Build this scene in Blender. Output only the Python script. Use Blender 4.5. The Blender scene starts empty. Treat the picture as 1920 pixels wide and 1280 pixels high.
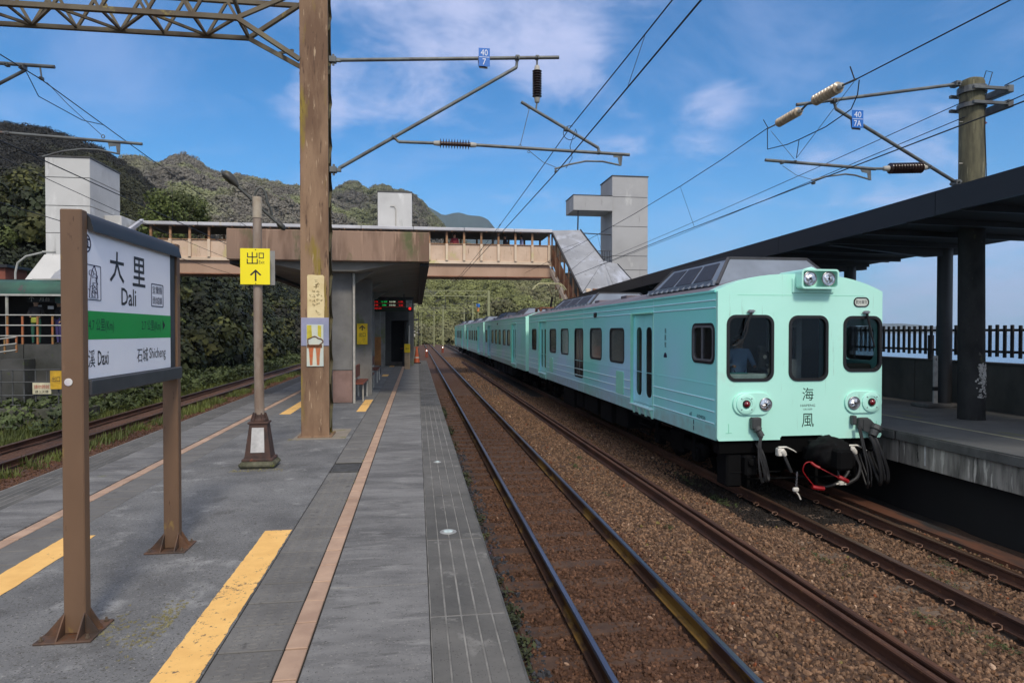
import bpy, math, random
import numpy as np
from mathutils import Vector, Matrix, Euler
from mathutils.geometry import tessellate_polygon

# ------------------------------------------------------------------ camera, world, sun, exposure
SC = bpy.context.scene
COL = SC.collection
EYE = 2.71
YAW, PITCH = math.radians(8.1035), math.radians(0.8708)
FPX = 1250.0
cam_d = bpy.data.cameras.new('camera'); cam = bpy.data.objects.new('camera', cam_d); COL.objects.link(cam)
cam.location = (0, 0, EYE)
cam.rotation_euler = (math.radians(90) - PITCH, 0, -YAW)
cam_d.sensor_width = 36.0; cam_d.lens = FPX / 1920 * 36.0
cam_d.clip_start = 0.05; cam_d.clip_end = 20000
SC.camera = cam

SUN_DIR = Vector((0.14, -1.0, 0.95)).normalized()      # towards the sun: behind the camera, a little to the right
world = bpy.data.worlds.new("World"); SC.world = world; world.use_nodes = True
sun_d = bpy.data.lights.new('sun', 'SUN'); sun_d.energy = 1.5; sun_d.angle = math.radians(10.0); sun_d.color = (1.0, 0.90, 0.76)
sun = bpy.data.objects.new('sun', sun_d); COL.objects.link(sun)
sun.rotation_euler = SUN_DIR.to_track_quat('Z', 'Y').to_euler(); sun.location = (0, -20, 40)
VS = SC.view_settings
SC.display_settings.display_device = 'sRGB'
VS.view_transform = 'Standard'; VS.look = 'None'; VS.gamma = 1.0; VS.use_curve_mapping = False; VS.exposure = 0.75

def ray(px, py):
    """direction of a photograph pixel (1920 wide) in world space"""
    F = Vector((math.sin(YAW)*math.cos(PITCH), math.cos(YAW)*math.cos(PITCH), -math.sin(PITCH)))
    R = Vector((math.cos(YAW), -math.sin(YAW), 0)); U = R.cross(F)
    return F + R*((px-960)/FPX) + U*((640-py)/FPX)

def lin(r, g, b):
    f = lambda c: (c/255/12.92) if c/255 <= 0.04045 else ((c/255+0.055)/1.055)**2.4
    return (f(r), f(g), f(b), 1.0)

def build_world():
    nt = world.node_tree; nt.nodes.clear(); N = nt.nodes.new; L = nt.links.new
    out = N('ShaderNodeOutputWorld'); bg = N('ShaderNodeBackground'); bg.inputs['Strength'].default_value = 0.058
    sky = N('ShaderNodeTexSky'); sky.sky_type = 'NISHITA'; sky.sun_disc = False
    sky.sun_elevation = math.asin(SUN_DIR.z); sky.sun_rotation = math.atan2(SUN_DIR.x, SUN_DIR.y)
    sky.air_density = 1.0; sky.dust_density = 0.6; sky.ozone_density = 2.0; sky.altitude = 0
    tint = N('ShaderNodeMixRGB'); tint.blend_type = 'MULTIPLY'; tint.inputs[0].default_value = 1
    tint.inputs[2].default_value = (0.28, 1.0, 1.50, 1)
    L(sky.outputs[0], tint.inputs[1])
    geo = N('ShaderNodeTexCoord')
    # clouds: fractal noise on a plane high above
    sep = N('ShaderNodeSeparateXYZ'); L(geo.outputs['Generated'], sep.inputs[0])
    def math_(op, a, b=None, c=None, clamp=False):
        n = N('ShaderNodeMath'); n.operation = op; n.use_clamp = clamp
        for i, v in enumerate((a, b, c)):
            if v is None: continue
            if isinstance(v, (int, float)): n.inputs[i].default_value = v
            else: L(v, n.inputs[i])
        return n.outputs[0]
    zz = math_('MAXIMUM', sep.outputs[2], 0.015)
    den = math_('ADD', zz, 0.22)
    cx_ = math_('DIVIDE', sep.outputs[0], den); cy_ = math_('DIVIDE', sep.outputs[1], den)
    cmb = N('ShaderNodeCombineXYZ'); L(cx_, cmb.inputs[0]); L(cy_, cmb.inputs[1]); L(math_('MULTIPLY', zz, 1.2), cmb.inputs[2])
    def noise(scale, detail, rough, dist=0.0, off=0.0):
        m = N('ShaderNodeMapping'); m.inputs['Location'].default_value = (off, off*0.7, off*1.3); L(cmb.outputs[0], m.inputs[0])
        n = N('ShaderNodeTexNoise'); n.inputs['Scale'].default_value = scale; n.inputs['Detail'].default_value = detail
        n.inputs['Roughness'].default_value = rough; n.inputs['Distortion'].default_value = dist; L(m.outputs[0], n.inputs[0]); return n.outputs[0]
    n1 = noise(3.4, 9, 0.60, 0.3, 3.1); n2 = noise(0.9, 3, 0.5, 0.0, 7.7)
    # a heavier bank of cloud where the photograph has one
    def bank(px, py, r0, amp):
        d = ray(px, py).normalized()
        v = N('ShaderNodeVectorMath'); v.operation = 'DISTANCE'; L(geo.outputs['Generated'], v.inputs[0]); v.inputs[1].default_value = d
        mr = N('ShaderNodeMapRange'); mr.interpolation_type = 'SMOOTHERSTEP'
        mr.inputs['From Min'].default_value = r0; mr.inputs['From Max'].default_value = 0.0
        mr.inputs['To Min'].default_value = 0.0; mr.inputs['To Max'].default_value = amp; L(v.outputs['Value'], mr.inputs[0]); return mr.outputs[0]
    s = math_('ADD', math_('MULTIPLY', n1, 0.75), math_('MULTIPLY', n2, 0.25))
    for b in ((740, 80, 0.28, 0.21), (1040, 120, 0.12, 0.20), (590, 205, 0.07, 0.12), (860, 300, 0.12, -0.10), (1320, 215, 0.09, 0.17), (1170, 250, 0.10, 0.14),
              (1750, 500, 0.24, 0.17), (1880, 560, 0.2, 0.12), (1560, 120, 0.3, 0.04), (1600, 60, 0.2, -0.06), (1000, -120, 0.3, 0.2), (300, 120, 0.26, -0.16), (1000, 390, 0.1, 0.08), (1640, 330, 0.15, 0.08)):
        s = math_('ADD', s, bank(*b))
    # unseen cloud added overhead and behind the camera for soft fill light
    for sock, a, b, amp in ((sep.outputs[2], 0.50, 0.85, 0.55), (sep.outputs[1], 0.64, 0.10, 0.55)):
        q = N('ShaderNodeMapRange'); q.interpolation_type = 'SMOOTHSTEP'; L(sock, q.inputs[0]); q.inputs['From Min'].default_value = a; q.inputs['From Max'].default_value = b
        q.inputs['To Min'].default_value = 0; q.inputs['To Max'].default_value = amp; s = math_('ADD', s, q.outputs[0])
    mr = N('ShaderNodeMapRange'); mr.interpolation_type = 'SMOOTHSTEP'; L(s, mr.inputs[0])
    mr.inputs['From Min'].default_value = 0.56; mr.inputs['From Max'].default_value = 0.86
    mr.inputs['To Max'].default_value = 0.78
    thick = N('ShaderNodeMapRange'); thick.interpolation_type = 'SMOOTHSTEP'; L(s, thick.inputs[0]); thick.inputs['From Min'].default_value = 0.84; thick.inputs['From Max'].default_value = 1.1
    cc = N('ShaderNodeMixRGB'); L(thick.outputs[0], cc.inputs[0]); cc.inputs[1].default_value = (6.9, 7.4, 10.4, 1); cc.inputs[2].default_value = (11.0, 10.8, 11.3, 1)
    mix = N('ShaderNodeMixRGB'); L(mr.outputs[0], mix.inputs[0]); L(tint.outputs[0], mix.inputs[1]); L(cc.outputs[0], mix.inputs[2])
    # a thin broken veil of high cloud over the whole sky
    n3 = noise(1.5, 7, 0.62, 0.6, 21.7); vr = N('ShaderNodeMapRange'); vr.interpolation_type = 'SMOOTHSTEP'; L(n3, vr.inputs[0])
    vr.inputs['From Min'].default_value = 0.44; vr.inputs['From Max'].default_value = 0.72; vr.inputs['To Max'].default_value = 0.30
    veil = N('ShaderNodeMixRGB'); L(vr.outputs[0], veil.inputs[0]); L(mix.outputs[0], veil.inputs[1]); veil.inputs[2].default_value = (5.2, 6.4, 10.2, 1); mix = veil
    hz = N('ShaderNodeMapRange'); L(sep.outputs[2], hz.inputs[0]); hz.inputs['From Min'].default_value = 0.0; hz.inputs['From Max'].default_value = 0.30
    hz.inputs['To Min'].default_value = 0.55; hz.inputs['To Max'].default_value = 0.0; hz.interpolation_type = 'SMOOTHSTEP'
    mix2 = N('ShaderNodeMixRGB'); L(hz.outputs[0], mix2.inputs[0]); L(mix.outputs[0], mix2.inputs[1]); mix2.inputs[2].default_value = (2.3, 4.8, 8.6, 1)
    L(mix2.outputs[0], bg.inputs['Color']); L(bg.outputs[0], out.inputs['Surface'])
build_world()

# ------------------------------------------------------------------ materials
MATS = {}
def mat(name, col, rough=0.7, var=0.15, scale=3.0, bump=0.0, bscale=None, metal=0.0, col2=None, stretch=(1, 1, 1),
        spots=None, emit=None, rnd=0.0, spec=0.5, clear=0.0, detail=6, fac=(0.35, 0.65), coord='W', bdist=0.01, extra=None):
    """procedural principled material. col/col2 mixed by noise, optional spots = (colour, scale, threshold, stretch)"""
    if name in MATS: return MATS[name]
    m = bpy.data.materials.new(name); m.use_nodes = True; nt = m.node_tree; N = nt.nodes.new; L = nt.links.new
    p = nt.nodes['Principled BSDF']
    p.inputs['Roughness'].default_value = rough; p.inputs['Metallic'].default_value = metal
    p.inputs['Specular IOR Level'].default_value = spec
    if clear: p.inputs['Coat Weight'].default_value = clear; p.inputs['Coat Roughness'].default_value = 0.12
    if coord == 'W': g = N('ShaderNodeNewGeometry'); src = g.outputs['Position']
    else: g = N('ShaderNodeTexCoord'); src = g.outputs['Object']
    def noise(sc, st=(1, 1, 1), det=detail, ro=0.6, off=0.0):
        mp = N('ShaderNodeMapping'); mp.inputs['Scale'].default_value = st; mp.inputs['Location'].default_value = (off, off, off); L(src, mp.inputs[0])
        n = N('ShaderNodeTexNoise'); n.inputs['Scale'].default_value = sc; n.inputs['Detail'].default_value = det; n.inputs['Roughness'].default_value = ro
        L(mp.outputs[0], n.inputs[0]); return n.outputs[0]
    c2 = col2 if col2 else tuple(c*(1-var*1.6) for c in col[:3]) + (1,)
    c1 = col if col2 else tuple(min(1, c*(1+var)) for c in col[:3]) + (1,)
    nz = noise(scale, stretch)
    mr = N('ShaderNodeMapRange'); L(nz, mr.inputs[0]); mr.inputs['From Min'].default_value = fac[0]; mr.inputs['From Max'].default_value = fac[1]
    mx = N('ShaderNodeMixRGB'); L(mr.outputs[0], mx.inputs[0]); mx.inputs[1].default_value = c1; mx.inputs[2].default_value = c2
    cur = mx.outputs[0]
    for i, sp in enumerate(spots or []):
        sc_, th = sp[1], sp[2]; st = sp[3] if len(sp) > 3 else (1, 1, 1)
        nn = noise(sc_, st, 5, 0.65, 11.3*(i+1)); r2 = N('ShaderNodeMapRange'); L(nn, r2.inputs[0])
        r2.inputs['From Min'].default_value = th; r2.inputs['From Max'].default_value = th+(sp[4] if len(sp) > 4 else 0.06)
        m2 = N('ShaderNodeMixRGB'); L(r2.outputs[0], m2.inputs[0]); L(cur, m2.inputs[1]); m2.inputs[2].default_value = sp[0]; cur = m2.outputs[0]
    if rnd:
        oi = N('ShaderNodeObjectInfo'); r3 = N('ShaderNodeMapRange'); L(oi.outputs['Random'], r3.inputs[0])
        r3.inputs['To Min'].default_value = 1-rnd; r3.inputs['To Max'].default_value = 1+rnd
        vm = N('ShaderNodeVectorMath'); vm.operation = 'SCALE'; L(cur, vm.inputs[0]); L(r3.outputs[0], vm.inputs['Scale']); cur = vm.outputs[0]
    L(cur, p.inputs['Base Color'])
    if bump:
        b = N('ShaderNodeBump'); b.inputs['Strength'].default_value = bump; b.inputs['Distance'].default_value = bdist
        L(noise(bscale or scale*6, stretch, 8, 0.7, 5.0), b.inputs['Height']); L(b.outputs[0], p.inputs['Normal'])
    if emit: p.inputs['Emission Color'].default_value = emit[0]; p.inputs['Emission Strength'].default_value = emit[1]
    if extra: extra(m, p, N, L, cur)
    MATS[name] = m; return m

# ------------------------------------------------------------------ mesh building
class MB:
    def __init__(s): s.v = []; s.f = []; s.m = []; s.mi = 0
    def add(s, vs, fs):
        o = len(s.v); s.v += [tuple(v) for v in vs]; s.f += [tuple(i+o for i in f) for f in fs]; s.m += [s.mi]*len(fs); return s
    def box(s, x0, x1, y0, y1, z0, z1):
        return s.add([(x0,y0,z0),(x1,y0,z0),(x1,y1,z0),(x0,y1,z0),(x0,y0,z1),(x1,y0,z1),(x1,y1,z1),(x0,y1,z1)],
                     [(0,3,2,1),(4,5,6,7),(0,1,5,4),(1,2,6,5),(2,3,7,6),(3,0,4,7)])
    def bbox(s, x0, x1, y0, y1, z0, z1, b=0.01):
        """box with chamfered edges"""
        X=(x0,x1); Y=(y0,y1); Z=(z0,z1); vs=[]; idx={}
        for i in (0,1):
            for j in (0,1):
                for k in (0,1):
                    sx = 1 if i==0 else -1; sy = 1 if j==0 else -1; sz = 1 if k==0 else -1
                    for ax in range(3):
                        p=[X[i]+sx*b, Y[j]+sy*b, Z[k]+sz*b]; p[ax]=(X[i],Y[j],Z[k])[ax]; idx[(i,j,k,ax)]=len(vs); vs.append(p)
        fs=[]; c=lambda i,j,k,a: idx[(i,j,k,a)]
        fs+= [(c(0,0,0,0),c(0,0,1,0),c(0,1,1,0),c(0,1,0,0)),(c(1,0,0,0),c(1,1,0,0),c(1,1,1,0),c(1,0,1,0)),
              (c(0,0,0,1),c(1,0,0,1),c(1,0,1,1),c(0,0,1,1)),(c(0,1,0,1),c(0,1,1,1),c(1,1,1,1),c(1,1,0,1)),
              (c(0,0,0,2),c(0,1,0,2),c(1,1,0,2),c(1,0,0,2)),(c(0,0,1,2),c(1,0,1,2),c(1,1,1,2),c(0,1,1,2))]
        for j in (0,1):
            for k in (0,1): fs.append((c(0,j,k,1),c(0,j,k,2),c(1,j,k,2),c(1,j,k,1)))
        for i in (0,1):
            for k in (0,1): fs.append((c(i,0,k,0),c(i,0,k,2),c(i,1,k,2),c(i,1,k,0)))
        for i in (0,1):
            for j in (0,1): fs.append((c(i,j,0,0),c(i,j,0,1),c(i,j,1,1),c(i,j,1,0)))
        for i in (0,1):
            for j in (0,1):
                for k in (0,1): fs.append((c(i,j,k,0),c(i,j,k,1),c(i,j,k,2)))
        return s.add(vs, fs)
    def beam(s, p, q, w, h=None, up=(0,0,1)):
        p=Vector(p); q=Vector(q); h=h or w; d=(q-p).normalized(); u=Vector(up)
        if abs(d.dot(u))>0.98: u=Vector((0,1,0))
        a=d.cross(u).normalized()*(w/2); b=a.cross(d).normalized()*(h/2)
        vs=[p-a-b,p+a-b,p+a+b,p-a+b,q-a-b,q+a-b,q+a+b,q-a+b]
        return s.add(vs,[(0,3,2,1),(4,5,6,7),(0,1,5,4),(1,2,6,5),(2,3,7,6),(3,0,4,7)])
    def tube(s, pts, r, n=8, caps=True):
        pts=[Vector(p) for p in pts]; rr = r if isinstance(r,(list,tuple)) else [r]*len(pts)
        d0=(pts[1]-pts[0]).normalized(); u=Vector((0,0,1)) if abs(d0.z)<0.95 else Vector((0,1,0)); a=d0.cross(u).normalized(); vs=[]; fs=[]
        for i,p in enumerate(pts):
            d=(pts[min(i+1,len(pts)-1)]-pts[max(i-1,0)]).normalized(); a=(a-d*a.dot(d)).normalized(); b=d.cross(a)
            for k in range(n):
                t=2*math.pi*k/n; vs.append(p+(a*math.cos(t)+b*math.sin(t))*rr[i])
        for i in range(len(pts)-1):
            for k in range(n): fs.append((i*n+k,(i+1)*n+k,(i+1)*n+(k+1)%n,i*n+(k+1)%n))
        if caps: fs.append(tuple(range(n))); fs.append(tuple((len(pts)-1)*n+k for k in reversed(range(n))))
        return s.add(vs,fs)
    def lathe(s, p, q, prof, n=16):
        """prof: list of (t along p->q in metres, radius)"""
        p=Vector(p); d=(Vector(q)-p).normalized(); u=Vector((0,0,1)) if abs(d.z)<0.95 else Vector((0,1,0)); a=d.cross(u).normalized(); b=d.cross(a); vs=[]; fs=[]
        for t,r in prof:
            for k in range(n):
                w=2*math.pi*k/n; vs.append(p+d*t+(a*math.cos(w)+b*math.sin(w))*r)
        for i in range(len(prof)-1):
            for k in range(n): fs.append((i*n+k,(i+1)*n+k,(i+1)*n+(k+1)%n,i*n+(k+1)%n))
        fs.append(tuple(range(n))); fs.append(tuple((len(prof)-1)*n+k for k in reversed(range(n))))
        return s.add(vs,fs)
    def prism(s, poly, axis, a, b):
        """extrude a 2D polygon along an axis: 'x' poly=(y,z), 'y' poly=(x,z), 'z' poly=(x,y)"""
        def P(u,v,t): return {'x':(t,u,v),'y':(u,t,v),'z':(u,v,t)}[axis]
        n=len(poly); vs=[P(u,v,a) for u,v in poly]+[P(u,v,b) for u,v in poly]
        fs=[tuple(range(n)),tuple(reversed(range(n,2*n)))]+[(i,(i+1)%n,(i+1)%n+n,i+n) for i in range(n)]
        return s.add(vs,fs)
    def plate(s, outer, holes, axis, a, b):
        """thick plate with holes (all loops 2D)"""
        def P(u,v,t): return {'x':(t,u,v),'y':(u,t,v),'z':(u,v,t)}[axis]
        loops=[outer]+list(holes); flat=[p for l in loops for p in l]
        tris=tessellate_polygon([[Vector((p[0],p[1],0)) for p in l] for l in loops]); n=len(flat)
        s.add([P(u,v,a) for u,v in flat],[tuple(t) for t in tris]); s.add([P(u,v,b) for u,v in flat],[tuple(t) for t in tris])
        o=0
        for l in loops:
            m=len(l); vs=[P(u,v,a) for u,v in l]+[P(u,v,b) for u,v in l]
            s.add(vs,[(i,(i+1)%m,(i+1)%m+m,i+m) for i in range(m)]); o+=m
        return s
    def build(s, name, m, parent=None, smooth=False, label=None, cat=None, group=None, kind=None, recalc=True, base=None, bevel=0):
        me=bpy.data.meshes.new(name)
        vs=np.array(s.v,float)
        o=bpy.data.objects.new(name, me)
        if parent is None:
            if base is None: base=((vs[:,0].min()+vs[:,0].max())/2,(vs[:,1].min()+vs[:,1].max())/2,vs[:,2].min())
            vs=vs-np.array(base); o.location=base
        me.from_pydata(vs.tolist(),[],s.f)
        for mm in (m if isinstance(m,(list,tuple)) else [m]): me.materials.append(mm)
        if max(s.m,default=0)>0: me.polygons.foreach_set('material_index', s.m)
        if recalc:
            import bmesh
            bm=bmesh.new(); bm.from_mesh(me); bmesh.ops.recalc_face_normals(bm,faces=bm.faces); bm.to_mesh(me); bm.free()
        if smooth:
            me.polygons.foreach_set('use_smooth',[True]*len(me.polygons))
            try: me.set_sharp_from_angle(angle=math.radians(38))
            except Exception: pass
        me.update(); COL.objects.link(o)
        if bevel:
            bv=o.modifiers.new('bevel','BEVEL'); bv.width=bevel; bv.segments=2; bv.limit_method='ANGLE'
        if parent is not None: adopt(o,parent)
        tag(o,label,cat,group,kind); return o

def adopt(o, parent):
    """parent an object authored in world coordinates"""
    o.parent=parent; T=parent.location.copy() if parent.parent is None else Vector((0,0,0))
    q=parent
    if q.parent is not None: T=Vector((0,0,0))
    o.matrix_parent_inverse=Matrix.Translation(-T)

def tag(o,label=None,cat=None,group=None,kind=None):
    if label: o['label']=label
    if cat: o['category']=cat
    if group: o['group']=group
    if kind: o['kind']=kind
    return o

def thing(name,label,cat,loc,group=None,kind=None):
    o=bpy.data.objects.new(name,None); o.empty_display_size=0.3; o.location=loc; COL.objects.link(o); return tag(o,label,cat,group,kind)

def piece(name, me, loc, parent, label=None):
    """a piece sharing mesh data, authored about its own origin, placed at world loc under parent"""
    o=bpy.data.objects.new(name,me); o.location=loc; COL.objects.link(o); adopt(o,parent)
    if label: o['label']=label
    return o

KIDS={}
def copy_tree(o, delta, label=None, group=None, parent=None):
    c=o.copy(); COL.objects.link(c)
    if parent is None:
        c.location=Vector(o.location)+Vector(delta)
        if label: c['label']=label
        if group: c['group']=group
    else: c.parent=parent
    for ch in list(o.children): copy_tree(ch,delta,parent=c)
    return c

def rrect(cx,cy,w,h,r,n=4):
    pts=[]
    for (sx,sy,a0) in ((1,1,0),(-1,1,90),(-1,-1,180),(1,-1,270)):
        for i in range(n+1):
            t=math.radians(a0+90*i/n); pts.append((cx+sx*(w/2-r)+r*math.cos(t), cy+sy*(h/2-r)+r*math.sin(t)))
    return pts
def circ(cx,cy,r,n=20): return [(cx+r*math.cos(2*math.pi*i/n),cy+r*math.sin(2*math.pi*i/n)) for i in range(n)]

# lettering: text turned into mesh once
TEXTS={}
def prepare_texts(strings):
    objs=[]
    for t in strings:
        cu=bpy.data.curves.new('lettering','FONT'); cu.body=t; cu.resolution_u=2; cu.offset=.010 if t in ('大','里','Dali','Daxi') else 0.0; o=bpy.data.objects.new('lettering',cu); COL.objects.link(o); objs.append((t,o))
    bpy.context.view_layer.update(); dg=bpy.context.evaluated_depsgraph_get()
    for t,o in objs:
        m=bpy.data.meshes.new_from_object(o.evaluated_get(dg)); v=np.array([x.co[:2] for x in m.vertices]) if len(m.vertices) else np.zeros((1,2))
        v=v-v.min(0); TEXTS[t]=(v,[tuple(p.vertices) for p in m.polygons]); bpy.data.meshes.remove(m)
    for t,o in objs: cu=o.data; bpy.data.objects.remove(o); bpy.data.curves.remove(cu)
def lettering(t, c, ux, uy, w, h, m, parent, name='lettering'):
    """text t centred on c, running along ux, up uy, fitted to w x h, 1 mm thick relief sheet"""
    v,fs=TEXTS[t]; s=v.max(0); ux=Vector(ux); uy=Vector(uy); c=Vector(c)
    if h is None: h=w*s[1]/s[0]
    if w is None: w=h*s[0]/s[1]
    vs=[c+ux*((a/s[0]-0.5)*w)+uy*((b/s[1]-0.5)*h) for a,b in v]
    mb=MB(); mb.add(vs,fs); return mb.build(name,m,parent,recalc=False)

# scatter: instances on a point cloud mesh
def scatter(name, pts, sc, rot, idx, protos, label, cat, mat_=None):
    key=name+'_set'; coll=bpy.data.collections.new(key)
    for i,me in enumerate(protos):
        o=bpy.data.objects.new(f'{name}_{i:02d}',me); coll.objects.link(o)
    me=bpy.data.meshes.new(name); pts=np.asarray(pts,float); base=np.array([pts[:,0].mean(),pts[:,1].mean(),pts[:,2].min()])
    me.from_pydata((pts-base).tolist(),[],[])
    a=me.attributes.new('sc','FLOAT_VECTOR','POINT'); s3=np.asarray(sc,float); s3=np.repeat(s3[:,None],3,1) if s3.ndim==1 else s3; a.data.foreach_set('vector',s3.ravel())
    a=me.attributes.new('rt','FLOAT_VECTOR','POINT'); a.data.foreach_set('vector',np.asarray(rot,float).ravel())
    a=me.attributes.new('ix','INT','POINT'); a.data.foreach_set('value',np.asarray(idx,int).ravel())
    o=bpy.data.objects.new(name,me); o.location=base; COL.objects.link(o); tag(o,label,cat,None,'stuff')
    ng=bpy.data.node_groups.new(name+'_nodes','GeometryNodeTree'); ng.interface.new_socket('Geometry',in_out='INPUT',socket_type='NodeSocketGeometry'); ng.interface.new_socket('Geometry',in_out='OUTPUT',socket_type='NodeSocketGeometry')
    N=ng.nodes.new; L=ng.links.new; gi=N('NodeGroupInput'); go=N('NodeGroupOutput'); ip=N('GeometryNodeInstanceOnPoints'); ci=N('GeometryNodeCollectionInfo')
    ci.inputs['Collection'].default_value=coll; ci.inputs['Separate Children'].default_value=True; ci.inputs['Reset Children'].default_value=True
    def na(n,t):
        x=N('GeometryNodeInputNamedAttribute'); x.data_type=t; x.inputs['Name'].default_value=n; return x.outputs['Attribute']
    L(gi.outputs[0],ip.inputs['Points']); L(ci.outputs[0],ip.inputs['Instance']); ip.inputs['Pick Instance'].default_value=True
    L(na('ix','INT'),ip.inputs['Instance Index'])
    e=N('FunctionNodeEulerToRotation'); L(na('rt','FLOAT_VECTOR'),e.inputs[0]); L(e.outputs[0],ip.inputs['Rotation']); L(na('sc','FLOAT_VECTOR'),ip.inputs['Scale'])
    L(ip.outputs[0],go.inputs[0]); md=o.modifiers.new('scatter','NODES'); md.node_group=ng; return o
RNG=np.random.default_rng(7); random.seed(7)
# ------------------------------------------------------------------ material library
G=lin
MOSS=G(104,104,44)
M_conc=mat('platform concrete',G(116,116,115),.9,col2=G(88,88,88),scale=1.7,bump=.35,bscale=60,bdist=.004,spots=[(G(140,140,138),3.0,.56,(1,1,1),.14),(G(74,73,71),2.2,.60,(1,1,1),.16),(G(74,72,66),34,.56,(1,1,1),.10),(G(150,147,140),55,.60,(1,1,1),.08),(G(50,48,45),90,.58,(1,1,1),.05)])
M_broom=mat('broomed concrete',G(120,119,117),.9,col2=G(90,89,88),scale=1.5,stretch=(.8,2.3,1),bump=.5,bscale=26,bdist=.004,fac=(.38,.62),spots=[(G(134,133,130),2.4,.56,(.9,2.6,1),.16),(G(74,73,71),3.6,.58,(.8,2.8,1),.16),(G(142,139,133),60,.60,(1,1,1),.08),(G(60,58,55),75,.60,(1,1,1),.06),(G(112,118,60),.7,.66,(1,1,1),.06)])
M_gtile=mat('grey paver',G(110,108,104),.85,col2=G(94,92,89),scale=2.5,bump=.2,bscale=80,bdist=.002,rnd=.05,spots=[(G(80,78,75),9,.63),(G(72,70,66),70,.6)])
M_ttile=mat('tan paver',G(178,149,126),.8,col2=G(156,128,108),scale=4,bump=.2,bscale=90,bdist=.002,rnd=.07,spots=[(G(112,88,70),14,.66)])
M_etile=mat('edge paver',G(98,96,92),.9,col2=G(76,75,72),scale=2.2,bump=.3,bscale=60,bdist=.003,rnd=.06,spots=[(G(122,120,115),3.5,.6,(1,1,1),.1),(G(60,58,55),70,.6,(1,1,1),.06)])
M_mortar=mat('mortar',G(124,122,117),.9,var=.25,scale=5)
M_joint=mat('dark joint',G(40,37,30),.95,var=.3,scale=8)
def yel(m,p,N,L,cur):
    g=N('ShaderNodeNewGeometry'); n=N('ShaderNodeTexNoise'); n.inputs['Scale'].default_value=26; n.inputs['Detail'].default_value=12; n.inputs['Roughness'].default_value=.75; L(g.outputs['Position'],n.inputs[0])
    n2=N('ShaderNodeTexNoise'); n2.inputs['Scale'].default_value=1.3; L(g.outputs['Position'],n2.inputs[0])
    a=N('ShaderNodeMath'); a.operation='MULTIPLY_ADD'; L(n2.outputs[0],a.inputs[0]); a.inputs[1].default_value=.35; L(n.outputs[0],a.inputs[2])
    r=N('ShaderNodeMapRange'); L(a.outputs[0],r.inputs[0]); r.inputs['From Min'].default_value=.775; r.inputs['From Max'].default_value=.81
    mx=N('ShaderNodeMixRGB'); L(r.outputs[0],mx.inputs[0]); L(cur,mx.inputs[1]); mx.inputs[2].default_value=G(120,100,76); L(mx.outputs[0],p.inputs['Base Color'])
M_yel=mat('yellow road paint',G(238,190,112),.75,col2=G(226,176,100),scale=6,bump=.35,bscale=60,bdist=.003,extra=yel)
M_ball=mat('ballast soil',G(92,72,56),.95,col2=G(62,44,32),scale=9,bump=.9,bscale=45,bdist=.02,spots=[(G(120,100,84),30,.6),(G(44,30,22),14,.62)])
M_dirt=mat('fouled ballast soil',G(74,50,36),.95,col2=G(50,31,20),scale=7,bump=.9,bscale=50,bdist=.02,spots=[(G(98,72,54),32,.62),(G(34,22,15),12,.63)])
M_red=mat('rust red ballast soil',G(98,66,48),.95,col2=G(66,42,30),scale=8,bump=.9,bscale=40,bdist=.02,spots=[(G(122,90,68),26,.6)])
M_rusty=mat('rusty rail steel',G(84,52,34),.8,col2=G(52,29,18),scale=6,stretch=(1,.25,1),bump=.3,bscale=60,bdist=.002,spots=[(G(104,70,42),12,.62)])
M_railweb=mat('brown rail web',G(76,46,20),.8,col2=G(52,29,12),scale=5,stretch=(1,.3,1),spots=[(G(118,88,26),3,.51,(1,.4,1),.1),(G(122,56,22),20,.66)])
M_railtop=mat('polished rail head',G(132,134,146),.36,col2=G(104,100,108),metal=1.0,scale=3,stretch=(1,.1,1))
M_railtop2=mat('dull brown rail head',G(128,100,82),.4,col2=G(92,66,50),metal=.6,scale=3,stretch=(1,.1,1))
M_sleeper=mat('dirty sleeper',G(84,62,48),.9,col2=G(60,42,32),scale=5,bump=.3)
M_csleeper=mat('concrete sleeper',G(112,96,82),.9,col2=G(82,66,54),scale=5,bump=.3)
M_ground=mat('earth ground',G(86,78,58),.95,col2=G(60,58,38),scale=.4,bump=.5,bscale=6,bdist=.05)
M_grass=mat('grass blades',G(96,104,46),.7,col2=G(66,76,30),scale=.8,rnd=.35)
M_weed=mat('weed leaves',G(72,84,40),.7,col2=G(46,58,26),scale=.8,rnd=.4)
M_sea=mat('sea water',G(92,122,150),.18,col2=G(84,112,138),scale=.02,bump=.25,bscale=.25,bdist=.4)
M_stainw=mat('stained platform wall',G(146,142,134),.9,col2=G(78,76,71),scale=2.2,stretch=(1,2.2,.35),bump=.5,bscale=20,fac=(.4,.62),spots=[(G(190,186,176),3.5,.58,(1,2.6,.3),.07),(G(30,30,28),5,.62,(1,2,.5),.08)])
M_dark=mat('dark painted steel',G(38,38,40),.5,var=.2,scale=2,spots=[(G(56,56,56),8,.66)])
M_black=mat('black iron',G(20,20,21),.6,var=.2,scale=4)
M_canopy=mat('black roof fascia',G(28,29,34),.5,col2=G(20,21,24),scale=.6,stretch=(1,.3,1))
M_under=mat('canopy underside and platform shade',G(18,18,19),.8,var=.2,scale=1)
M_wall=mat('dark weathered wall',G(86,82,76),.9,col2=G(60,58,54),scale=1.2,stretch=(1,1,.6),bump=.3,bscale=12,spots=[(G(84,82,78),7,.68)])
M_pole=mat('weathered concrete pole',G(106,102,78),.9,col2=G(70,68,54),scale=3,stretch=(3,3,.5),bump=.3,bscale=30,bdist=.004,spots=[(G(124,120,96),6,.6,(3,3,.3)),(G(44,44,40),9,.66)])
M_pole_low=mat('peeling pole base',G(62,62,60),.9,col2=G(46,46,46),scale=3,stretch=(1,1,.5),bump=.3,bscale=30,bdist=.004)
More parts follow.
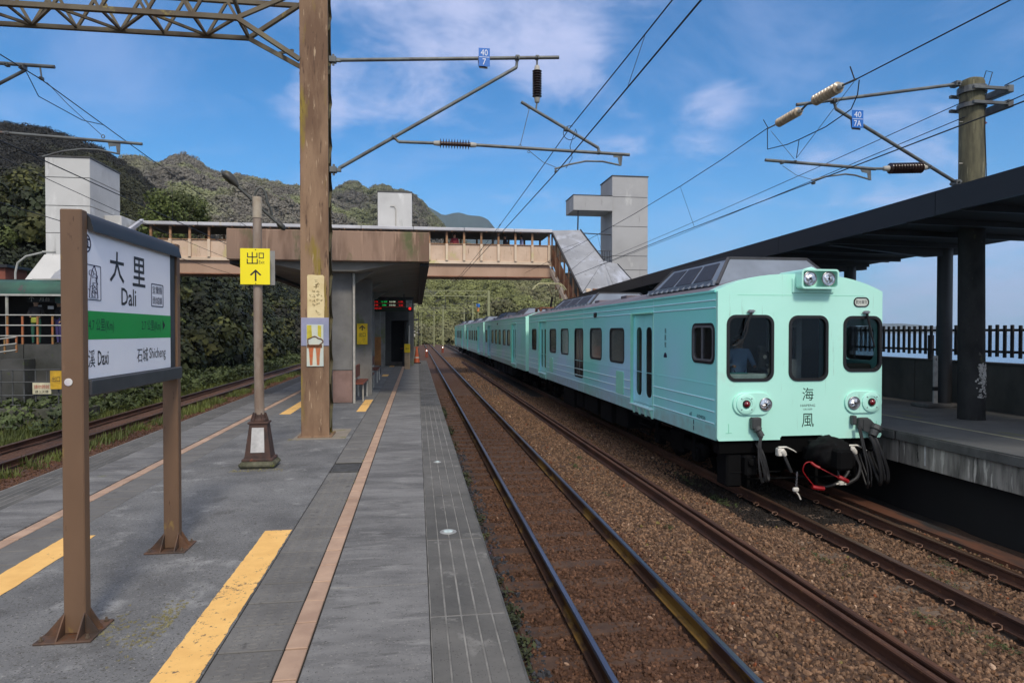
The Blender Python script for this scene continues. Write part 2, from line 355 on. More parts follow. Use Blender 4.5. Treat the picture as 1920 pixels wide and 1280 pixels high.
M_tow=mat('tower render',G(196,195,192),.85,col2=G(178,177,174),scale=.35,bump=.15,bscale=9,spots=[(G(210,209,206),.8,.58,(1,1,.5),.1),(G(156,155,150),1.8,.62,(1.6,1.6,.18),.12)])
M_tow2=mat('grey tower render',G(170,169,168),.85,col2=G(154,153,152),scale=.35,bump=.15,bscale=9,spots=[(G(184,183,180),.9,.6,(1,1,.5),.08),(G(140,139,136),2.2,.64,(1.5,1.5,.2),.1)])
M_bridge=mat('bridge tan concrete',G(222,202,178),.85,col2=G(202,180,156),scale=.5,bump=.2,bscale=9,spots=[(G(196,186,128),.5,.60,(1,1,1),.12),(G(168,138,112),3,.64,(2,2,.4),.08)])
M_girder=mat('bridge girder',G(184,154,132),.85,col2=G(162,132,110),scale=.5,stretch=(1,1,.5),spots=[(G(140,104,82),2,.62,(1,1,.3),.1)])
M_post=mat('bridge post',G(178,138,104),.8,col2=G(120,84,56),scale=1.3)
M_broof=mat('bridge roof sheet',G(196,196,200),.5,col2=G(172,172,176),scale=.5,spots=[(G(206,190,150),1.2,.62)])
M_stair=mat('stair roof sheet',G(150,152,156),.4,col2=G(128,130,134),scale=.6,stretch=(1,1,1),spots=[(G(170,174,184),.9,.52,(1,1,1),.15),(G(112,112,112),2.2,.6,(2,2,.5),.1)])
M_fascia=mat('stained canopy concrete',G(150,124,106),.9,col2=G(118,94,78),scale=1.6,stretch=(1.5,1,.35),bump=.4,bscale=18,fac=(.4,.6),spots=[(G(96,98,66),1.0,.53,(1,1,.5),.10),(G(164,136,116),3.4,.6,(2.5,1,.2),.08),(G(80,66,56),20,.68)])
M_under2=mat('board marked concrete',G(132,128,120),.9,col2=G(108,105,99),scale=1.2,stretch=(.6,3,1),bump=.4,bscale=10,spots=[(G(128,126,84),.7,.6,(1,1,1),.12)])
M_col=mat('grey column',G(124,122,118),.85,col2=G(102,100,97),scale=2,bump=.2,spots=[(G(100,106,74),1.4,.58,(1,1,.5),.1)])
M_coltile=mat('pink tiled column base',G(146,118,108),.7,col2=G(124,98,88),scale=3)
M_rock=[]
def rockmat(name,c1,c2,tints):
    def ex(m,p,N,L,cur):
        oi=N('ShaderNodeObjectInfo'); cr=N('ShaderNodeValToRGB'); cr.color_ramp.interpolation='CONSTANT'
        e=cr.color_ramp.elements; e[0].position=0; e[0].color=tints[0][1]; e[1].position=tints[1][0]; e[1].color=tints[1][1]
        for t,c in tints[2:]: x=e.new(t); x.color=c
        L(oi.outputs['Random'],cr.inputs[0]); mx=N('ShaderNodeMixRGB'); mx.blend_type='MULTIPLY'; mx.inputs[0].default_value=1; L(cur,mx.inputs[1]); L(cr.outputs[0],mx.inputs[2]); L(mx.outputs[0],p.inputs['Base Color'])
    return mat(name,c1,.9,col2=c2,scale=25,extra=ex,spec=.3)
M_rockA=rockmat('ballast stone',G(132,106,84),G(92,70,54),[(0,(.45,.42,.40,1)),(.2,(.72,.68,.66,1)),(.45,(1,1,1,1)),(.7,(1.25,1.2,1.14,1)),(.9,(.9,.75,.6,1)),(.955,(1.35,1.3,1.25,1)),(.988,(2.6,2.9,3.2,1)),(.992,(1.2,.6,.4,1)),(.995,(1,1.3,.7,1))])
M_rockB=rockmat('rust stained stone',G(104,76,58),G(72,50,38),[(0,(.6,.58,.55,1)),(.25,(.85,.82,.8,1)),(.5,(1,1,1,1)),(.75,(1.15,1.1,1.05,1)),(.97,(1.5,1.5,1.5,1)),(.994,(3.2,4,4.6,1))])
M_rockSh=rockmat('train shadow stone',G(44,38,33),G(28,24,21),[(0,(.6,.6,.6,1)),(.3,(.9,.9,.9,1)),(.6,(1.1,1.1,1.1,1)),(.9,(1.4,1.3,1.2,1)),(.97,(1.8,1.6,1.4,1))])  # the train's ground shadow is put into this stone colour
M_rockC=rockmat('dark grey stone',G(72,74,78),G(48,48,52),[(0,(.6,.6,.6,1)),(.3,(.9,.9,.9,1)),(.6,(1.1,1.1,1.15,1)),(.85,(1.2,.9,.75,1)),(.96,(1.6,1.2,1.6,1))])

# ------------------------------------------------------------------ ground, sea, hills
def grid_mesh(name,P,m,**k):
    """P: array rows x cols x 3"""
    r,c,_=P.shape; mb=MB(); mb.v=[tuple(p) for p in P.reshape(-1,3)]
    mb.f=[(i*c+j,i*c+j+1,(i+1)*c+j+1,(i+1)*c+j) for i in range(r-1) for j in range(c-1)]; mb.m=[0]*len(mb.f)
    return mb.build(name,m,recalc=False,**k)
def vnoise(x,y,seed=0):
    """smooth value noise, vectorised"""
    x=np.asarray(x,float); y=np.asarray(y,float); xi=np.floor(x).astype(int); yi=np.floor(y).astype(int); fx=x-xi; fy=y-yi
    def h(a,b):
        n=(a*374761393+b*668265263+seed*1442695041)&0xffffffff; n=((n^(n>>13))*1274126177)&0xffffffff; return ((n^(n>>16))&0xffff)/65535.0
    u=fx*fx*(3-2*fx); v=fy*fy*(3-2*fy)
    return (h(xi,yi)*(1-u)+h(xi+1,yi)*u)*(1-v)+(h(xi,yi+1)*(1-u)+h(xi+1,yi+1)*u)*v
def fbm(x,y,o=4,seed=0):
    s=0;a=.5
    for i in range(o): s=s+a*(vnoise(np.asarray(x)*2**i,np.asarray(y)*2**i,seed+i)-.5); a*=.5
    return s

def build_ground():
    xs=np.array([-5000,-1500,-400,-100,-40,-14,0,9,14,16,24,40,60]); ys=np.array([-60,-10,30,80,200,500,1500,3000,6000])
    X,Y=np.meshgrid(xs,ys); Z=np.where(X<=14,-.52,np.where(X<=16,-1.2,np.where(X<=24,-6.,-14.)))
    grid_mesh('ground',np.stack([X,Y,Z],2),M_ground,kind='structure')
    X,Y=np.meshgrid(np.array([17,60,300,1500,5000,8000.]),np.array([-400,0,400,2000,5000,9000.]))
    grid_mesh('sea',np.stack([X,Y,X*0-9.0],2),M_sea,kind='structure')
build_ground()

def sil(pts,x): return np.interp(x,[p[0] for p in pts],[p[1] for p in pts])
def forest_mat(name,c1,c2,c3,r=.35):
    def ex(m,p,N,L,cur):
        g=N('ShaderNodeNewGeometry'); n=N('ShaderNodeTexNoise'); n.inputs['Scale'].default_value=.02; n.inputs['Detail'].default_value=5; L(g.outputs['Position'],n.inputs[0])
        rr=N('ShaderNodeMapRange'); L(n.outputs[0],rr.inputs[0]); rr.inputs['From Min'].default_value=.47; rr.inputs['From Max'].default_value=.62
        mx=N('ShaderNodeMixRGB'); L(rr.outputs[0],mx.inputs[0]); L(cur,mx.inputs[1]); mx.inputs[2].default_value=c3
        oi=N('ShaderNodeObjectInfo'); r3=N('ShaderNodeMapRange'); L(oi.outputs['Random'],r3.inputs[0]); r3.inputs['To Min'].default_value=1-r; r3.inputs['To Max'].default_value=1+r
        vm=N('ShaderNodeVectorMath'); vm.operation='SCALE'; L(mx.outputs[0],vm.inputs[0]); L(r3.outputs[0],vm.inputs['Scale']); L(vm.outputs[0],p.inputs['Base Color'])
    return mat(name,c1,.8,col2=c2,scale=.15,extra=ex,spec=.2)
M_forA=forest_mat('painted shade hill forest',G(54,53,49),G(40,40,38),G(66,68,44),.4)  # this hill lies in shade: the darkness is put into the crown colour
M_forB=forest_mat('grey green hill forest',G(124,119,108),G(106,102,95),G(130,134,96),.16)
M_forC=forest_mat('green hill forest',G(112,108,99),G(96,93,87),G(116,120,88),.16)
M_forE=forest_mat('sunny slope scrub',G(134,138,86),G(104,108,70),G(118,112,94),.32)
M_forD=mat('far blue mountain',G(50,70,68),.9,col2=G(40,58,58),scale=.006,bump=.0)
M_soilA=mat('hill soil A',G(44,46,34),.95,var=.3,scale=.2); M_soilB=mat('hill soil B',G(76,78,58),.95,var=.3,scale=.1)

def crown_mesh(name,seed,m,n=170,leaf=.30):
    """tree crown for hillsides: leaf-clump quads on a lumpy dome, about 1 m radius"""
    r=np.random.default_rng(seed); v=[];f=[]
    lobes=[(r.uniform(-.45,.45),r.uniform(-.45,.45),r.uniform(.1,.75),r.uniform(.4,.65)) for _ in range(6)]
    for i in range(n):
        lx,ly,lz,lr=lobes[r.integers(6)]; d=r.normal(size=3); d/=np.linalg.norm(d); d[2]=abs(d[2])*.9-.15*(r.random()<.4)
        p=np.array([lx,ly,lz])+d*lr*r.uniform(.75,1.05); a=np.cross(d,r.normal(size=3)); a/=np.linalg.norm(a)+1e-6; b=np.cross(d,a)
        a=a+d*r.uniform(-.5,.5); s=leaf*r.uniform(.5,1.15)
        o=len(v); v+= [tuple(p-a*s*.5-b*s*.4),tuple(p+a*s*.6-b*s*.35),tuple(p+a*s*.45+b*s*.5),tuple(p-a*s*.4+b*s*.4)]; f.append((o,o+1,o+2,o+3))
    me=bpy.data.meshes.new(name); me.from_pydata(v,[],f); me.materials.append(m); return me

def hill(name,pts,D1,D0,z0,ampl,soil,forest,ncr,csize,seed,label,px0=None,px1=None,power=1.0,back=1.25,leaf=.3,nq=170):
    px0=px0 if px0 is not None else pts[0][0]; px1=px1 if px1 is not None else pts[-1][0]
    cols=np.arange(px0,px1+1,8.0); rows=26; R=np.zeros((rows+5,len(cols),3))
    def surf(px,v):
        d=[ray(p,621) for p in px]; h=np.array([math.hypot(a.x,a.y) for a in d]); ux=np.array([a.x for a in d])/h; uy=np.array([a.y for a in d])/h
        py=sil(pts,px); tz=np.array([ray(p,q).z/math.hypot(ray(p,q).x,ray(p,q).y) for p,q in zip(px,py)]); zc=EYE+tz*D1-csize*.55
        vv=np.minimum(v,1); D=D0+(D1-D0)*v; z=z0+(zc-z0)*np.where(v<=1,vv**power,1-(v-1)*2.2)
        x=ux*D; y=uy*D; env=np.sin(np.pi*np.clip(v,0,1)); z=z+env*ampl*(fbm(x/ampl/2.5,y/ampl/2.5,4,seed)*2)+fbm(x/12,y/12,2,seed+9)*csize*.3*np.clip(v*3,0,1)
        return np.stack([x,y,z],-1)
    for i in range(rows+5):
        v=i/(rows-1); R[i]=surf(cols,np.full(len(cols),v))
    grid_mesh(name,R,soil,kind='structure')
    if ncr:
        r=np.random.default_rng(seed); px=r.uniform(px0,px1,ncr); v=r.uniform(0,1.03,ncr)**.8; P=surf(px,v); P[:,2]-=csize*.15
        # extra crowns right on the crest for a lively outline
        k=ncr//7; pxc=r.uniform(px0,px1,k); Pc=surf(pxc,np.ones(k)*r.uniform(.985,1.0,k)); Pc[:,2]-=csize*.1; P=np.vstack([P,Pc]); n=len(P)
        sc=csize*r.uniform(.55,1.15,n); sc=np.stack([sc,sc,sc*r.uniform(.7,1.1,n)],1); rt=np.stack([r.normal(0,.15,n),r.normal(0,.15,n),r.uniform(0,6.28,n)],1)
        scatter(name+'_forest',P,sc,rt,r.integers(0,3,n),[crown_mesh(name+'_crown',seed*10+i,forest,nq,leaf) for i in range(3)],label,'forest')
silA=[(-260,250),(-60,236),(0,240),(60,243),(100,252),(140,268),(185,283),(225,306),(262,335),(300,378),(335,412),(380,438),(440,470),(520,520),(600,600)]
silB=[(150,330),(200,324),(232,305),(248,297),(266,297),(284,308),(300,312),(322,300),(340,294),(358,296),(378,312),(410,326),(455,331),(500,343),(530,349),(562,352),(590,362),(640,385),(700,430),(780,500)]
silC=[(560,400),(600,376),(628,362),(646,352),(658,344),(670,343),(680,353),(694,360),(708,352),(722,349),(736,360),(752,358),(768,364),(786,376),(805,399),(830,425),(870,455),(920,480),(990,510),(1060,545),(1150,600)]
silE=[(600,500),(700,498),(780,500),(850,505),(920,512),(1000,520),(1060,528),(1120,545),(1200,580),(1300,625)]
silD=[(700,370),(775,372),(800,384),(815,392),(832,402),(848,398),(862,396),(880,402),(900,403),(914,408),(925,422),(940,440),(970,470),(1040,520),(1120,590)]
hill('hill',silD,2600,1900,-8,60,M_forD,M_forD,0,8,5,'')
hill('hill',silC,620,260,-.5,26,M_soilB,M_forC,6500,5.0,4,'grey green forest covering the middle hill behind the bridge',leaf=.15,nq=380)
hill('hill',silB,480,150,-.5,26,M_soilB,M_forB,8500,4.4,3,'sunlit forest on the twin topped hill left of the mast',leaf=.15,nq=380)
hill('hill',silE,250,150,-.5,10,M_soilB,M_forE,5200,2.4,6,'pale green scrub on the slope seen under the footbridge',leaf=.19,nq=300)
hill('hill',silA,250,75,-.5,16,M_soilA,M_forA,9500,3.0,2,'forest on the near hill at far left, shade painted into its colour',leaf=.13,nq=460)
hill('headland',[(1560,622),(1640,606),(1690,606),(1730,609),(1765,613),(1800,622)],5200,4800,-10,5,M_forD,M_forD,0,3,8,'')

# ------------------------------------------------------------------ track beds and ballast
def bed(name,x0,x1,y0,y1,zf,m,step=.12,sy=.25):
    xs=np.arange(x0,x1+1e-6,step); ys=np.concatenate([np.arange(y0,18,sy),np.arange(18,60,1.0),np.arange(60,y1+1,6.0)])
    X,Y=np.meshgrid(xs,ys); Z=zf(X)+fbm(X*2.2,Y*2.2,3,3)*.05; return grid_mesh(name,np.stack([X,Y,Z],2),m,kind='structure')
def zR(x): return np.interp(x,[.3,1.2,1.6,2.6,3.2,3.8,4.9,5.4,7.3,7.9,8.6],[-.26,-.21,-.20,-.20,-.19,-.20,-.24,-.33,-.33,-.40,-.45])
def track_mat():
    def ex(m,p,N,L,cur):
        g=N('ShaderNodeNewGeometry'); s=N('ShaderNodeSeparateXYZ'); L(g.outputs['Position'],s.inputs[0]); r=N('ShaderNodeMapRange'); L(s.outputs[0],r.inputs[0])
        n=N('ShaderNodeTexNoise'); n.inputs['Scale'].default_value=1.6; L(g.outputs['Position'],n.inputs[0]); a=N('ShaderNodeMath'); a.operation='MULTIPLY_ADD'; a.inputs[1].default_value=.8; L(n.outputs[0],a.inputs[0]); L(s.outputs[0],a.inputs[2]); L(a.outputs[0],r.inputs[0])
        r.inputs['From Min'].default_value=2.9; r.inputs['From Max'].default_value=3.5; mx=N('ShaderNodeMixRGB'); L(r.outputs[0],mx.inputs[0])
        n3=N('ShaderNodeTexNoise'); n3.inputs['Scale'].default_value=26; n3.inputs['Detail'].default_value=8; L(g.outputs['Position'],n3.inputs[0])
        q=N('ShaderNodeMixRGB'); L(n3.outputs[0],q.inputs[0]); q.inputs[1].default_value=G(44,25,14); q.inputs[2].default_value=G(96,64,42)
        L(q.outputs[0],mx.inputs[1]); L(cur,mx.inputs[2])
        rx=N('ShaderNodeMapRange'); L(a.outputs[0],rx.inputs[0]); rx.inputs['From Min'].default_value=5.5; rx.inputs['From Max'].default_value=5.8  # bed soil darkened under the nose as the train's painted shadow
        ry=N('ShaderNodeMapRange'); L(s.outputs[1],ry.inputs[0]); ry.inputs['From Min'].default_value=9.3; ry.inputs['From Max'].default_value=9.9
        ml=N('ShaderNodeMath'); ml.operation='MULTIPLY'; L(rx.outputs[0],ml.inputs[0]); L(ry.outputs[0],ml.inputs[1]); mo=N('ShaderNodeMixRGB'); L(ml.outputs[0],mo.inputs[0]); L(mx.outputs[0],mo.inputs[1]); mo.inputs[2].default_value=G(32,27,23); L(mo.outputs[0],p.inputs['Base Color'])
    return mat('track bed soil',G(92,68,50),.95,col2=G(58,40,28),scale=16,bump=1.0,bscale=40,bdist=.02,extra=ex)
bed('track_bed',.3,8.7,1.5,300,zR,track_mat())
bed('track_bed',-12.6,-4.3,1.5,300,lambda x:np.interp(x,[-12.6,-10.6,-10,-8.2,-7.4,-4.3],[-.35,-.25,-.2,-.2,-.2,-.22]),M_red,.3,.5)

def rock_mesh(name,seed,m,sub=1):
    import bmesh
    bm=bmesh.new(); bmesh.ops.create_icosphere(bm,subdivisions=sub,radius=1); r=np.random.default_rng(seed); sx,sy,sz=r.uniform(.75,1.25),r.uniform(.6,1.0),r.uniform(.5,.8)
    pl=[(r.normal(size=3),r.uniform(.55,.85)) for _ in range(6)]
    for v in bm.verts:
        c=np.array(v.co)
        for n,d in pl:
            n=n/np.linalg.norm(n); t=c@n
            if t>d: c=c-n*(t-d)
        c=c*(1+r.uniform(-.06,.06)); v.co=(c[0]*sx,c[1]*sy,c[2]*sz)
    me=bpy.data.meshes.new(name); bm.to_mesh(me); bm.free(); me.materials.append(m); return me
def stones(name,x0,x1,y0,y1,dens,s0,s1,zf,m,label,seed,avoid=()):
    r=np.random.default_rng(seed); n=int((x1-x0)*(y1-y0)*dens); x=r.uniform(x0,x1,n); y=r.uniform(y0,y1,n)
    keep=np.ones(n,bool)
    for a,b in avoid: keep&=~((x>a)&(x<b))
    # only what the frame can see (plus a margin)
    keep&=(x<y*.98+1.6)&(x>-y*.75-2); x=x[keep]; y=y[keep]; n=len(x)
    z=zf(x)+fbm(x*2.2,y*2.2,3,3)*.05+r.uniform(-.012,.012,n); sc=r.uniform(s0,s1,n)*np.where(r.random(n)<.08,1.35,1)
    scatter(name,np.stack([x,y,z],1),sc,r.uniform(0,6.28,(n,3)),r.integers(0,4,n),[rock_mesh(name+'_s',seed*7+i,m) for i in range(4)],label,'gravel')
RAILX=((1.44,1.59),(2.56,2.70))
stones('ballast_stones',2.85,7.95,2.5,9.6,760,.014,.038,zR,M_rockA,'coarse brown ballast stones between the two right hand tracks',11,((5.79,5.89),(6.93,7.03),(3.98,4.36)))
stones('ballast_stones',2.85,5.15,9.6,13,760,.014,.038,zR,M_rockA,'coarse brown ballast stones beside the nose of the train',18,((3.98,4.36),))
stones('shadow_stones',5.1,7.95,9.5,14,620,.014,.036,zR,M_rockSh,'ballast stones under the nose of the train, its shadow painted into them',19)
stones('ballast_stones',2.85,7.95,13,30,380,.018,.042,zR,M_rockA,'finer looking ballast stones receding beside the train',12,((3.98,4.36),))
stones('ballast_stones',1.0,3.0,2.5,13,760,.013,.037,zR,M_rockB,'rust brown stones of the polished track nearest the platform',13,RAILX)
stones('ballast_stones',1.0,3.0,13,30,170,.018,.036,zR,M_rockB,'rust brown stones further along the polished track',14,RAILX)
stones('ballast_stones',.56,1.12,2.5,16,520,.018,.04,zR,M_rockC,'dark grey stones at the foot of the platform edge',15)
stones('ballast_stones',2.9,5.2,30,75,60,.03,.055,zR,M_rockA,'distant ballast stones beside the tail of the train',16)
stones('ballast_stones',-8.3,-6.6,8,45,170,.022,.04,lambda x:x*0-.2,M_rockB,'red brown ballast stones beyond the left platform edge',17,((-8.56,-8.42),))

# ------------------------------------------------------------------ rails, sleepers, clips
def rail_mesh(x,zt,y0,y1,par,top,web,name='rail'):
    z0=zt-.153; prof=[(-.064,z0),(.064,z0),(.064,z0+.011),(.012,z0+.03),(.0085,z0+.105),(.034,z0+.12),(.034,zt-.012),(.022,zt),(-.022,zt),(-.034,zt-.012),(-.034,z0+.12),(-.0085,z0+.105),(-.012,z0+.03),(-.064,z0+.011)]
    mb=MB(); n=len(prof); pr=[(x+a,b) for a,b in prof]; mb.prism(pr,'y',y0,y1)
    mb.m=[0]*len(mb.f)
    for k,f in enumerate(mb.f):
        if len(f)==4 and all(mb.v[i][2]>zt-.013 for i in f): mb.m[k]=1
    return mb.build(name,[web,top],par)
def sleeper_proto(m,l,zt):
    mb=MB(); mb.bbox(-l/2,l/2,-.12,.12,-.16,0,.015); me=bpy.data.meshes.new('sleeper'); me.from_pydata(mb.v,[],mb.f); me.materials.append(m); return me
def clip_mesh():
    mb=MB(); pts=[(.0,-.05,.0),(.05,-.055,.012),(.085,-.02,.03),(.085,.03,.034),(.05,.055,.03),(.01,.045,.028),(-.012,.01,.02),(.0,-.01,.012)]
    pts=[(a*.85,b_*.85,c) for a,b_,c in pts]; mb.tube(pts,.008,6); me=bpy.data.meshes.new('rail_clip'); me.from_pydata([(a,b,c) for a,b,c in mb.v],[],mb.f); me.materials.append(M_clip); me.polygons.foreach_set('use_smooth',[True]*len(me.polygons)); return me
M_clip=mat('spring clip steel',G(128,98,80),.55,var=.2,scale=20,metal=.3)
def track(name,cx,zt,y0,y1,top,web,slm,sl_y=(2,40),sink=.0,clips=None,g=1.11):
    t=thing(name,None,None,(cx,y0,zt-.2),kind='structure')
    rail_mesh(cx-g/2,zt,y0,y1,t,top,web); rail_mesh(cx+g/2,zt,y0,y1,t,top,web)
    sm=sleeper_proto(slm,2.2,0); y=sl_y[0]
    while y<sl_y[1]: piece('sleeper',sm,(cx,y,zt-.172-sink),t); y+=.6
    if clips:
        cm=clip_mesh()
        y=clips[0]
        while y<clips[1]:
            for xx in (cx-g/2,cx+g/2):
                o=piece('rail_clip',cm,(xx-.125,y,zt-.15),t)
                if y<7.5: piece('rail_clip',cm,(xx+.055,y+.1,zt-.15),t)
            y+=.6
    return t
track('railway_track',2.07,0,1.2,300,M_railtop,M_railweb,M_sleeper,(2.1,34),.018)
track('railway_track',6.41,-.12,1.5,300,M_railtop2,M_rusty,M_csleeper,(2.3,11),.035,(2.3,11.5))
track('railway_track',-6.0,0,1.5,300,M_railtop,M_railweb,M_sleeper,(4,6),.03)
track('railway_track',-9.12,0,1.5,300,M_railtop2,M_rusty,M_sleeper,(8,40),.03,g=1.2)
# two spare rails lying side by side
t=thing('spare_rails','pair of rusty spare rails lying side by side on the ballast','rails',(4.17,3,-.2))
for x,rz in ((4.095,-.045),(4.245,-.05)): rail_mesh(x,rz,2.0,62,t,M_rusty,M_rusty)
# rusty cable trough along the far platform
mb=MB(); mb.box(7.62,7.95,3,40,-.42,-.3); o=mb.build('cable_trough',mat('rusty trough cover',G(96,58,38),.85,col2=G(40,36,34),scale=1.6,stretch=(1,.25,1),bump=.2,fac=(.45,.55)),label='rusty brown trough cover running along the foot of the right platform',cat='cable trough')
# ------------------------------------------------------------------ lettering, prepared once
prepare_texts(['大','里','溪','號','Dali','4.7 公里(Km)','2.7 公里(Km)','大溪','Daxi','石城','Shicheng','宜蘭縣','頭城鎮','出','口','Exit','出口','40','7','7A','海','風','HAIFENG','CRUISER','觀光專列','海風號','45EMR500','45','4','月台','1B','2B','自強','區間','16:08','15:52','往 宜蘭','本站禁止','請勿跨越','請上天橋','月台間禁止通行','石','頭','硓','嘉','莊','▲'])
PZ=.98
# ------------------------------------------------------------------ island platform
def build_platform():
    mb=MB(); mb.box(-4.46,.50,1.0,15.2,-.4,PZ-.035); mb.box(-4.46,.50,15.2,40,-.4,PZ-.035)
    plat=mb.build('platform',M_wall,kind='structure',base=(-1.98,1.0,0))
    def slab(name,x0,x1,y0,y1,m,z=PZ,t=.03,b=.004):
        mb=MB(); mb.bbox(x0,x1,y0,y1,z-t,z,b); return mb.build(name,m,plat)
    # cast concrete fields
    for y0,y1 in ((1.0,8.9),(8.9,17.8),(17.8,28.0),(28.0,40)): slab('concrete_slab',-2.947,-1.077,y0,y1-.012,M_conc,b=.006)
    for y0,y1 in ((1.0,4.6),(4.6,9.2),(9.2,14.4),(14.4,22),(22,30),(30,40)):
        slab('broomed_slab',-.587,.07,y0,y1-.01,M_broom,b=.005); slab('broomed_slab',-4.0,-3.437,y0,y1-.01,M_broom,b=.005)
    mb=MB(); mb.box(-4.46,.50,1.0,40,PZ-.034,PZ-.014); mb.build('bedding',M_joint,plat)
    # pavers
    def paver(w,l,b,m,rings=False,n=8):
        mb=MB(); mb.bbox(-w/2,w/2,-l/2,l/2,-.03,0,b)
        if rings:
            for i in range(3):
                for j in range(3): 
                    cx,cy=-.10+i*.10,-.10+j*.10
                    vs=[];
                    for rr,zz in ((.036,0.0),(.031,.0035),(.024,.0035),(.019,.0)):
                        vs+=[(cx+rr*math.cos(2*math.pi*k/n),cy+rr*math.sin(2*math.pi*k/n),zz) for k in range(n)]
                    fs=[(a*n+k,a*n+(k+1)%n,(a+1)*n+(k+1)%n,(a+1)*n+k) for a in range(3) for k in range(n)]
                    mb.add(vs,fs)
        me=bpy.data.meshes.new('paver'); me.from_pydata(mb.v,[],mb.f); me.materials.append(m); return me
    gw=.345; g=paver(gw,.317,.005,M_gtile,True); gp=paver(gw,.317,.005,M_gtile); tt=paver(.118,.317,.004,M_ttile)
    r=random.Random(3); y=1.6; P=.33
    while y<19.8:
        for cx,tx in ((-.897,-.657),(-3.117,-3.357)):
            dz=r.uniform(-.0025,.0015)
            if not(cx>-1 and 8.40<y<8.95): piece('paver',g if y<9 and cx>-1 else gp,(cx,y,PZ+dz),plat)
            piece('tan_paver',tt,(tx,y,PZ+r.uniform(-.002,.002)),plat)
        y+=P
    slab('paver_run',-1.07,-.725,19.7,40,M_gtile); slab('paver_run',-.716,-.598,19.7,40,M_ttile)
    slab('paver_run',-3.29,-2.945,19.7,40,M_gtile); slab('paver_run',-3.416,-3.298,19.7,40,M_ttile)
    mb=MB(); mb.bbox(-1.065,-.73,8.44,8.90,PZ-.02,PZ-.001,.004)
    for k in range(8): mb.box(-1.05,-.745,8.47+k*.054,8.485+k*.054,PZ-.001,PZ+.002)
    mb.build('drain_cover',mat('drain cover iron',G(70,70,70),.7,var=.2,scale=12),plat)
    # grooved edge slabs: long bars with pale dirt in the grooves
    def edge(x0,sgn,l):
        mb=MB(); ws=[.085,.085,.085,.085,.08]; x=0
        for w in ws: a,b=(x,x+w) if sgn>0 else (-x-w,-x); mb.bbox(a,b,-l/2,l/2,-.04,0,.004); x+=w+.009
        me=bpy.data.meshes.new('edge_slab'); me.from_pydata(mb.v,[],mb.f); me.materials.append(M_etile); return me
    mb=MB(); mb.box(.075,.53,1.0,40,PZ-.05,PZ-.004); mb.box(-4.49,-4.0,1.0,40,PZ-.05,PZ-.004); mb.build('groove_mortar',M_mortar,plat)
    em=edge(0,1,1.485); em2=edge(0,-1,1.485); y=1.8
    while y<39.5: piece('edge_slab',em,(.08,y,PZ+r.uniform(-.002,.001)),plat); piece('edge_slab',em2,(-4.01,y,PZ+r.uniform(-.002,.001)),plat); y+=1.5
    # coping overhang
    mb=MB(); mb.bbox(.40,.555,1.0,40,PZ-.16,PZ-.012,.01); mb.bbox(-4.52,-4.36,1.0,40,PZ-.16,PZ-.012,.01); mb.build('coping',mat('edge coping',G(92,92,90),.9,var=.3,scale=3,bump=.3),plat)
    # cross-laid darker small blocks on the far edge (seen as a fine grid)
    mb=MB()
    for i in range(46):
        for j in range(4): mb.box(.09+j*.113,.09+j*.113+.1,15.6+i*.42,15.6+i*.42+.38,PZ-.001,PZ+.006)
    mb.build('edge_block_grid',mat('dark edge block',G(84,84,84),.85,var=.25,scale=2,bump=.2),plat)['kind']='stuff'
    # yellow painted bands
    def band(x0,x1,y0,y1,seed):
        rr=random.Random(seed); n=max(4,int((y1-y0)/.05)); vs=[];
        for i in range(n+1):
            y=y0+(y1-y0)*i/n; e=rr.uniform(-.004,.004); vs+=[(x0+e,y,PZ+.0035),(x1+rr.uniform(-.006,.003),y,PZ+.0035)]
        mb=MB(); mb.add(vs,[(2*i,2*i+1,2*i+3,2*i+2) for i in range(n)]); mb.build('yellow_line',M_yel,plat,recalc=False)
    band(-1.305,-1.083,1.0,6.0,1); band(-2.94,-2.70,1.0,6.07,2); band(-1.30,-1.10,14.65,17.2,3); band(-2.85,-2.62,14.4,18.2,4); band(-1.35,-1.12,26,27.2,5); band(-1.35,-1.12,33,34,6)
    # lights let into the edge
    for y,rd in ((5.75,.072),(8.85,.05)):
        mb=MB(); mb.lathe((.262,y,PZ-.01),(.262,y,PZ+1),[(0,rd),(.014,rd),(.018,rd*.86),(.018,rd*.62),(.014,rd*.6)],28); o=mb.build('edge_marker_light',mat('marker ring',G(160,160,156),.5,metal=.2,scale=9),plat,smooth=True)
        mb=MB(); mb.lathe((.262,y,PZ+.0045),(.262,y,PZ+1),[(0,rd*.58),(.007,rd*.55),(.012,rd*.3)],24); mb.build('lens',mat('marker lens',G(190,204,200),.25,scale=20),plat,smooth=True)
    # cast pad round the mast foot
    slab('mast_pad',-1.98,-1.15,11.0,12.1,mat('pad concrete',G(146,134,122),.9,col2=G(118,112,98),scale=2,bump=.3,spots=[(G(112,112,66),3,.6)]),PZ+.006,.02)
    return plat
PLAT=build_platform()

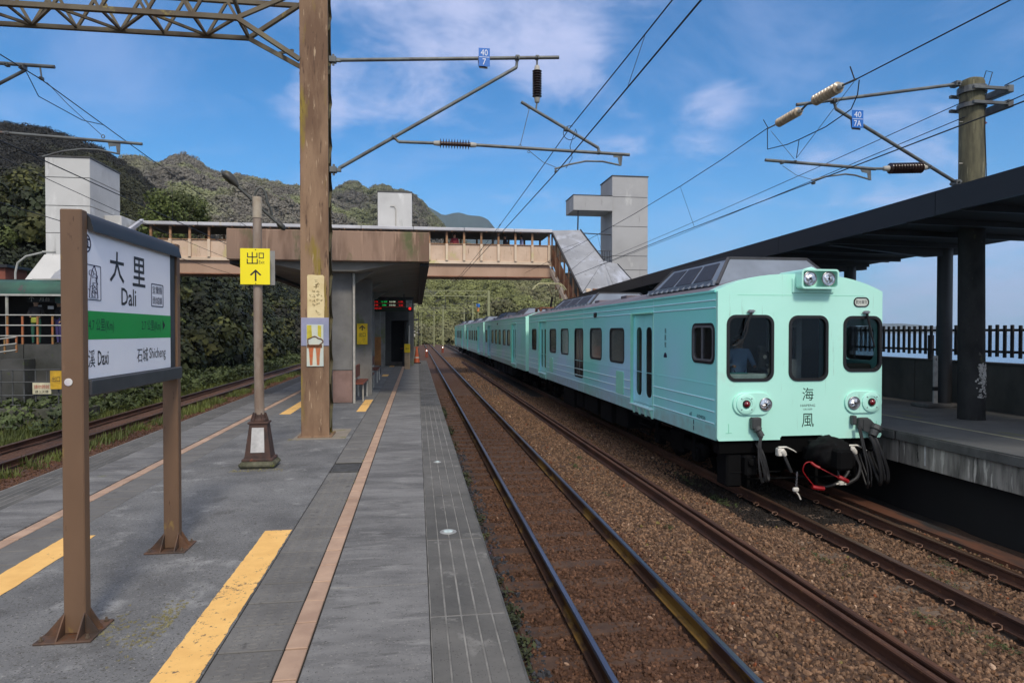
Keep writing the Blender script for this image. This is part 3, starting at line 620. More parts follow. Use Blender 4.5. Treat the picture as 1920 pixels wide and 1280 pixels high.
def leaf_clump(name,seed,m,n=40,h=.12,w=.10,kind='blade'):
    r=np.random.default_rng(seed); v=[];f=[]
    for i in range(n):
        a=r.uniform(0,6.28); rr=w*math.sqrt(r.random()); x,y=rr*math.cos(a),rr*math.sin(a); hh=h*r.uniform(.4,1.1); lean=r.uniform(.1,.6)*hh; b=r.uniform(0,6.28); o=len(v)
        if kind=='blade':
            t=.006+.06*h*r.random(); px,py=-math.sin(b)*t,math.cos(b)*t; v+=[(x-px,y-py,0),(x+px,y+py,0),(x+math.cos(b)*lean,y+math.sin(b)*lean,hh)]; f.append((o,o+1,o+2))
        else:
            c=np.array([x,y,hh]); d=r.normal(size=3); d[2]=abs(d[2])+.4; d/=np.linalg.norm(d); p=np.cross(d,r.normal(size=3)); p/=np.linalg.norm(p); q=np.cross(d,p); s=h*.22*r.uniform(.6,1.3)
            v+=[tuple(c-p*s),tuple(c-q*s*.5+p*s*.1),tuple(c+p*s),tuple(c+q*s*.5+p*s*.1)]; f.append((o,o+1,o+2,o+3))
    me=bpy.data.meshes.new(name); me.from_pydata(v,[],f); me.materials.append(m); return me
def plants(name,pts,s0,s1,m,label,cat,seed,kind='blade',n=40,h=.12,w=.1):
    r=np.random.default_rng(seed); pts=np.array(pts); k=len(pts)
    scatter(name,pts,r.uniform(s0,s1,k),np.stack([r.normal(0,.1,k),r.normal(0,.1,k),r.uniform(0,6.28,k)],1),r.integers(0,3,k),[leaf_clump(name+'_c',seed*5+i,m,n,h,w,kind) for i in range(3)],label,cat)
def clus(seed,n,x0,x1,y0,y1,z,k=6,sp=.25):
    r=np.random.default_rng(seed); c=np.stack([r.uniform(x0,x1,k),r.uniform(y0,y1,k)],1); i=r.integers(0,k,n); p=c[i]+r.normal(0,sp,(n,2))*[.25,1]
    p[:,0]=np.clip(p[:,0],x0,x1); return [(a,b,z) for a,b in p]
plants('platform_foot_weeds',clus(5,300,.58,.95,5,26,-.24,14,.6),.5,1.3,mat('dull weed leaves',G(62,68,40),.8,col2=G(40,46,26),scale=.8,rnd=.4),'low green weeds growing among the dark stones at the platform foot','weeds',21,'leaf',26,.12,.09)
plants('ballast_weeds',clus(6,150,5.1,5.5,5,14,-.3,6,.25)+clus(7,70,6.0,6.8,4,8,-.3,4,.2)+clus(8,160,7.2,7.6,5,12,-.36,9,.2)+clus(28,40,3.3,3.7,6,16,-.19,5,.1),.3,.8,M_weed,'sparse green weeds between the stones of the right hand tracks','weeds',22,'leaf',18,.08,.06)
M_mossy=mat('dry moss',G(156,150,104),.95,col2=G(134,124,84),scale=20,rnd=.2)
plants('moss_tufts',[(x,y,PZ) for x,y,_ in clus(9,260,-1.80,-1.45,3.95,4.35,0,9,.12)]+[(-1.97+random.uniform(-.32,.32),8.62+random.uniform(-.06,.10),PZ) for _ in range(90)]+[(random.uniform(-2.05,-1.85),11.0+random.uniform(-.1,.1),PZ) for _ in range(40)]+[(-.72+random.uniform(-.01,.01),random.uniform(6,13),PZ) for _ in range(40)],.05,.14,M_mossy,'dry mossy tufts at the feet of the sign, lamp and mast','moss',23,'blade',30,.08,.09)

# ------------------------------------------------------------------ station name board
M_brown=mat('brown sign post paint',G(112,86,64),.6,col2=G(98,74,54),scale=2.2,stretch=(1,1,.4),bump=.1,spots=[(G(142,116,62),2.3,.57,(1,1,.5),.05),(G(124,96,76),5,.6,(1.5,1.5,.4),.1),(G(72,48,34),9,.66,(2,2,.5),.05)])
M_brownd=mat('sign post side',G(58,50,42),.6,col2=G(44,40,36),scale=3)
M_sgframe=mat('sign frame grey',G(66,66,68),.5,col2=G(50,50,52),scale=4)
M_panel=mat('sign panel white',G(246,246,252),.3,col2=G(236,238,248),scale=1.5,clear=.2)
M_green=mat('sign green band',G(18,150,62),.4,var=.03,scale=2)
M_ink=mat('dark ink',G(34,30,34),.5,var=.05,scale=4); M_inkb=mat('navy ink',G(30,26,60),.5,var=.05,scale=4); M_inkg=mat('dark green ink',G(14,52,40),.5,var=.05,scale=4)
def build_name_sign():
    t=thing('station_name_sign','white station name board with green band on two brown steel posts','sign',(-1.93,4.87,PZ))
    XF=-1.83
    for y in (4.115,5.625):
        mb=MB(); mb.bbox(-1.99,-1.875,y-.035,y+.035,PZ+.012,3.40,.006); p=mb.build('post',M_brown,t)
        mb=MB(); mb.bbox(-2.10,-1.80,y-.14,y+.15,PZ,PZ+.012,.003)
        # four gusset plates
        for sx in (-1.99,-1.875): 
            s=-1 if sx<-1.93 else 1
            for yy in (y-.034,y+.027): mb.prism([(sx,PZ+.012),(sx+s*(.10 if s<0 else .07),PZ+.012),(sx,PZ+.13)],'y',yy,yy+.007)
        for yy in (y-.035,y+.035):
            s=-1 if yy<y else 1
            for xx in (-1.988,-1.884): mb.prism([(yy,PZ+.012),(yy+s*.10,PZ+.012),(yy,PZ+.13)],'x',xx,xx+.007)
        mb.build('base_plate',mat('rusty base plate',G(104,74,54),.7,col2=G(62,50,42),scale=7,bump=.2,spots=[(G(96,58,34),10,.62)]),t)
        for bx in (-2.07,-1.83):
            for by in (y-.11,y+.12):
                mb=MB(); mb.lathe((bx,by,PZ+.014),(bx,by,3),[(0,.013),(.01,.013),(.01,.007),(.024,.007)],6); mb.build('bolt',mat('bolt steel',G(120,104,88),.5,metal=.5,scale=8),t)
    # housing
    mb=MB(); mb.bbox(-1.985,-1.89,4.151,5.589,2.40,3.32,.006); mb.build('housing',M_sgframe,t)
    mb=MB(); mb.bbox(-1.8895,-1.8785,4.153,5.45,2.433,3.30,.002); mb.build('panel',M_panel,t)
    mb=MB(); mb.bbox(-1.995,-1.862,4.151,5.66,2.335,2.43,.008); mb.build('bottom_rail',M_sgframe,t)
    mb=MB(); pts=[(-2.01,3.33)]+[(-1.94+.085*math.cos(math.radians(a)),3.335+.07*math.sin(math.radians(a))) for a in range(170,-1,-17)]+[(-1.845,3.30),(-1.845,3.285),(-1.875,3.295)]
    mb.prism(pts,'y',4.151,5.60); mb.build('top_hood',M_dark,t,smooth=True)
    mb=MB(); mb.box(-1.8786,-1.8779,4.153,5.45,2.662,2.829); mb.build('green_band',M_green,t)
    X=-1.8772; U=(0,1,0); V=(0,0,1)
    L_=lambda s,y,z,w,h,m=M_ink: lettering(s,(X,y,z),U,V,w,h,m,t)
    L_('大',4.5339,3.1137,0.2049,0.1947); L_('里',4.8699,3.1127,0.21,0.1998); L_('Dali',4.705,2.9334,0.2254,0.1127)
    L_('4.7 公里(Km)',4.3187,2.7428,0.3248,0.0871,M_inkg); L_('2.7 公里(Km)',5.08,2.7469,0.3484,0.0871,M_inkg)
    mb=MB(); mb.add([(X,5.289,2.7151),(X,5.3371,2.7561),(X,5.289,2.7971)],[(0,1,2)]); mb.build('arrow',M_ink,t,recalc=False)
    L_('溪',4.1927,2.5512,0.0768,0.1025); L_('大',4.122,2.5512,0.066,0.1025); L_('Daxi',4.3341,2.5512,0.1383,0.0871); L_('石城',4.9201,2.5481,0.1844,0.0973); L_('Shicheng',5.1886,2.544,0.3074,0.0973)
    mb=MB(); mb.plate(rrect(5.1916,2.9702,.227,.166,.012),[rrect(5.1916,2.9702,.211,.152,.008)],'x',X-.001,X+.0005); mb.build('place_box',M_inkb,t)
    L_('宜蘭縣',5.1916,3.0082,0.1844,0.0564,M_inkb); L_('頭城鎮',5.1916,2.9323,0.1844,0.0564,M_inkb)
    # round emblem, partly behind the post, and the framed landmark drawing
    mb=MB(); mb.plate(circ(4.1395,3.2151,.054,28),[circ(4.1395,3.2151,.045,28)],'x',X-.001,X+.0005); mb.box(X-.001,X+.0005,4.092,4.184,3.2346,3.2448); mb.box(X-.001,X+.0005,4.094,4.182,3.1895,3.1998); mb.plate(circ(4.137,3.2121,.026,16),[circ(4.137,3.2121,.018,16)],'x',X-.001,X+.0005); mb.build('emblem',M_inkb,t)
    mb=MB(); mb.plate(rrect(4.2142,2.9948,.20,.207,.01),[rrect(4.2142,2.9948,.19,.197,.008)],'x',X-.001,X+.0005); rr=random.Random(5)
    def ln(pts,w=.0035):
        for a,b in zip(pts,pts[1:]): mb.beam((X,a[0],a[1]),(X,b[0],b[1]),w,.001,up=(0,0,1) if abs(a[0]-b[0])>abs(a[1]-b[1]) else (0,1,0))
    for k in range(7): # spiralling rock spire
        c=4.214+rr.uniform(-.02,.03); ln([(c+.03*math.cos(q*.8+k),2.93+.02*k+.018*math.sin(q*.8+k)) for q in range(7)])
    ln([(4.1681,2.9047),(4.1783,2.9969),(4.2039,3.0686),(4.2295,3.0942),(4.2552,3.0584),(4.2603,2.9764),(4.2705,2.9047),(4.1681,2.9047)],.006); ln([(4.1578,2.9559),(4.1783,2.9457)]); ln([(4.1783,2.9661),(4.2142,2.9815),(4.25,2.961)]); ln([(4.1988,2.9047),(4.1988,2.9457),(4.2347,2.9457),(4.2347,2.9047)],.005)
    mb.build('landmark_drawing',M_inkb,t)
    mb=MB(); mb.lathe((-1.95,4.079,2.423),(-1.95,3.9,2.423),[(0,.0215),(.004,.0215),(.005,.018)],20); mb.build('round_sticker',mat('pale sticker',G(206,206,200),.6,scale=30,col2=G(188,180,190)),t)
build_name_sign()

# ------------------------------------------------------------------ lamp post with the exit sign
M_lpole=mat('rusty grey lamp pole',G(148,134,120),.6,col2=G(120,100,84),scale=3,stretch=(2,2,.6),bump=.1,spots=[(G(84,50,38),9,.68,(1,1,.6),.03),(G(104,84,66),2,.58,(1,1,.5),.1)])
M_rustb=mat('rusty lantern casing',G(78,54,44),.75,col2=G(50,38,34),scale=8,bump=.3,spots=[(G(110,60,38),10,.62)])
M_lhead=mat('dark lamp head',G(64,62,54),.5,col2=G(46,46,44),scale=8,spots=[(G(104,96,48),6,.62)])
M_sgyel=mat('yellow exit sign',G(248,230,20),.4,col2=G(240,220,16),scale=2)
def build_lamp():
    cx,cy=-2.0,8.9
    t=thing('platform_lamp','tall rusty platform lamp post with two lamp arms and a yellow exit sign','lamp post',(cx,cy,PZ))
    mb=MB(); r=random.Random(2)
    mb.bbox(cx-.225,cx+.225,cy-.2,cy+.2,PZ,PZ+.09,.035); mb.build('footing',mat('mossy footing',G(104,102,84),.95,col2=G(66,66,48),scale=9,bump=.8,bscale=30,bdist=.02,spots=[(G(112,116,52),7,.58)]),t)
    mb=MB(); mb.bbox(cx-.19,cx+.19,cy-.16,cy+.16,PZ+.085,PZ+.125,.01)
    for a,b,z0,z1 in ((.16,.105,PZ+.125,PZ+.56),):
        vs=[]
        for s_,z in ((a,z0),(b,z1)): vs+=[(cx-s_,cy-s_*.85,z),(cx+s_,cy-s_*.85,z),(cx+s_,cy+s_*.85,z),(cx-s_,cy+s_*.85,z)]
        mb.add(vs,[(3,2,1,0),(4,5,6,7),(0,1,5,4),(1,2,6,5),(2,3,7,6),(3,0,4,7)])
    mb.bbox(cx-.125,cx+.125,cy-.11,cy+.11,PZ+.555,PZ+.58,.006); mb.build('base_casing',M_rustb,t)
    mb=MB()
    def f(u,z): # point on the sloping front face
        k=(z-PZ-.125)/.435; s_=.16+(.105-.16)*k; return (cx+u*s_/.16, cy-s_*.85-.006, z)
    vs=[f(-.09,PZ+.20),f(.09,PZ+.20),f(.105,PZ+.51),f(-.105,PZ+.51)]; vs+=[(a,b+.01,c) for a,b,c in vs]; mb.add(vs,[(0,1,2,3),(7,6,5,4),(0,4,5,1),(1,5,6,2),(2,6,7,3),(3,7,4,0)])
    mb.build('inspection_panel',mat('chalky white panel',G(196,194,190),.8,col2=G(168,166,164),scale=9,spots=[(G(150,150,130),12,.62)]),t)
    mb=MB(); mb.lathe((cx,cy,PZ+.58),(cx,cy,9),[(0,.10),(.02,.10),(.05,.075),(.09,.07)],12); 
    for k in range(6): a=k*math.pi/3; mb.beam((cx+.10*math.cos(a),cy+.10*math.sin(a),PZ+.585),(cx+.066*math.cos(a),cy+.066*math.sin(a),PZ+.69),.012,.03)
    mb.build('collar',M_rustb,t)
    mb=MB(); mb.tube([(cx,cy,PZ+.6),(cx-.01,cy,2.6),(cx-.015,cy,4.18)],[.062,.057,.054],18); mb.build('pole',M_lpole,t,smooth=True)
    mb=MB(); mb.tube([(cx-.015,cy,4.16),(cx-.015,cy,4.42)],.058,18); mb.lathe((cx-.015,cy,4.15),(cx-.015,cy,9),[(0,.062),(.02,.062)],18); mb.build('pole_cap',mat('pale pole cap',G(176,166,148),.6,col2=G(148,132,112),scale=6,spots=[(G(112,76,52),14,.68)]),t,smooth=True)
    # straight arm across the top carrying both heads, plus the curved bracket
    a0=Vector((-2.25,8.86,4.545)); a1=Vector((-1.80,8.98,4.12)); mb=MB(); mb.tube([a0,a0.lerp(a1,.5),a1],.019,10); mb.build('lamp_arm',mat('grey arm tube',G(74,76,72),.5,var=.2,scale=9,metal=.3),t,smooth=True)
    mb=MB(); pts=[(cx-.06+.085*(1-math.cos(q))*.9-.0,cy+.02+.10*math.sin(q/2)*.3,4.36+.19*math.sin(q)+.0*q) for q in np.linspace(0,math.pi*1.0,9)]+[(cx+.13,cy+.06,4.30),(cx+.15,cy+.08,4.2)]
    mb.tube(pts,.016,10); mb.build('curved_bracket',mat('grey arm tube',G(74,76,72)),t,smooth=True)
    for c,dr,s_ in ((a0,(a0-a1).normalized(),1.0),(a1,(a1-a0).normalized(),.62)):
        side=dr.cross(Vector((0,0,1))).normalized(); up=side.cross(dr).normalized()
        if up.z<0: up=-up
        mb=MB(); vs=[]; prof=[(-.02,.02),(.0,.035),(.04,.055),(.10,.075),(.17,.078),(.215,.055),(.235,.02)]
        for d_,w in prof:
            for k in range(14): q=2*math.pi*k/14; vs.append(c+(dr*d_+side*math.cos(q)*w+up*(math.sin(q)*w*(.95 if math.sin(q)>0 else .50)))*s_)
        n=14; mb.add(vs,[(i*n+k,(i+1)*n+k,(i+1)*n+(k+1)%n,i*n+(k+1)%n) for i in range(len(prof)-1) for k in range(n)]+[tuple(range(n)),tuple((len(prof)-1)*n+k for k in range(n))])
        h=mb.build('lamp_head',M_lhead,t,smooth=True)
        mb=MB(); vs=[]
        for k in range(14): q=2*math.pi*k/14; vs.append(c+(dr*(.125+.08*math.cos(q))+side*math.sin(q)*.055-up*.040)*s_)
        mb.add(vs,[tuple(range(14))]); mb.build('lens',mat('lamp lens',G(120,118,76),.3,var=.2,scale=20),h,recalc=False)
    # exit sign
    sy=cy-.085; mb=MB(); mb.bbox(-2.205,-1.845,sy-.006,sy+.006,3.300,3.755,.003); mb.build('exit_sign',M_sgyel,t)
    mb=MB(); mb.bbox(-1.99,-1.815,sy+.15,sy+.158,3.305,3.745,.002); mb.build('rear_sign',mat('sign back grey',G(150,150,150),.5,scale=3),t)
    mb=MB(); mb.bbox(-2.06,-1.95,sy+.006,sy+.15,3.40,3.43,.004); mb.build('sign_bracket',M_dark,t); mb=MB(); mb.bbox(-2.06,-1.95,sy+.006,sy+.15,3.62,3.65,.004); mb.build('sign_bracket',M_dark,t)
    Y=sy-.0075; U=(1,0,0); V=(0,0,1)
    # 出口 drawn as strokes
    mb=MB()
    def bar(x0,x1,z0,z1): mb.box(x0,x1,Y-.0006,Y+.0006,z0,z1)
    x,z=-2.12,3.565; w=.125
    bar(x+.056,x+.069,z+.0,z+.145); bar(x,x+.012,z+.088,z+.135); bar(x+.113,x+.125,z+.088,z+.135); bar(x,x+.125,z+.076,z+.088)
    bar(x-.004,x+.008,z+.0,z+.058); bar(x+.117,x+.129,z+.0,z+.058); bar(x-.004,x+.129,z-.004,z+.009)
    x2=x+.141; z2=z+.066
    bar(x2,x2+.01,z2,z2+.07); bar(x2+.052,x2+.062,z2,z2+.07); bar(x2+.01,x2+.052,z2,z2+.01); bar(x2+.01,x2+.052,z2+.06,z2+.07)
    mb.build('lettering',M_ink,t,recalc=False)
    lettering('Exit',(x2+.035,Y,z+.018),U,V,.068,.04,M_ink,t)
    mb=MB(); mb.box(-2.028,-2.008,Y-.0006,Y+.0006,3.345,3.47); 
    for s_ in (-1,1): mb.prism([(-2.018,3.492),(-2.018,3.466),(-2.018+s_*.052,3.414),(-2.018+s_*.070,3.424)],'y',Y-.0006,Y+.0006)
    mb.build('arrow',M_ink,t)
    for z in (3.74,3.315):
        mb=MB(); mb.lathe((-2.018,Y,z),(-2.018,Y-1,z),[(0,.007),(.004,.006)],8); mb.build('screw',M_black,t)
build_lamp()

# ------------------------------------------------------------------ catenary mast, portal truss, cantilevers
M_mast=mat('weathered brown mast steel',G(146,118,92),.85,col2=G(110,84,64),scale=2.2,stretch=(1.6,1.6,.35),bump=.2,bscale=30,bdist=.003,fac=(.38,.62),spots=[(G(136,116,48),1.6,.55,(1.8,1,.35),.1),(G(84,62,48),5.5,.58,(3,2,.3),.08),(G(174,150,122),9,.62,(3,2,.3),.06),(G(70,52,42),30,.64,(1.5,1,.6),.05)])
M_mastd=mat('mast lacing steel',G(86,80,50),.8,col2=G(52,46,34),scale=3)
M_truss=mat('truss steel',G(112,104,84),.7,col2=G(80,66,50),scale=1.4,spots=[(G(132,118,66),2.5,.6)])
M_tube=mat('galvanised cantilever tube',G(110,114,112),.5,col2=G(84,84,84),scale=5,metal=.35,spots=[(G(120,92,74),5,.66)])
M_ins=mat('dark brown insulator glaze',G(66,48,44),.22,var=.2,scale=5,clear=.3); M_insw=mat('cement grey insulator cap',G(170,166,156),.6,var=.1,scale=8)
M_insb=mat('buff insulator glaze',G(178,160,132),.35,col2=G(140,122,98),scale=8,clear=.2)
M_blue=mat('blue number plate',G(20,104,190),.4,var=.05,scale=3); M_white=mat('white lettering',G(214,222,232),.5,var=.04,scale=5)
M_wire=mat('overhead wire',G(38,40,44),.5,var=.1,scale=3,metal=.4)
def insulator(p,q,r,n,parent,m=None,cap=.14,name='insulator',cr=.45):
    p=Vector(p); q=Vector(q); L_=(q-p).length; c0=L_*cap
    mb=MB(); prof=[(c0,r*.5)]
    for k in range(n):
        a=c0+(L_-2*c0)*k/n; s_=(L_-2*c0)/n; prof+=[(a+.05*s_,r*.40),(a+.30*s_,r),(a+.42*s_,r*.98),(a+.66*s_,r*.42)]
    prof+=[(L_-c0,r*.5)]; mb.lathe(p,q,prof,18); o=mb.build(name,m or M_ins,parent,smooth=True)
    mb=MB(); mb.lathe(p,q,[(0,r*cr*.8),(0.01,r*cr),(c0,r*cr*1.25),(c0+.004,r*.4)],14); mb.build('cap',M_insw,o,smooth=True); mb=MB(); mb.lathe(p,q,[(L_-c0-.004,r*.4),(L_-c0,r*cr*1.25),(L_-.01,r*cr),(L_,r*cr*.8)],14); mb.build('cap',M_insw,o,smooth=True)
    return o
def clamp(p,parent,s_=.05):
    x,y,z=p; mb=MB(); mb.bbox(x-s_/2,x+s_/2,y-s_*.8,y+s_*.8,z-s_/2,z+s_/2,.006); mb.lathe((x,y-s_*1.3,z),(x,y+1,z),[(0,s_*.25),(s_*2.6,s_*.25)],6); return mb.build('clamp',M_tube,parent)
def number_plate(cx,y,cz,w,h,lo,parent):
    mb=MB(); mb.bbox(cx-w/2,cx+w/2,y-.012,y-.006,cz-h/2,cz+h/2,.002); o=mb.build('number_plate',M_blue,parent)
    mb=MB(); mb.prism([(cx-w/2-.02,cz),(cx-w/2,cz+.02),(cx-w/2+.01,cz-h/2-.03),(cx+w*.3,cz-h/2-.035),(cx+w*.3,cz-h/2),(cx-w/2,cz-h/2)],'y',y+.004,y+.01); mb.build('plate_back',M_dark,parent)
    Y=y-.0135; lettering('40',(cx,Y,cz+h*.25),(1,0,0),(0,0,1),w*.62,h*.34,M_white,o); lettering(lo,(cx,Y,cz-h*.25),(1,0,0),(0,0,1),w*(.30 if lo=='7' else .62),h*.34,M_white,o)
    mb=MB(); mb.box(cx-w*.45,cx+w*.45,Y-.001,Y,cz-.004,cz+.004); mb.build('divider',M_white,o)
def cantilever_left():
    """the mast on the island with its bracket over the near track"""
    y=11.3
    t=thing('catenary_mast','tall weathered brown steel mast standing on the island platform beside the lamp post','mast',(-1.62,11.45,PZ))
    X0,X1=-1.87,-1.425
    def taper(z): return (z-PZ)/7.5*.02
    mb=MB(); mb.bbox(X0,X1,11.20,11.215,PZ,9.0,.002); mb.build('front_plate',M_mast,t)
    mb=MB(); mb.bbox(X0,X1,11.60,11.615,PZ,9.0,.002); mb.build('rear_plate',M_mast,t)
    mb=MB()
    for x in (X0,X1-.008): 
        for yy in (11.215,11.545): mb.box(x,x+.008,yy,yy+.055,PZ,9.0)
    mb.build('flange',M_mastd,t)
    mb=MB(); z=PZ+.25; k=0
    for sx in (X0+.012,X1-.003):
        z=PZ+.15; k=0
        while z<8.8:
            a=(sx,11.235,z) if k%2==0 else (sx,11.58,z); b=(sx,11.58,z+.36) if k%2==0 else (sx,11.235,z+.36); mb.beam(a,b,.006,.045,up=(1,0,0)); z+=.36; k+=1
    mb.build('side_lacing',M_mastd,t,kind='stuff')
    mb=MB(); mb.bbox(X0-.05,X1+.05,11.14,11.68,PZ,PZ+.03,.005); mb.build('base_plate',M_mast,t)
    # posters
    mb=MB(); rr=random.Random(8); pts=[]
    for u,v in [(-1.765,2.93),(-1.50,2.93),(-1.495,3.20),(-1.50,3.42),(-1.495,3.60),(-1.52,3.625),(-1.60,3.62),(-1.68,3.63),(-1.755,3.625),(-1.765,3.60),(-1.762,3.3)]: pts.append((u,v))
    mb.prism(pts,'y',11.194,11.199); po=mb.build('paper_notice',mat('cream paper',G(226,208,160),.8,col2=G(212,190,140),scale=6),t)
    YY=11.192; rr=random.Random(4); mb=MB()
    def brush(cx,cz,s_,n=5):
        for _ in range(n):
            a=rr.uniform(-.4,3.5); l=s_*rr.uniform(.35,.9); x=cx+rr.uniform(-.35,.35)*s_; z=cz+rr.uniform(-.35,.35)*s_; mb.beam((x-l/2*math.cos(a),YY,z-l/2*math.sin(a)),(x+l/2*math.cos(a),YY,z+l/2*math.sin(a)),s_*.09,.0006,up=(0,1,0.01))
    brush(-1.63,3.53,.05); brush(-1.625,3.45,.10,6)
    for k in range(4): brush(-1.595,3.36-.065*k,.05,6)
    for k in range(4): brush(-1.665,3.35-.07*k,.05,6)
    for k in range(2): brush(-1.72,3.29-.08*k,.035,5); brush(-1.54,3.29-.08*k,.035,5)
    brush(-1.61,3.02,.06,4); brush(-1.57,2.99,.05,3); mb.build('brush_writing',mat('faded brown ink',G(128,110,70),.8,scale=9),po,kind='stuff')
    mb=MB(); mb.bbox(-1.862,-1.425,11.188,11.199,2.475,2.932,.002); pb=mb.build('poster',mat('lilac poster sheet',G(150,150,176),.6,col2=G(134,140,160),scale=3),t)
    mb=MB(); mb.bbox(-1.775,-1.51,11.180,11.1875,2.14,2.82,.002); pc=mb.build('poster',mat('pictorial poster',G(206,206,184),.6,col2=G(186,196,190),scale=5),t)
    Yp=11.178
    def disc(name,pts,m): mb=MB(); mb.prism(pts,'y',Yp,Yp+.0015); mb.build(name,m,pc)
    disc('ochre_patch',[(-1.77,2.58),(-1.69,2.62),(-1.70,2.81),(-1.77,2.81)],mat('ochre print',G(190,176,52),.6,scale=9)); disc('ochre_patch',[(-1.60,2.64),(-1.545,2.60),(-1.545,2.80),(-1.60,2.81)],mat('ochre print',G(190,176,52)))
    mb=MB(); pts=[(-1.65+.12*math.cos(a)*(1+.12*math.cos(3*a)),Yp-.003,2.545+.072*math.sin(a)*(1+.15*math.sin(5*a))) for a in np.linspace(0,2*math.pi,34)]; mb.tube(pts,.009,6,False); mb.build('brown_outline',mat('brown print',G(112,72,40),.6,scale=9),pc)
    for cx in (-1.705,-1.595): disc('orange_form',[(cx-.045,2.47),(cx+.045,2.47),(cx+.03,2.36),(cx+.02,2.16),(cx-.02,2.16),(cx-.03,2.36)],mat('orange print',G(190,92,46),.6,col2=G(170,120,80),scale=12))
    disc('brown_bar',[(-1.77,2.44),(-1.53,2.44),(-1.53,2.495),(-1.77,2.495)],mat('brown print',G(112,72,40)))
    # bracket: top tube, raking strut, stay tube, insulators
    def hinge(x,z):
        mb=MB(); mb.bbox(x-.02,x+.10,y-.05,y+.05,z-.05,z+.05,.01); mb.beam((x+.05,y,z-.09),(x+.05,y,z+.09),.035,.035); mb.bbox(x+.09,x+.17,y-.028,y+.028,z-.03,z+.03,.006); mb.build('hinge_bracket',M_tube,t)
    hinge(-1.40,7.155); hinge(-1.40,5.36)
    T=lambda name,pts,r: MB().tube(pts,r,12).build(name,M_tube,t,smooth=True)
    T('top_tube',[(-1.26,y,7.155),(2.424,y,7.411)],.030)
    T('raking_strut',[(-1.27,y,5.385),(1.685,y,7.20)],.030); T('strut_end',[(1.685,y,7.20),(1.70,y,7.36)],.024); clamp((1.70,y,7.36),t,.07)
    number_plate(1.131,y-.03,7.325,.19,.305,'7',t)
    clamp((2.042,y,7.385),t,.06); T('hanger_rod',[(2.042,y,7.37),(2.042,y,7.24)],.016); insulator((2.042,y,7.25),(2.042,y,6.62),.083,11,t,cap=.13,cr=.5); T('hanger_rod',[(2.042,y,6.63),(2.02,y,6.48)],.014)
    T('suspension_tube',[(1.765,y,6.62),(3.125,y,5.89)],.027); T('tube_end',[(3.125,y,5.89),(3.13,y,5.80)],.024); clamp((3.13,y,5.81),t,.055); clamp((2.55,y,6.19),t,.06)
    T('stay_tube',[(-.30,y,5.86),(.30,y,5.862)],.026); T('tube_end',[(-.30,y,5.86),(-.37,y,5.93)],.022); clamp((-.38,y,5.93),t,.06)
    insulator((.28,y,5.862),(1.0,y,5.856),.082,11,t,cap=.14); T('stay_tube',[(.98,y,5.858),(3.685,y,5.793)],.028)
    mb=MB(); mb.tube([(3.52,y,5.80),(3.53,y,5.60)],.014,8); mb.prism([(3.38,5.80),(3.56,5.80),(3.54,5.60),(3.50,5.60),(3.47,5.74),(3.40,5.74)],'y',y-.006,y+.006); mb.build('arm_drop',M_tube,t)
    arm=[(2.35,y,5.50),(2.6,y,5.585),(2.9,y,5.655),(3.2,y,5.66),(3.52,y,5.605)]; T('registration_arm',arm,.016); clamp((2.37,y,5.46),t,.04)
    for a,b in (((1.91,6.52),(1.75,5.88)),((1.90,5.80),(2.40,5.52))):
        mid=((a[0]+b[0])/2,y,(a[1]+b[1])/2-(.05 if b[0]>a[0] else .0)); MB().tube([(a[0],y,a[1]),mid,(b[0],y,b[1])],.0055,6).build('steady_wire',M_tube,t)
    for p in ((1.90,6.53),(1.75,5.87),(1.90,5.78)): MB().tube([(p[0]+.022*math.cos(a),y,p[1]+.022*math.sin(a)) for a in np.linspace(0,6.28,9)],.006,5,False).build('ring',M_tube,t)
    mb=MB(); mb.tube([(2.62+.12*math.cos(a),y,6.13+.12*math.sin(a)) for a in np.linspace(1.2,6.9,16)]+[(2.62,y,5.9),(2.66,y,5.7),(2.55,y,5.52)],.006,6,False); mb.build('jumper_loop',M_wire,t)
    return t
MAST=cantilever_left()
MAST2=copy_tree(MAST,(-.03,47.5,0),'distant steel mast with bracket and blue number plate seen under the footbridge','island catenary masts')
MAST['group']='island catenary masts'

def build_truss():
    t=thing('portal_truss','long brown lattice truss reaching left from the top of the near mast','truss',(-1.9,11.45,7.64))
    X0=-1.87; Xk=-2.80; XL=-17.5; Ya,Yb=11.08,11.82; zb,zt=7.64,8.24
    def B(p,q,w=.055,h=None,name='brace',m=M_truss): return MB().beam(p,q,w,h).build(name,m,t)
    for yy,w in ((Ya,.075),(Yb,.065)): B((XL,yy,zb),(Xk,yy,zb),w,name='bottom_chord'); B((XL,yy,zt),(X0,yy,zt),.07,name='top_chord')
    for yy,ya in ((Ya,11.22),(Yb,11.6)): B((Xk,yy,zb),(X0,ya,7.10),.07,name='knee_brace'); B((Xk,yy,zb),(X0,ya,zt-.05),.06)
    n=22; s_=(Xk-XL)/n
    for k in range(n):
        xa=Xk-k*s_; xb=xa-s_; xm=(xa+xb)/2
        for yy in (Ya,Yb):
            B((xa,yy,zb),(xm,yy,zt),.042); B((xm,yy,zt),(xb,yy,zb),.042)
        if k%2==0: B((xa,Ya,zb+.01),(xb,Yb,zb+.01),.04)
        else: B((xa,Yb,zb+.01),(xb,Ya,zb+.01),.04)
        B((xa,Ya,zb+.012),(xa,Yb,zb+.012),.035,name='strut')
    B((Xk,Yb,zb),(Xk-.15,Ya,zt),.05); B((X0-.1,Ya+.1,7.22),(-2.3,Yb,zb-.22),.04)
build_truss()

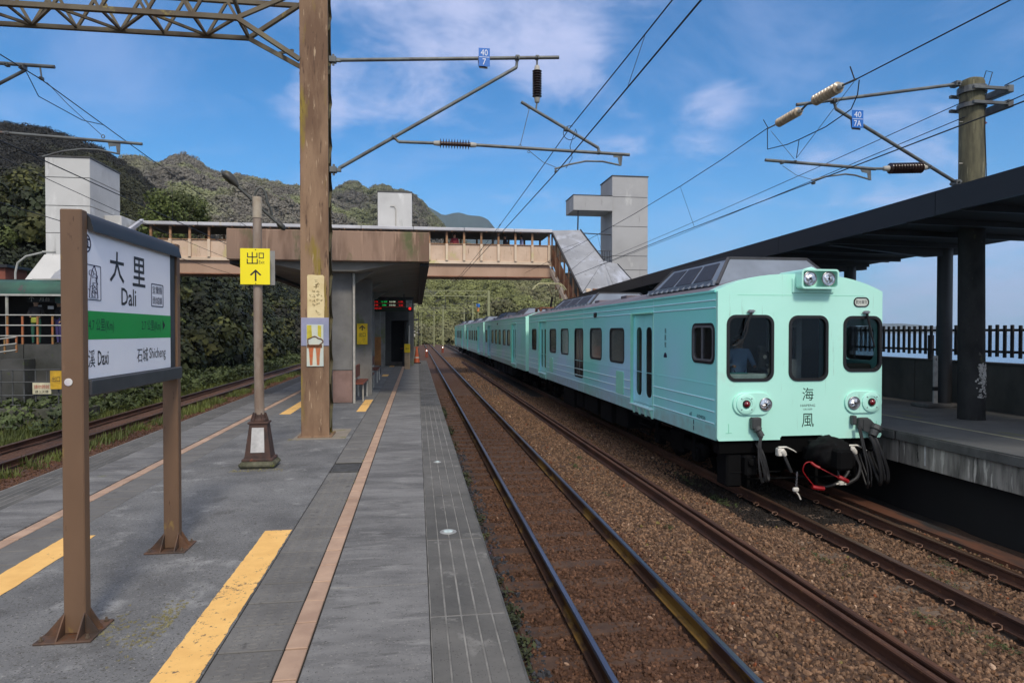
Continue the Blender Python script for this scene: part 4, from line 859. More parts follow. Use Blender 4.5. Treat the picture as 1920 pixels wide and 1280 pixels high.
def cantilever_far_left():
    y=12.0
    t=thing('track_bracket','wire bracket for the left track hanging at the left edge above the name board','bracket',(-8.0,y,5.6))
    T=lambda name,pts,r,m=M_tube: MB().tube(pts,r,12).build(name,m,t,smooth=True)
    mb=MB(); mb.bbox(-8.35,-8.05,y+.05,y+.35,-.2,8.6,.02); mb.build('drop_post',M_truss,t)
    T('top_tube',[(-8.1,y,7.10),(-5.90,y,7.06)],.030); T('raking_strut',[(-8.1,y,5.9),(-6.35,y,6.98)],.026); clamp((-6.38,y,7.03),t,.08); clamp((-6.62,y,7.06),t,.06)
    T('hanger_rod',[(-6.12,y,7.04),(-6.10,y,6.88)],.013); clamp((-6.10,y,6.86),t,.05); insulator((-8.05,y,5.99),(-7.4,y,5.985),.08,10,t)
    T('stay_tube',[(-7.42,y,5.985),(-4.56,y,5.85)],.026); clamp((-6.62,y,5.94),t,.06)
    mb=MB(); mb.prism([(-5.10,5.87),(-4.90,5.86),(-4.91,5.66),(-4.95,5.66),(-4.97,5.80),(-5.07,5.79),(-5.07,5.74)],'y',y-.006,y+.006); mb.build('arm_drop',M_tube,t)
    T('registration_arm',[(-6.10,y,5.58),(-5.8,y,5.68),(-5.5,y,5.73),(-5.25,y,5.73),(-4.92,y,5.67)],.015)
    T('steady_wire',[(-6.02,y,6.8),(-5.7,y,6.45),(-5.20,y,5.98)],.005,M_wire); MB().tube([(-5.17+.025*math.cos(a),y,5.95+.03*math.sin(a)) for a in np.linspace(0,6.28,9)],.008,5,False).build('ring',M_tube,t)
    T('jumper_loop',[(-6.35,y,7.0),(-6.2,y+.1,6.6),(-5.95,y+1.0,6.5),(-5.95,y+1.8,6.66)],.007,M_wire)
cantilever_far_left()

def round_mast():
    y=11.6; cx=10.62
    t=thing('concrete_mast','thick round concrete mast on the right platform with a wire bracket and blue plate','mast',(cx+.06,y,1.0))
    mb=MB(); mb.tube([(cx+.09,y,1.0),(cx+.05,y,4.95)],[.238,.225],12); mb.build('mast_foot',mat('peeling mast foot',G(58,58,57),.95,spec=.2,spots=[(G(92,90,60),2,.6,(1,1,.5),.1),(G(84,84,82),12,.66)],col2=G(40,40,40),scale=3,stretch=(1,1,.5),bump=.3,bscale=30,bdist=.004),t,smooth=True)
    mb=MB(); mb.tube([(cx+.05,y,4.95),(cx+.03,y,7.50),(cx+.03,y,7.56),(cx+.03,y,7.6)],[.225,.212,.19,.10],24); mb.build('mast_shaft',M_pole,t,smooth=True)
    # flaking white paint and moss on the foot
    rr=random.Random(3); mb=MB(); mbm=MB()
    for k in range(210):
        a=rr.gauss(-1.40,.24); z=rr.uniform(1.42,2.07); r=.2385; w=rr.uniform(.008,.03); h=rr.uniform(.01,.05)
        if z<1.7 and rr.random()<.6: continue
        c=Vector((cx+.085+r*math.cos(a),y+r*math.sin(a),z)); tg=Vector((-math.sin(a),math.cos(a),0)); nn=Vector((math.cos(a),math.sin(a),0))*.002
        mb.add([c+nn-tg*w,c+nn+tg*w*.8-Vector((0,0,h*.3)),c+nn+tg*w+Vector((0,0,h)),c+nn-tg*w*.7+Vector((0,0,h*.8))],[(0,1,2,3)])
    mb.build('flaking_paint',mat('flaking white paint',G(176,174,168),.9,var=.2,scale=30),t,recalc=False)
    for z0,z1 in ((7.30,7.42),(7.02,7.10)):
        mb=MB(); mb.lathe((cx+.03,y,z0),(cx+.03,y,9),[(0,.22),(0,.25),(z1-z0,.25),(z1-z0,.22)],20); mb.bbox(cx-.2,cx+.62,y-.31,y-.25,z0,z0+.06,.006); mb.bbox(cx-.2,cx+.62,y+.25,y+.31,z0,z0+.06,.006); mb.bbox(cx+.52,cx+.64,y-.32,y+.32,z0-.04,z0+.1,.01); mb.build('mast_band',M_tube,t)
    T=lambda name,pts,r,m=M_tube: MB().tube(pts,r,12).build(name,m,t,smooth=True)
    clamp((10.30,y,7.47),t,.10); T('top_tube',[(10.36,y,7.48),(7.0,y,6.92)],.032); clamp((7.76,y,7.03),t,.08); T('strut_end',[(7.76,y,7.0),(7.80,y,6.87)],.026)
    T('raking_strut',[(7.80,y,6.88),(10.30,y,5.60)],.032); clamp((10.32,y,5.58),t,.10); number_plate(8.213,y-.03,6.70,.235,.33,'7A',t)
    clamp((9.72,y,5.86),t,.07); insulator((9.70,y,5.85),(8.78,y,5.80),.105,12,t,cap=.12,cr=.42); T('stay_tube',[(8.80,y,5.80),(8.55,y,5.79)],.026); T('stay_tube',[(8.62,y,5.785),(6.386,y,5.875)],.030)
    mb=MB(); mb.prism([(8.30,5.78),(8.52,5.77),(8.53,5.57),(8.47,5.57),(8.45,5.70),(8.34,5.72)],'y',y-.006,y+.006); mb.build('arm_drop',M_tube,t)
    T('registration_arm',[(7.32,y,5.53),(7.6,y,5.61),(8.0,y,5.67),(8.2,y,5.655),(8.50,y,5.585)],.016); clamp((7.35,y,5.48),t,.045); clamp((6.97,y,5.86),t,.05); clamp((6.72,y,5.84),t,.05)
    T('steady_wire',[(6.73,y,5.78),(7.0,y,5.62),(7.34,y,5.54)],.005)
    T('down_lead',[(cx+.20,y-.08,7.55),(cx+.24,y-.10,7.72),(cx+.33,y-.15,7.68),(cx+.14,y-.20,7.2),(cx+.12,y-.215,6.6),(cx+.20,y-.18,5.6),(cx+.2,y-.18,5.0)],.008,M_wire)
    for z in (6.75,5.95): mb=MB(); mb.lathe((cx+.23,y-.02,z),(cx+2,y-.02,z),[(0,.012),(.05,.012),(.05,.03),(.08,.03),(.08,.015),(.12,.008)],8); mb.build('step_bolt',mat('red capped bolt',G(132,56,40),.6,var=.2,scale=20),t)
    for z in (6.75,5.95): mb=MB(); mb.lathe((cx-.18,y-.02,z),(cx-2,y-.02,z),[(0,.01),(.07,.01)],8); mb.build('step_bolt',M_insw,t)
    # strain insulators in the messenger wire
    P=lambda *a: Vector(a)
    mw=[P(6.32,11.3,6.37),P(6.55,11.35,6.47),P(6.95,11.45,6.80),P(7.25,11.5,6.95),P(7.75,11.6,7.27),P(7.9,11.6,7.35)]
    insulator(P(7.0,12.30,6.775),P(7.0,11.42,6.775),.088,8,t,M_insb,cap=.08); insulator(P(7.0,11.08,6.80),P(7.0,10.24,6.79),.100,8,t,M_insb,cap=.08)
    T('link',[P(7.0,12.64,6.79),P(7.0,12.29,6.776)],.014); T('link',[P(7.0,11.43,6.775),P(7.0,11.25,6.82),P(7.0,11.07,6.80)],.020); T('link',[P(7.0,10.25,6.79),P(7.0,9.90,6.76)],.018)
    T('arcing_horn',[P(7.0,9.93,6.76),P(6.93,9.95,6.98)],.010,M_wire); T('arcing_horn',[P(7.0,12.62,6.80),P(6.90,12.62,6.96)],.008,M_wire)
    T('jumper_wire',[P(7.0,12.64,6.79),P(7.0,12.63,6.375),P(7.0,11.9,6.27),P(7.0,11.51,6.251),P(7.0,10.7,6.24),P(7.0,10.02,6.319),P(7.0,9.86,6.5),P(7.0,9.82,6.72)],.009,M_wire)
    T('steady_wire',[P(7.0,9.95,6.74),P(6.99,11.55,5.94)],.005); T('steady_wire',[P(7.0,12.5,6.70),P(6.99,11.65,5.93)],.005); T('steady_wire',[P(7.0,11.51,6.25),P(6.98,11.56,5.92)],.007,M_wire)
    return t
RMAST=round_mast()
RMAST['group']='round masts on the right platform'
o=copy_tree(RMAST,(.0,47.5,-.15),'distant dark round mast rising behind the train roof beside the stairs','round masts on the right platform')

# ------------------------------------------------------------------ wires
def wire(pts,label,r=.0085,drops=None,name='overhead_wire',g='overhead wires'):
    t=thing(name,label,'wire',pts[0],group=g); MB().tube(pts,r,6).build('wire',M_wire,t,smooth=True); return t
def sagline(a,b,sag,n=10): a=Vector(a); b=Vector(b); return [a.lerp(b,i/n)-Vector((0,0,4*sag*(i/n)*(1-i/n))) for i in range(n+1)]
def catenary(xs,zc,zm,y0,y1,ymast,span,lab,sag=.45,wave=True):
    """contact wire + messenger over one track with droppers; staggered at the masts"""
    pts=[]; ms=[]; y=ymast-span
    while y<y1:
        pts.append((y,)); y+=span
    ys=[p[0] for p in pts]
    def X(y,base): 
        k=(y-ymast)/span; return base
    c=[(xs(y),y,zc) for y in ys]; t=wire(c,lab[0],.0095)
    m=[]
    for a,b in zip(ys,ys[1:]): m+= [tuple(v) for v in sagline((xs(a)+.05,a,zm),(xs(b)+.05,b,zm),sag,12)][:-1]
    m.append((xs(ys[-1])+.05,ys[-1],zm)); wire(m,lab[1],.0085)
    return t,m
# near track
xs=lambda y: 2.42-.30*((y-11.3)%95>47) if True else 0
def xs_near(y): return 2.42 if abs(((y-11.3)/47.5)%2)<.5 or abs(((y-11.3)/47.5)%2)>1.5 else 2.0
def near_wires():
    ys=[-36.2,11.3,58.8,106.3,153.8,201.3]; X=[2.0,2.42,2.05,2.4,2.05,2.4]; zc=5.49
    wire([(x,y,zc) for x,y in zip(X,ys)],'contact wire above the polished near track',.0095)
    m=[]; M=[2.25,2.63,2.2,2.6,2.2,2.6]
    for i in range(5): m+=[tuple(v) for v in sagline((M[i],ys[i],6.23),(M[i+1],ys[i+1],6.23),.38,14)][:-1]
    t=wire(m,'upper carrier wire above the polished near track',.0085)
    for y in (20.5,26,35,44,52):
        k=(y-11.3)/47.5; xm=2.63+(2.2-2.63)*k; zm=6.23-4*.38*k*(1-k); xc=2.42+(2.05-2.42)*k
        MB().tube([(xm,y,zm),(xc,y,zc)],.004,5).build('dropper',M_wire,t); MB().lathe((xm,y-.04,zm),(xm,y+1,zm),[(0,.02),(.08,.02)],8).build('clip',M_wire,t)
    for y in (4.2,7.4):
        k=(y+36.2)/47.5; xm=2.25+(.38)*k; zm=6.23-4*.38*k*(1-k); xc=2.0+.42*k; MB().tube([(xm,y,zm),(xc,y,zc)],.004,5).build('dropper',M_wire,t)
near_wires()
def right_wires():
    ys=[-36,11.5,59,106.5,154,201]; X=[6.35,7.33,6.1,6.6,6.1,6.6]; zc=5.14
    wire([(7.2,-36,5.5),(7.3,7,5.50),(7.32,11.55,5.495),(7.3,17.9,5.47),(6.8,32,5.10),(6.4,59,5.15),(6.3,201,5.2)],'contact wire above the mint train',.0095)
    t=wire([(6.6,-36,6.9),(6.9,-6,6.5),(7.0,7.08,6.65),(7.0,9.92,6.76)],'carrier wire running from the buff insulators out of frame towards the camera',.010)
    wire([(7.0,12.62,6.80),(6.95,14.5,6.66),(6.9,16.9,6.54),(6.85,20.5,6.44),(6.8,24.7,6.38),(6.6,35,6.25),(6.4,48,6.28),(6.3,59,6.4),(6.3,106,6.4),(6.3,201,6.3)],'carrier wire running away from the buff insulators over the train',.0085)
    for y,x,z,x2,z2 in ((16.9,6.9,6.54,7.3,5.48),(24.7,6.8,6.38,7.07,5.29)): MB().tube([(x,y,z),(x2,y,z2)],.0045,5).build('dropper',M_wire,t)
    # two feeder wires from the mast bands
    for z,z2,lb in ((7.12,6.72,'upper feeder wire from the round mast running away over the right platform'),(6.82,6.55,'lower feeder wire from the round mast running away over the right platform')): wire([(10.42,11.5,z)]+[tuple(v) for v in sagline((10.42,11.6,z),(10.3,59,z2),.22,10)],lb,.008)
    for z,lb in ((7.40,'upper feeder wire leaving the round mast towards the right edge'),(7.06,'lower feeder wire leaving the round mast towards the right edge')): wire([(11.12,11.35,z),(10.93,9.5,z+.01),(10.9,3,z+.04),(10.8,-20,z+.3)],lb,.010)
right_wires()
def left_wires():
    wire([(-6.1,y,5.53) for y in (-36,12,59.5,107,200)],'contact wire above the left track beside the platform',.0095)
    m=[]
    for a,b in ((-35.5,12),(12,59.5),(59.5,107),(107,200)): m+=[tuple(v) for v in sagline((-6.1,a,6.84),(-6.1,b,6.84),.42,14)][:-1]
    t=wire(m,'upper carrier wire above the left track beside the platform',.0085)
    for y in (17.9,24.4,33,42): k=(y-12)/47.5; zm=6.84-4*.42*k*(1-k); MB().tube([(-6.1,y,zm),(-6.1,y,5.53)],.004,5).build('dropper',M_wire,t)
    wire([(-9.1,y,5.55) for y in (-36,12,59.5,107,200)],'contact wire above the farthest left track',.0095)
    m=[]
    for a,b in ((-35.5,12),(12,59.5),(59.5,107)): m+=[tuple(v) for v in sagline((-9.1,a,6.7),(-9.1,b,6.7),.45,14)][:-1]
    wire(m,'upper carrier wire above the farthest left track',.0085)
left_wires()
# ------------------------------------------------------------------ right platform, wall, fence, canopy
def build_right_platform():
    RZ=1.0
    mb=MB(); mb.box(8.55,12.2,1.5,60,-.5,RZ-.02); pl=mb.build('right_platform',M_under,kind='structure',base=(10,1.5,-.5))  # near-black body colour stands in for shade under the overhanging edge
    M_rp=mat('dark platform paving',G(92,92,90),.85,col2=G(74,74,73),scale=1.3,bump=.3,bscale=40,bdist=.004,spots=[(G(96,98,58),1.2,.62,(1,.5,1),.08)])
    y=1.6; 
    while y<34:
        mb=MB(); mb.bbox(8.20,12.25,y,y+1.97,RZ-.02,RZ,.004); mb.build('paving_slab',M_rp,pl); y+=2.0
    mb=MB(); mb.box(8.20,12.25,34,60,RZ-.02,RZ); mb.build('paving_slab',M_rp,pl)
    y=1.5
    while y<34:
        mb=MB(); mb.bbox(8.19,8.50,y,y+2.95,RZ-.16,RZ-.021,.008); mb.build('coping',mat('platform coping',G(78,78,76),.9,var=.25,scale=3,bump=.4),pl)
        mb=MB(); mb.bbox(8.27,8.6,y,y+2.96,RZ-.56,RZ-.162,.006); mb.build('edge_beam',M_stainw,pl); y+=3.0
    mb=MB(); mb.box(8.27,8.6,y,60,RZ-.56,RZ-.162); mb.build('edge_beam',M_stainw,pl)
    mb=MB(); mb.box(8.195,8.45,y,60,RZ-.16,RZ-.021); mb.build('coping',MATS['platform coping'],pl)
    mb=MB(); mb.box(9.42,9.50,1.6,60,RZ+.002,RZ+.005); mb.build('line',mat('faded platform line',G(150,146,120),.8,var=.2,scale=2),pl)
    mb=MB(); mb.bbox(8.255,8.27,9.85,9.88,RZ-.50,RZ-.17,.003); mb.build('drain_streak',mat('pale pipe',G(190,190,186),.6,scale=3),pl)
    # wall
    M_w2=M_wall
    w=thing('parapet_wall','low dark concrete wall carrying the slatted fence behind the right platform','wall',(12.38,3,RZ)); y=3.0
    while y<40:
        mb=MB(); mb.bbox(12.25,12.45,y,y+1.985,RZ-.01,1.99,.008); mb.build('wall_panel',M_w2,w); y+=2
    mb=MB(); mb.bbox(12.21,12.49,3,40,1.99,2.04,.01); mb.build('wall_cap',mat('wall cap',G(64,62,60),.9,var=.2,scale=2),w)
    f=thing('slatted_fence','dark slatted wooden fence on the wall with the sea behind it','fence',(12.35,3,2.04))
    mf=mat('dark fence timber',G(40,38,38),.8,col2=G(28,27,27),scale=3,stretch=(1,1,.3))
    mb=MB(); mb.bbox(-.022,.022,-.034,.034,-.345,.345,.006); me=bpy.data.meshes.new('slat'); me.from_pydata(mb.v,[],mb.f); me.materials.append(mf); rr=random.Random(5)
    y=3.1; k=0
    while y<39.9:
        piece('slat',me,(12.35,y+rr.uniform(-.006,.006),2.50+rr.uniform(-.012,.012)),f); y+=.185; k+=1
    for z in (2.27,2.735): mb=MB(); mb.bbox(12.365,12.40,3,40,z-.028,z+.028,.004); mb.build('rail',mf,f)
    y=3.5
    while y<40: mb=MB(); mb.bbox(12.31,12.41,y-.05,y+.05,2.04,2.62,.005); mb.build('post',mf,f); y+=3.7
    # white marker post with the figure 4
    t=thing('marker_post','slim white marker post with figure 4 and black band before the dark wall','marker post',(11.6,13.6,RZ))
    mb=MB(); mb.bbox(11.54,11.64,13.53,13.57,RZ,2.16,.004); mb.build('board',mat('marker white',G(170,168,164),.7,var=.15,scale=9),t)
    mb=MB(); mb.box(11.537,11.643,13.526,13.574,RZ+.37,RZ+.46); mb.build('black_band',M_black,t); lettering('4',(11.59,13.528,2.08),(1,0,0),(0,0,1),.05,.08,M_ink,t)
    mb=MB(); mb.bbox(11.25,12.1,13.35,13.9,RZ,RZ+.09,.02); mb.build('kerb_block',mat('grey kerb',G(96,94,92),.9,var=.2,scale=4),t)
build_right_platform()
def build_right_canopy():
    def zt(y): return 5.08-.0145*(y-8.4)
    t=thing('platform_canopy','long black steel canopy roof over the right platform','canopy',(10.4,20,1.0))
    ya,yb=5.2,34.6; n=6
    for k in range(n):
        a=ya+(yb-ya)*k/n; b=ya+(yb-ya)*(k+1)/n-.012
        for (x0,x1,h0,h1,nm,m) in ((8.60,8.66,-.40,0,'fascia_panel',M_canopy),(12.34,12.40,-.40,-.10,'rear_fascia',M_canopy)):
            mb=MB(); vs=[(x,y,zt(y)+h) for y in (a,b) for x in (x0,x1) for h in (h0,h1)]; mb.add(vs,[(0,1,3,2),(4,6,7,5),(0,4,5,1),(2,3,7,6),(1,5,7,3),(0,2,6,4)]); mb.build(nm,m,t)
        mb=MB(); vs=[(x,y,zt(y)+h) for y in (a,b) for x,hh in ((8.66,0),(12.34,-.1)) for h in (hh-.30,hh-.02)]; mb.add(vs,[(0,1,3,2),(4,6,7,5),(0,4,5,1),(2,3,7,6),(1,5,7,3),(0,2,6,4)]); mb.build('roof_panel',M_under,t)
    for y in (ya,yb): mb=MB(); mb.prism([(8.6,zt(y)-.40),(8.6,zt(y)),(12.4,zt(y)-.10),(12.4,zt(y)-.40)],'y',y-.03,y); mb.build('end_fascia',M_canopy,t)
    mb=MB()
    for y in np.arange(6,34,1.2): mb.beam((8.67,y,zt(y)-.36),(12.3,y,zt(y)-.42),.07,.12)
    mb.build('rafter_set',M_black,t)['kind']='stuff'
    for y in (7.0,13.6,16.95,21,25,29,33):
        y=float(y); mb=MB(); mb.tube([(11.85,y,1.0),(11.85,y,zt(y)-.3)],.155,16); mb.build('column',M_dark,t,smooth=True)
        mb=MB(); mb.prism([(8.9,zt(y)-.32),(12.3,zt(y)-.36),(12.3,zt(y)-.55),(11.4,zt(y)-.62),(9.0,zt(y)-.40)],'y',y-.08,y+.08); mb.build('cross_beam',M_black,t)
    mb=MB(); y=16.6; mb.tube([(11.9,y,4.62),(12.75,y,4.62),(12.75,y,4.78),(12.3,y,4.78)],.035,8); mb.build('drain_pipe',M_dark,t,smooth=True)
build_right_canopy()

# ------------------------------------------------------------------ footbridge and towers
def box_tower(name,label,x0,x1,y0,y1,z0,z1,m,seams,cat='lift tower',base=None,base_x=None):
    t=thing(name,label,cat,((x0+x1)/2,(y0+y1)/2,z0)); zs=[z0]+seams+[z1]
    for a,b in zip(zs,zs[1:]):
        mb=MB(); mb.bbox(x0,x1,y0,y1,a,b-.03,.012); mb.build('wall_course',m,t)
    mb=MB(); mb.box(x0+.03,x1-.03,y0+.03,y1-.03,z0,z1-.05); mb.build('core',mat('tower seam shade',G(96,96,94),.9),t)
    mb=MB(); mb.bbox(x0-.04,x1+.04,y0-.04,y1+.04,z1-.03,z1+.05,.01); mb.build('roof_edge',mat('dark roof flashing',G(70,68,66),.6,scale=3),t)
    return t
def build_bridge():
    t=thing('footbridge','long covered tan concrete footbridge crossing over all the tracks','footbridge',(-3,41.5,0))
    Y0,Y1=40.0,43.0; XL,XR=-15.2,8.0
    mb=MB(); mb.prism([(XL,6.02),(XR+.5,6.02),(XR+.45,6.10),(XR,6.74),(XL,6.74)],'y',Y0+.18,Y0+.5); mb.build('girder',M_girder,t)
    mb=MB(); mb.box(XL,XR,Y1-.5,Y1-.18,6.02,6.74); mb.build('girder',M_girder,t)
    mb=MB(); mb.bbox(XL,XR+.5,Y0+.14,Y0+.56,5.97,6.03,.006); mb.build('girder_flange',mat('rusty flange',G(128,84,62),.8,var=.2,scale=2),t)
    mb=MB(); mb.box(XL,XR,Y0+.5,Y1-.5,6.5,6.9); mb.build('deck',M_wall,t)
    mb=MB(); mb.bbox(XL,XR+.1,Y0-.02,Y0+.2,6.745,6.93,.01); mb.build('deck_edge',M_bridge,t)
    mb=MB(); mb.bbox(XL,XR,Y1-.2,Y1+.02,6.745,6.93,.01); mb.build('deck_edge',M_bridge,t)
    P=1.035; xs=[.73+P*k for k in range(8)]
    k=-1; 
    while .73+P*k>XL: xs.insert(0,.73+P*k); k-=1
    for x in xs:
        for yy in (Y0,Y1):
            mb=MB(); mb.bbox(x-.075,x+.075,yy-.10,yy+.12,6.93,7.93,.008); mb.build('pilaster',M_bridge,t)
            mb=MB(); mb.bbox(x-.06,x+.06,yy-.03,yy+.10,7.93,8.63,.006); mb.build('window_post',M_post,t)
        mb=MB(); mb.bbox(x+.08,x+P-.08,Y0+.05,Y0+.12,6.932,7.90,.006); mb.build('wall_panel',mat('bridge infill panel',G(214,190,168),.9,col2=G(192,166,142),scale=.7,bump=.2,spots=[(G(186,178,118),.6,.58,(1,1,1),.12),(G(140,112,90),3,.6,(2,2,.3),.08)]),t)
        mb=MB(); mb.bbox(x+.08,x+P-.08,Y1-.03,Y1+.06,6.932,7.90,.006); mb.build('wall_panel',M_bridge,t)
        mb=MB(); mb.bbox(x+.065,x+P-.065,Y0-.02,Y0+.11,7.905,7.945,.004); mb.build('sill',M_post,t)
    mb=MB(); mb.bbox(XL,XR+.1,Y1-.03,Y1+.06,7.905,7.945,.004); mb.build('sill',M_post,t)
    mb=MB(); mb.box(XL,XR+.1,Y0-.05,Y1+.05,8.63,8.66); mb.build('ceiling',mat('bridge ceiling',G(90,86,80),.8),t)
    x=XL
    while x<XR: mb=MB(); mb.bbox(x,min(x+3.0,XR+.15)-.02,Y0-.32,Y1+.32,8.665,8.86,.03); mb.build('roof_panel',M_broof,t); x+=3.0
    for x in np.arange(-14.5,8,1.035): mb=MB(); mb.box(float(x)-.02,float(x)+.02,Y0-.3,Y0-.05,8.61,8.664); mb.build('eave_bracket',M_post,t)
    return t
build_bridge()
def build_stairs():
    # right: roofed stair dropping from the bridge towards the camera onto the right platform
    t=thing('covered_stair','steep grey roofed stair descending from the right end of the footbridge','stairs',(9.2,37,1.0))
    def slab(x0,x1,pts,th,name,m):
        mb=MB(); v=[]
        for y,z in pts: v+=[(x0,y,z),(x1,y,z),(x1,y,z-th),(x0,y,z-th)]
        f=[]
        for i in range(len(pts)-1):
            for k in range(4): f.append((i*4+k,i*4+(k+1)%4,(i+1)*4+(k+1)%4,(i+1)*4+k))
        f+=[(0,1,2,3),tuple((len(pts)-1)*4+k for k in (3,2,1,0))]; mb.add(v,f); return mb.build(name,m,t)
    # upper roof
    def quad(ps,th,name,m,par=None):
        a=[Vector(p) for p in ps]; n=(a[1]-a[0]).cross(a[2]-a[0]).normalized()
        if n.z<0: n=-n
        mb=MB(); mb.add(a+[p-n*th for p in a],[(0,1,2,3),(7,6,5,4),(0,4,5,1),(1,5,6,2),(2,6,7,3),(3,7,4,0)]); return mb.build(name,m,par or t)
    n=3
    A0,A1=Vector((8.12,40.0,8.85)),Vector((9.95,40.2,8.95)); B0,B1=Vector((8.75,34.8,4.75)),Vector((10.6,37.2,6.75))
    # right half breaks onto a flatter piece by the tower
    for k in range(n):
        a,b=k/n,(k+1)/n-.006; quad([A0.lerp(B0,a),A1.lerp(B1,a),A1.lerp(B1,b),A0.lerp(B0,b)],.10,'roof_panel',M_stair)
    C1=Vector((12.2,37.0,5.75)); quad([B1+Vector((0,.02,0)),B1+Vector((1.0,.4,-.1)),C1,Vector((11.9,35.5,4.8)),] if False else [B1,Vector((11.5,37.4,6.6)),Vector((12.4,36.6,5.3)),Vector((10.9,35.6,4.8))],.10,'roof_panel',M_stair)
    quad([B0+Vector((0.02,0,0)),B1+Vector((-.01,0,0)),Vector((10.88,35.6,4.79)),Vector((10.4,34.6,4.4))],.10,'roof_panel',M_stair)
    mb=MB(); mb.beam(A1+Vector((.03,0,.02)),B1+Vector((.03,0,.02)),.07,.07); mb.beam(A0+Vector((-.03,0,.0)),B0+Vector((-.03,0,.0)),.09,.12); mb.beam(Vector((11.5,37.4,6.6)),Vector((12.4,36.6,5.3)),.06,.06); mb.build('roof_edge',M_dark,t)
    # side wall with posts facing the track
    M_sp=mat('rusty stair side',G(140,92,62),.8,col2=G(96,58,38),scale=1.3)
    for k in range(7):
        a=A0.lerp(B0,(k+.1)/7); z0=a.z-3.0 if k<3 else max(1.0,a.z-3.1)
        mb=MB(); mb.bbox(a.x-.02,a.x+.06,a.y-.07,a.y+.07,max(z0,1.0),a.z-.12,.01); mb.build('side_post',M_post,t)
        b=A0.lerp(B0,(k+1)/7)
        mb=MB(); mb.add([(a.x+.03,a.y,a.z-1.0),(b.x+.03,b.y,b.z-1.0),(b.x+.03,b.y,b.z-2.0),(a.x+.03,a.y,a.z-2.0)]+[(a.x+.08,a.y,a.z-1.0),(b.x+.08,b.y,b.z-1.0),(b.x+.08,b.y,b.z-2.0),(a.x+.08,a.y,a.z-2.0)],[(0,1,2,3),(7,6,5,4),(0,4,5,1),(1,5,6,2),(2,6,7,3),(3,7,4,0)]); mb.build('side_panel',M_sp,t)
    quad([A0+Vector((-.05,0,-2.3)),A0+Vector((.12,0,-2.3)),B0+Vector((.12,0,-2.0)),B0+Vector((-.05,0,-2.0))],.35,'stringer',M_bridge)
    quad([A0+Vector((.2,0,-2.6)),A1+Vector((0,0,-2.6)),B1+Vector((0,-1.5,-3.6)),B0+Vector((.2,-.8,-2.6))],.3,'stair_flight',M_wall)
    mb=MB(); mb.bbox(9.0,9.25,34.9,35.1,1.0,5.0,.02); mb.build('front_post',M_bridge,t)
    mb=MB(); mb.bbox(9.35,9.9,34.9,35.0,1.0,5.0,.02); mb.build('front_panel',M_sp,t)
    mb=MB(); mb.bbox(8.72,8.95,35.6,35.8,1.0,4.2,.01); mb.build('green_panel',mat('green panel',G(40,120,90),.6,scale=3),t)
    # left: short hipped stair roof at the other end
    t2=thing('covered_stair','pale sloping roofed stair at the left end of the footbridge behind the name board','stairs',(-15,39,0))
    def quad2(ps,th,name,m): return quad(ps,th,name,m,t2)
    quad2([(-15.25,40.0,8.85),(-17.4,40.4,8.95),(-17.2,36.6,6.9),(-14.6,36.4,7.75)],.10,'roof_panel',M_stair)
    quad2([(-14.62,36.38,7.72),(-17.2,36.58,6.86),(-17.6,33.0,3.6),(-15.2,32.8,4.0)],.10,'roof_panel',M_stair)
    mb=MB(); mb.beam((-15.2,39.9,8.88),(-14.57,36.35,7.76),.16,.2); mb.build('roof_edge',M_broof,t2)
    mb=MB(); mb.prism([(39.9,8.7),(36.4,7.6),(32.9,3.9),(32.9,1.0),(36.5,4.5),(39.9,6.6)],'x',-15.6,-15.5); mb.build('side_wall',M_bridge,t2)
build_stairs()
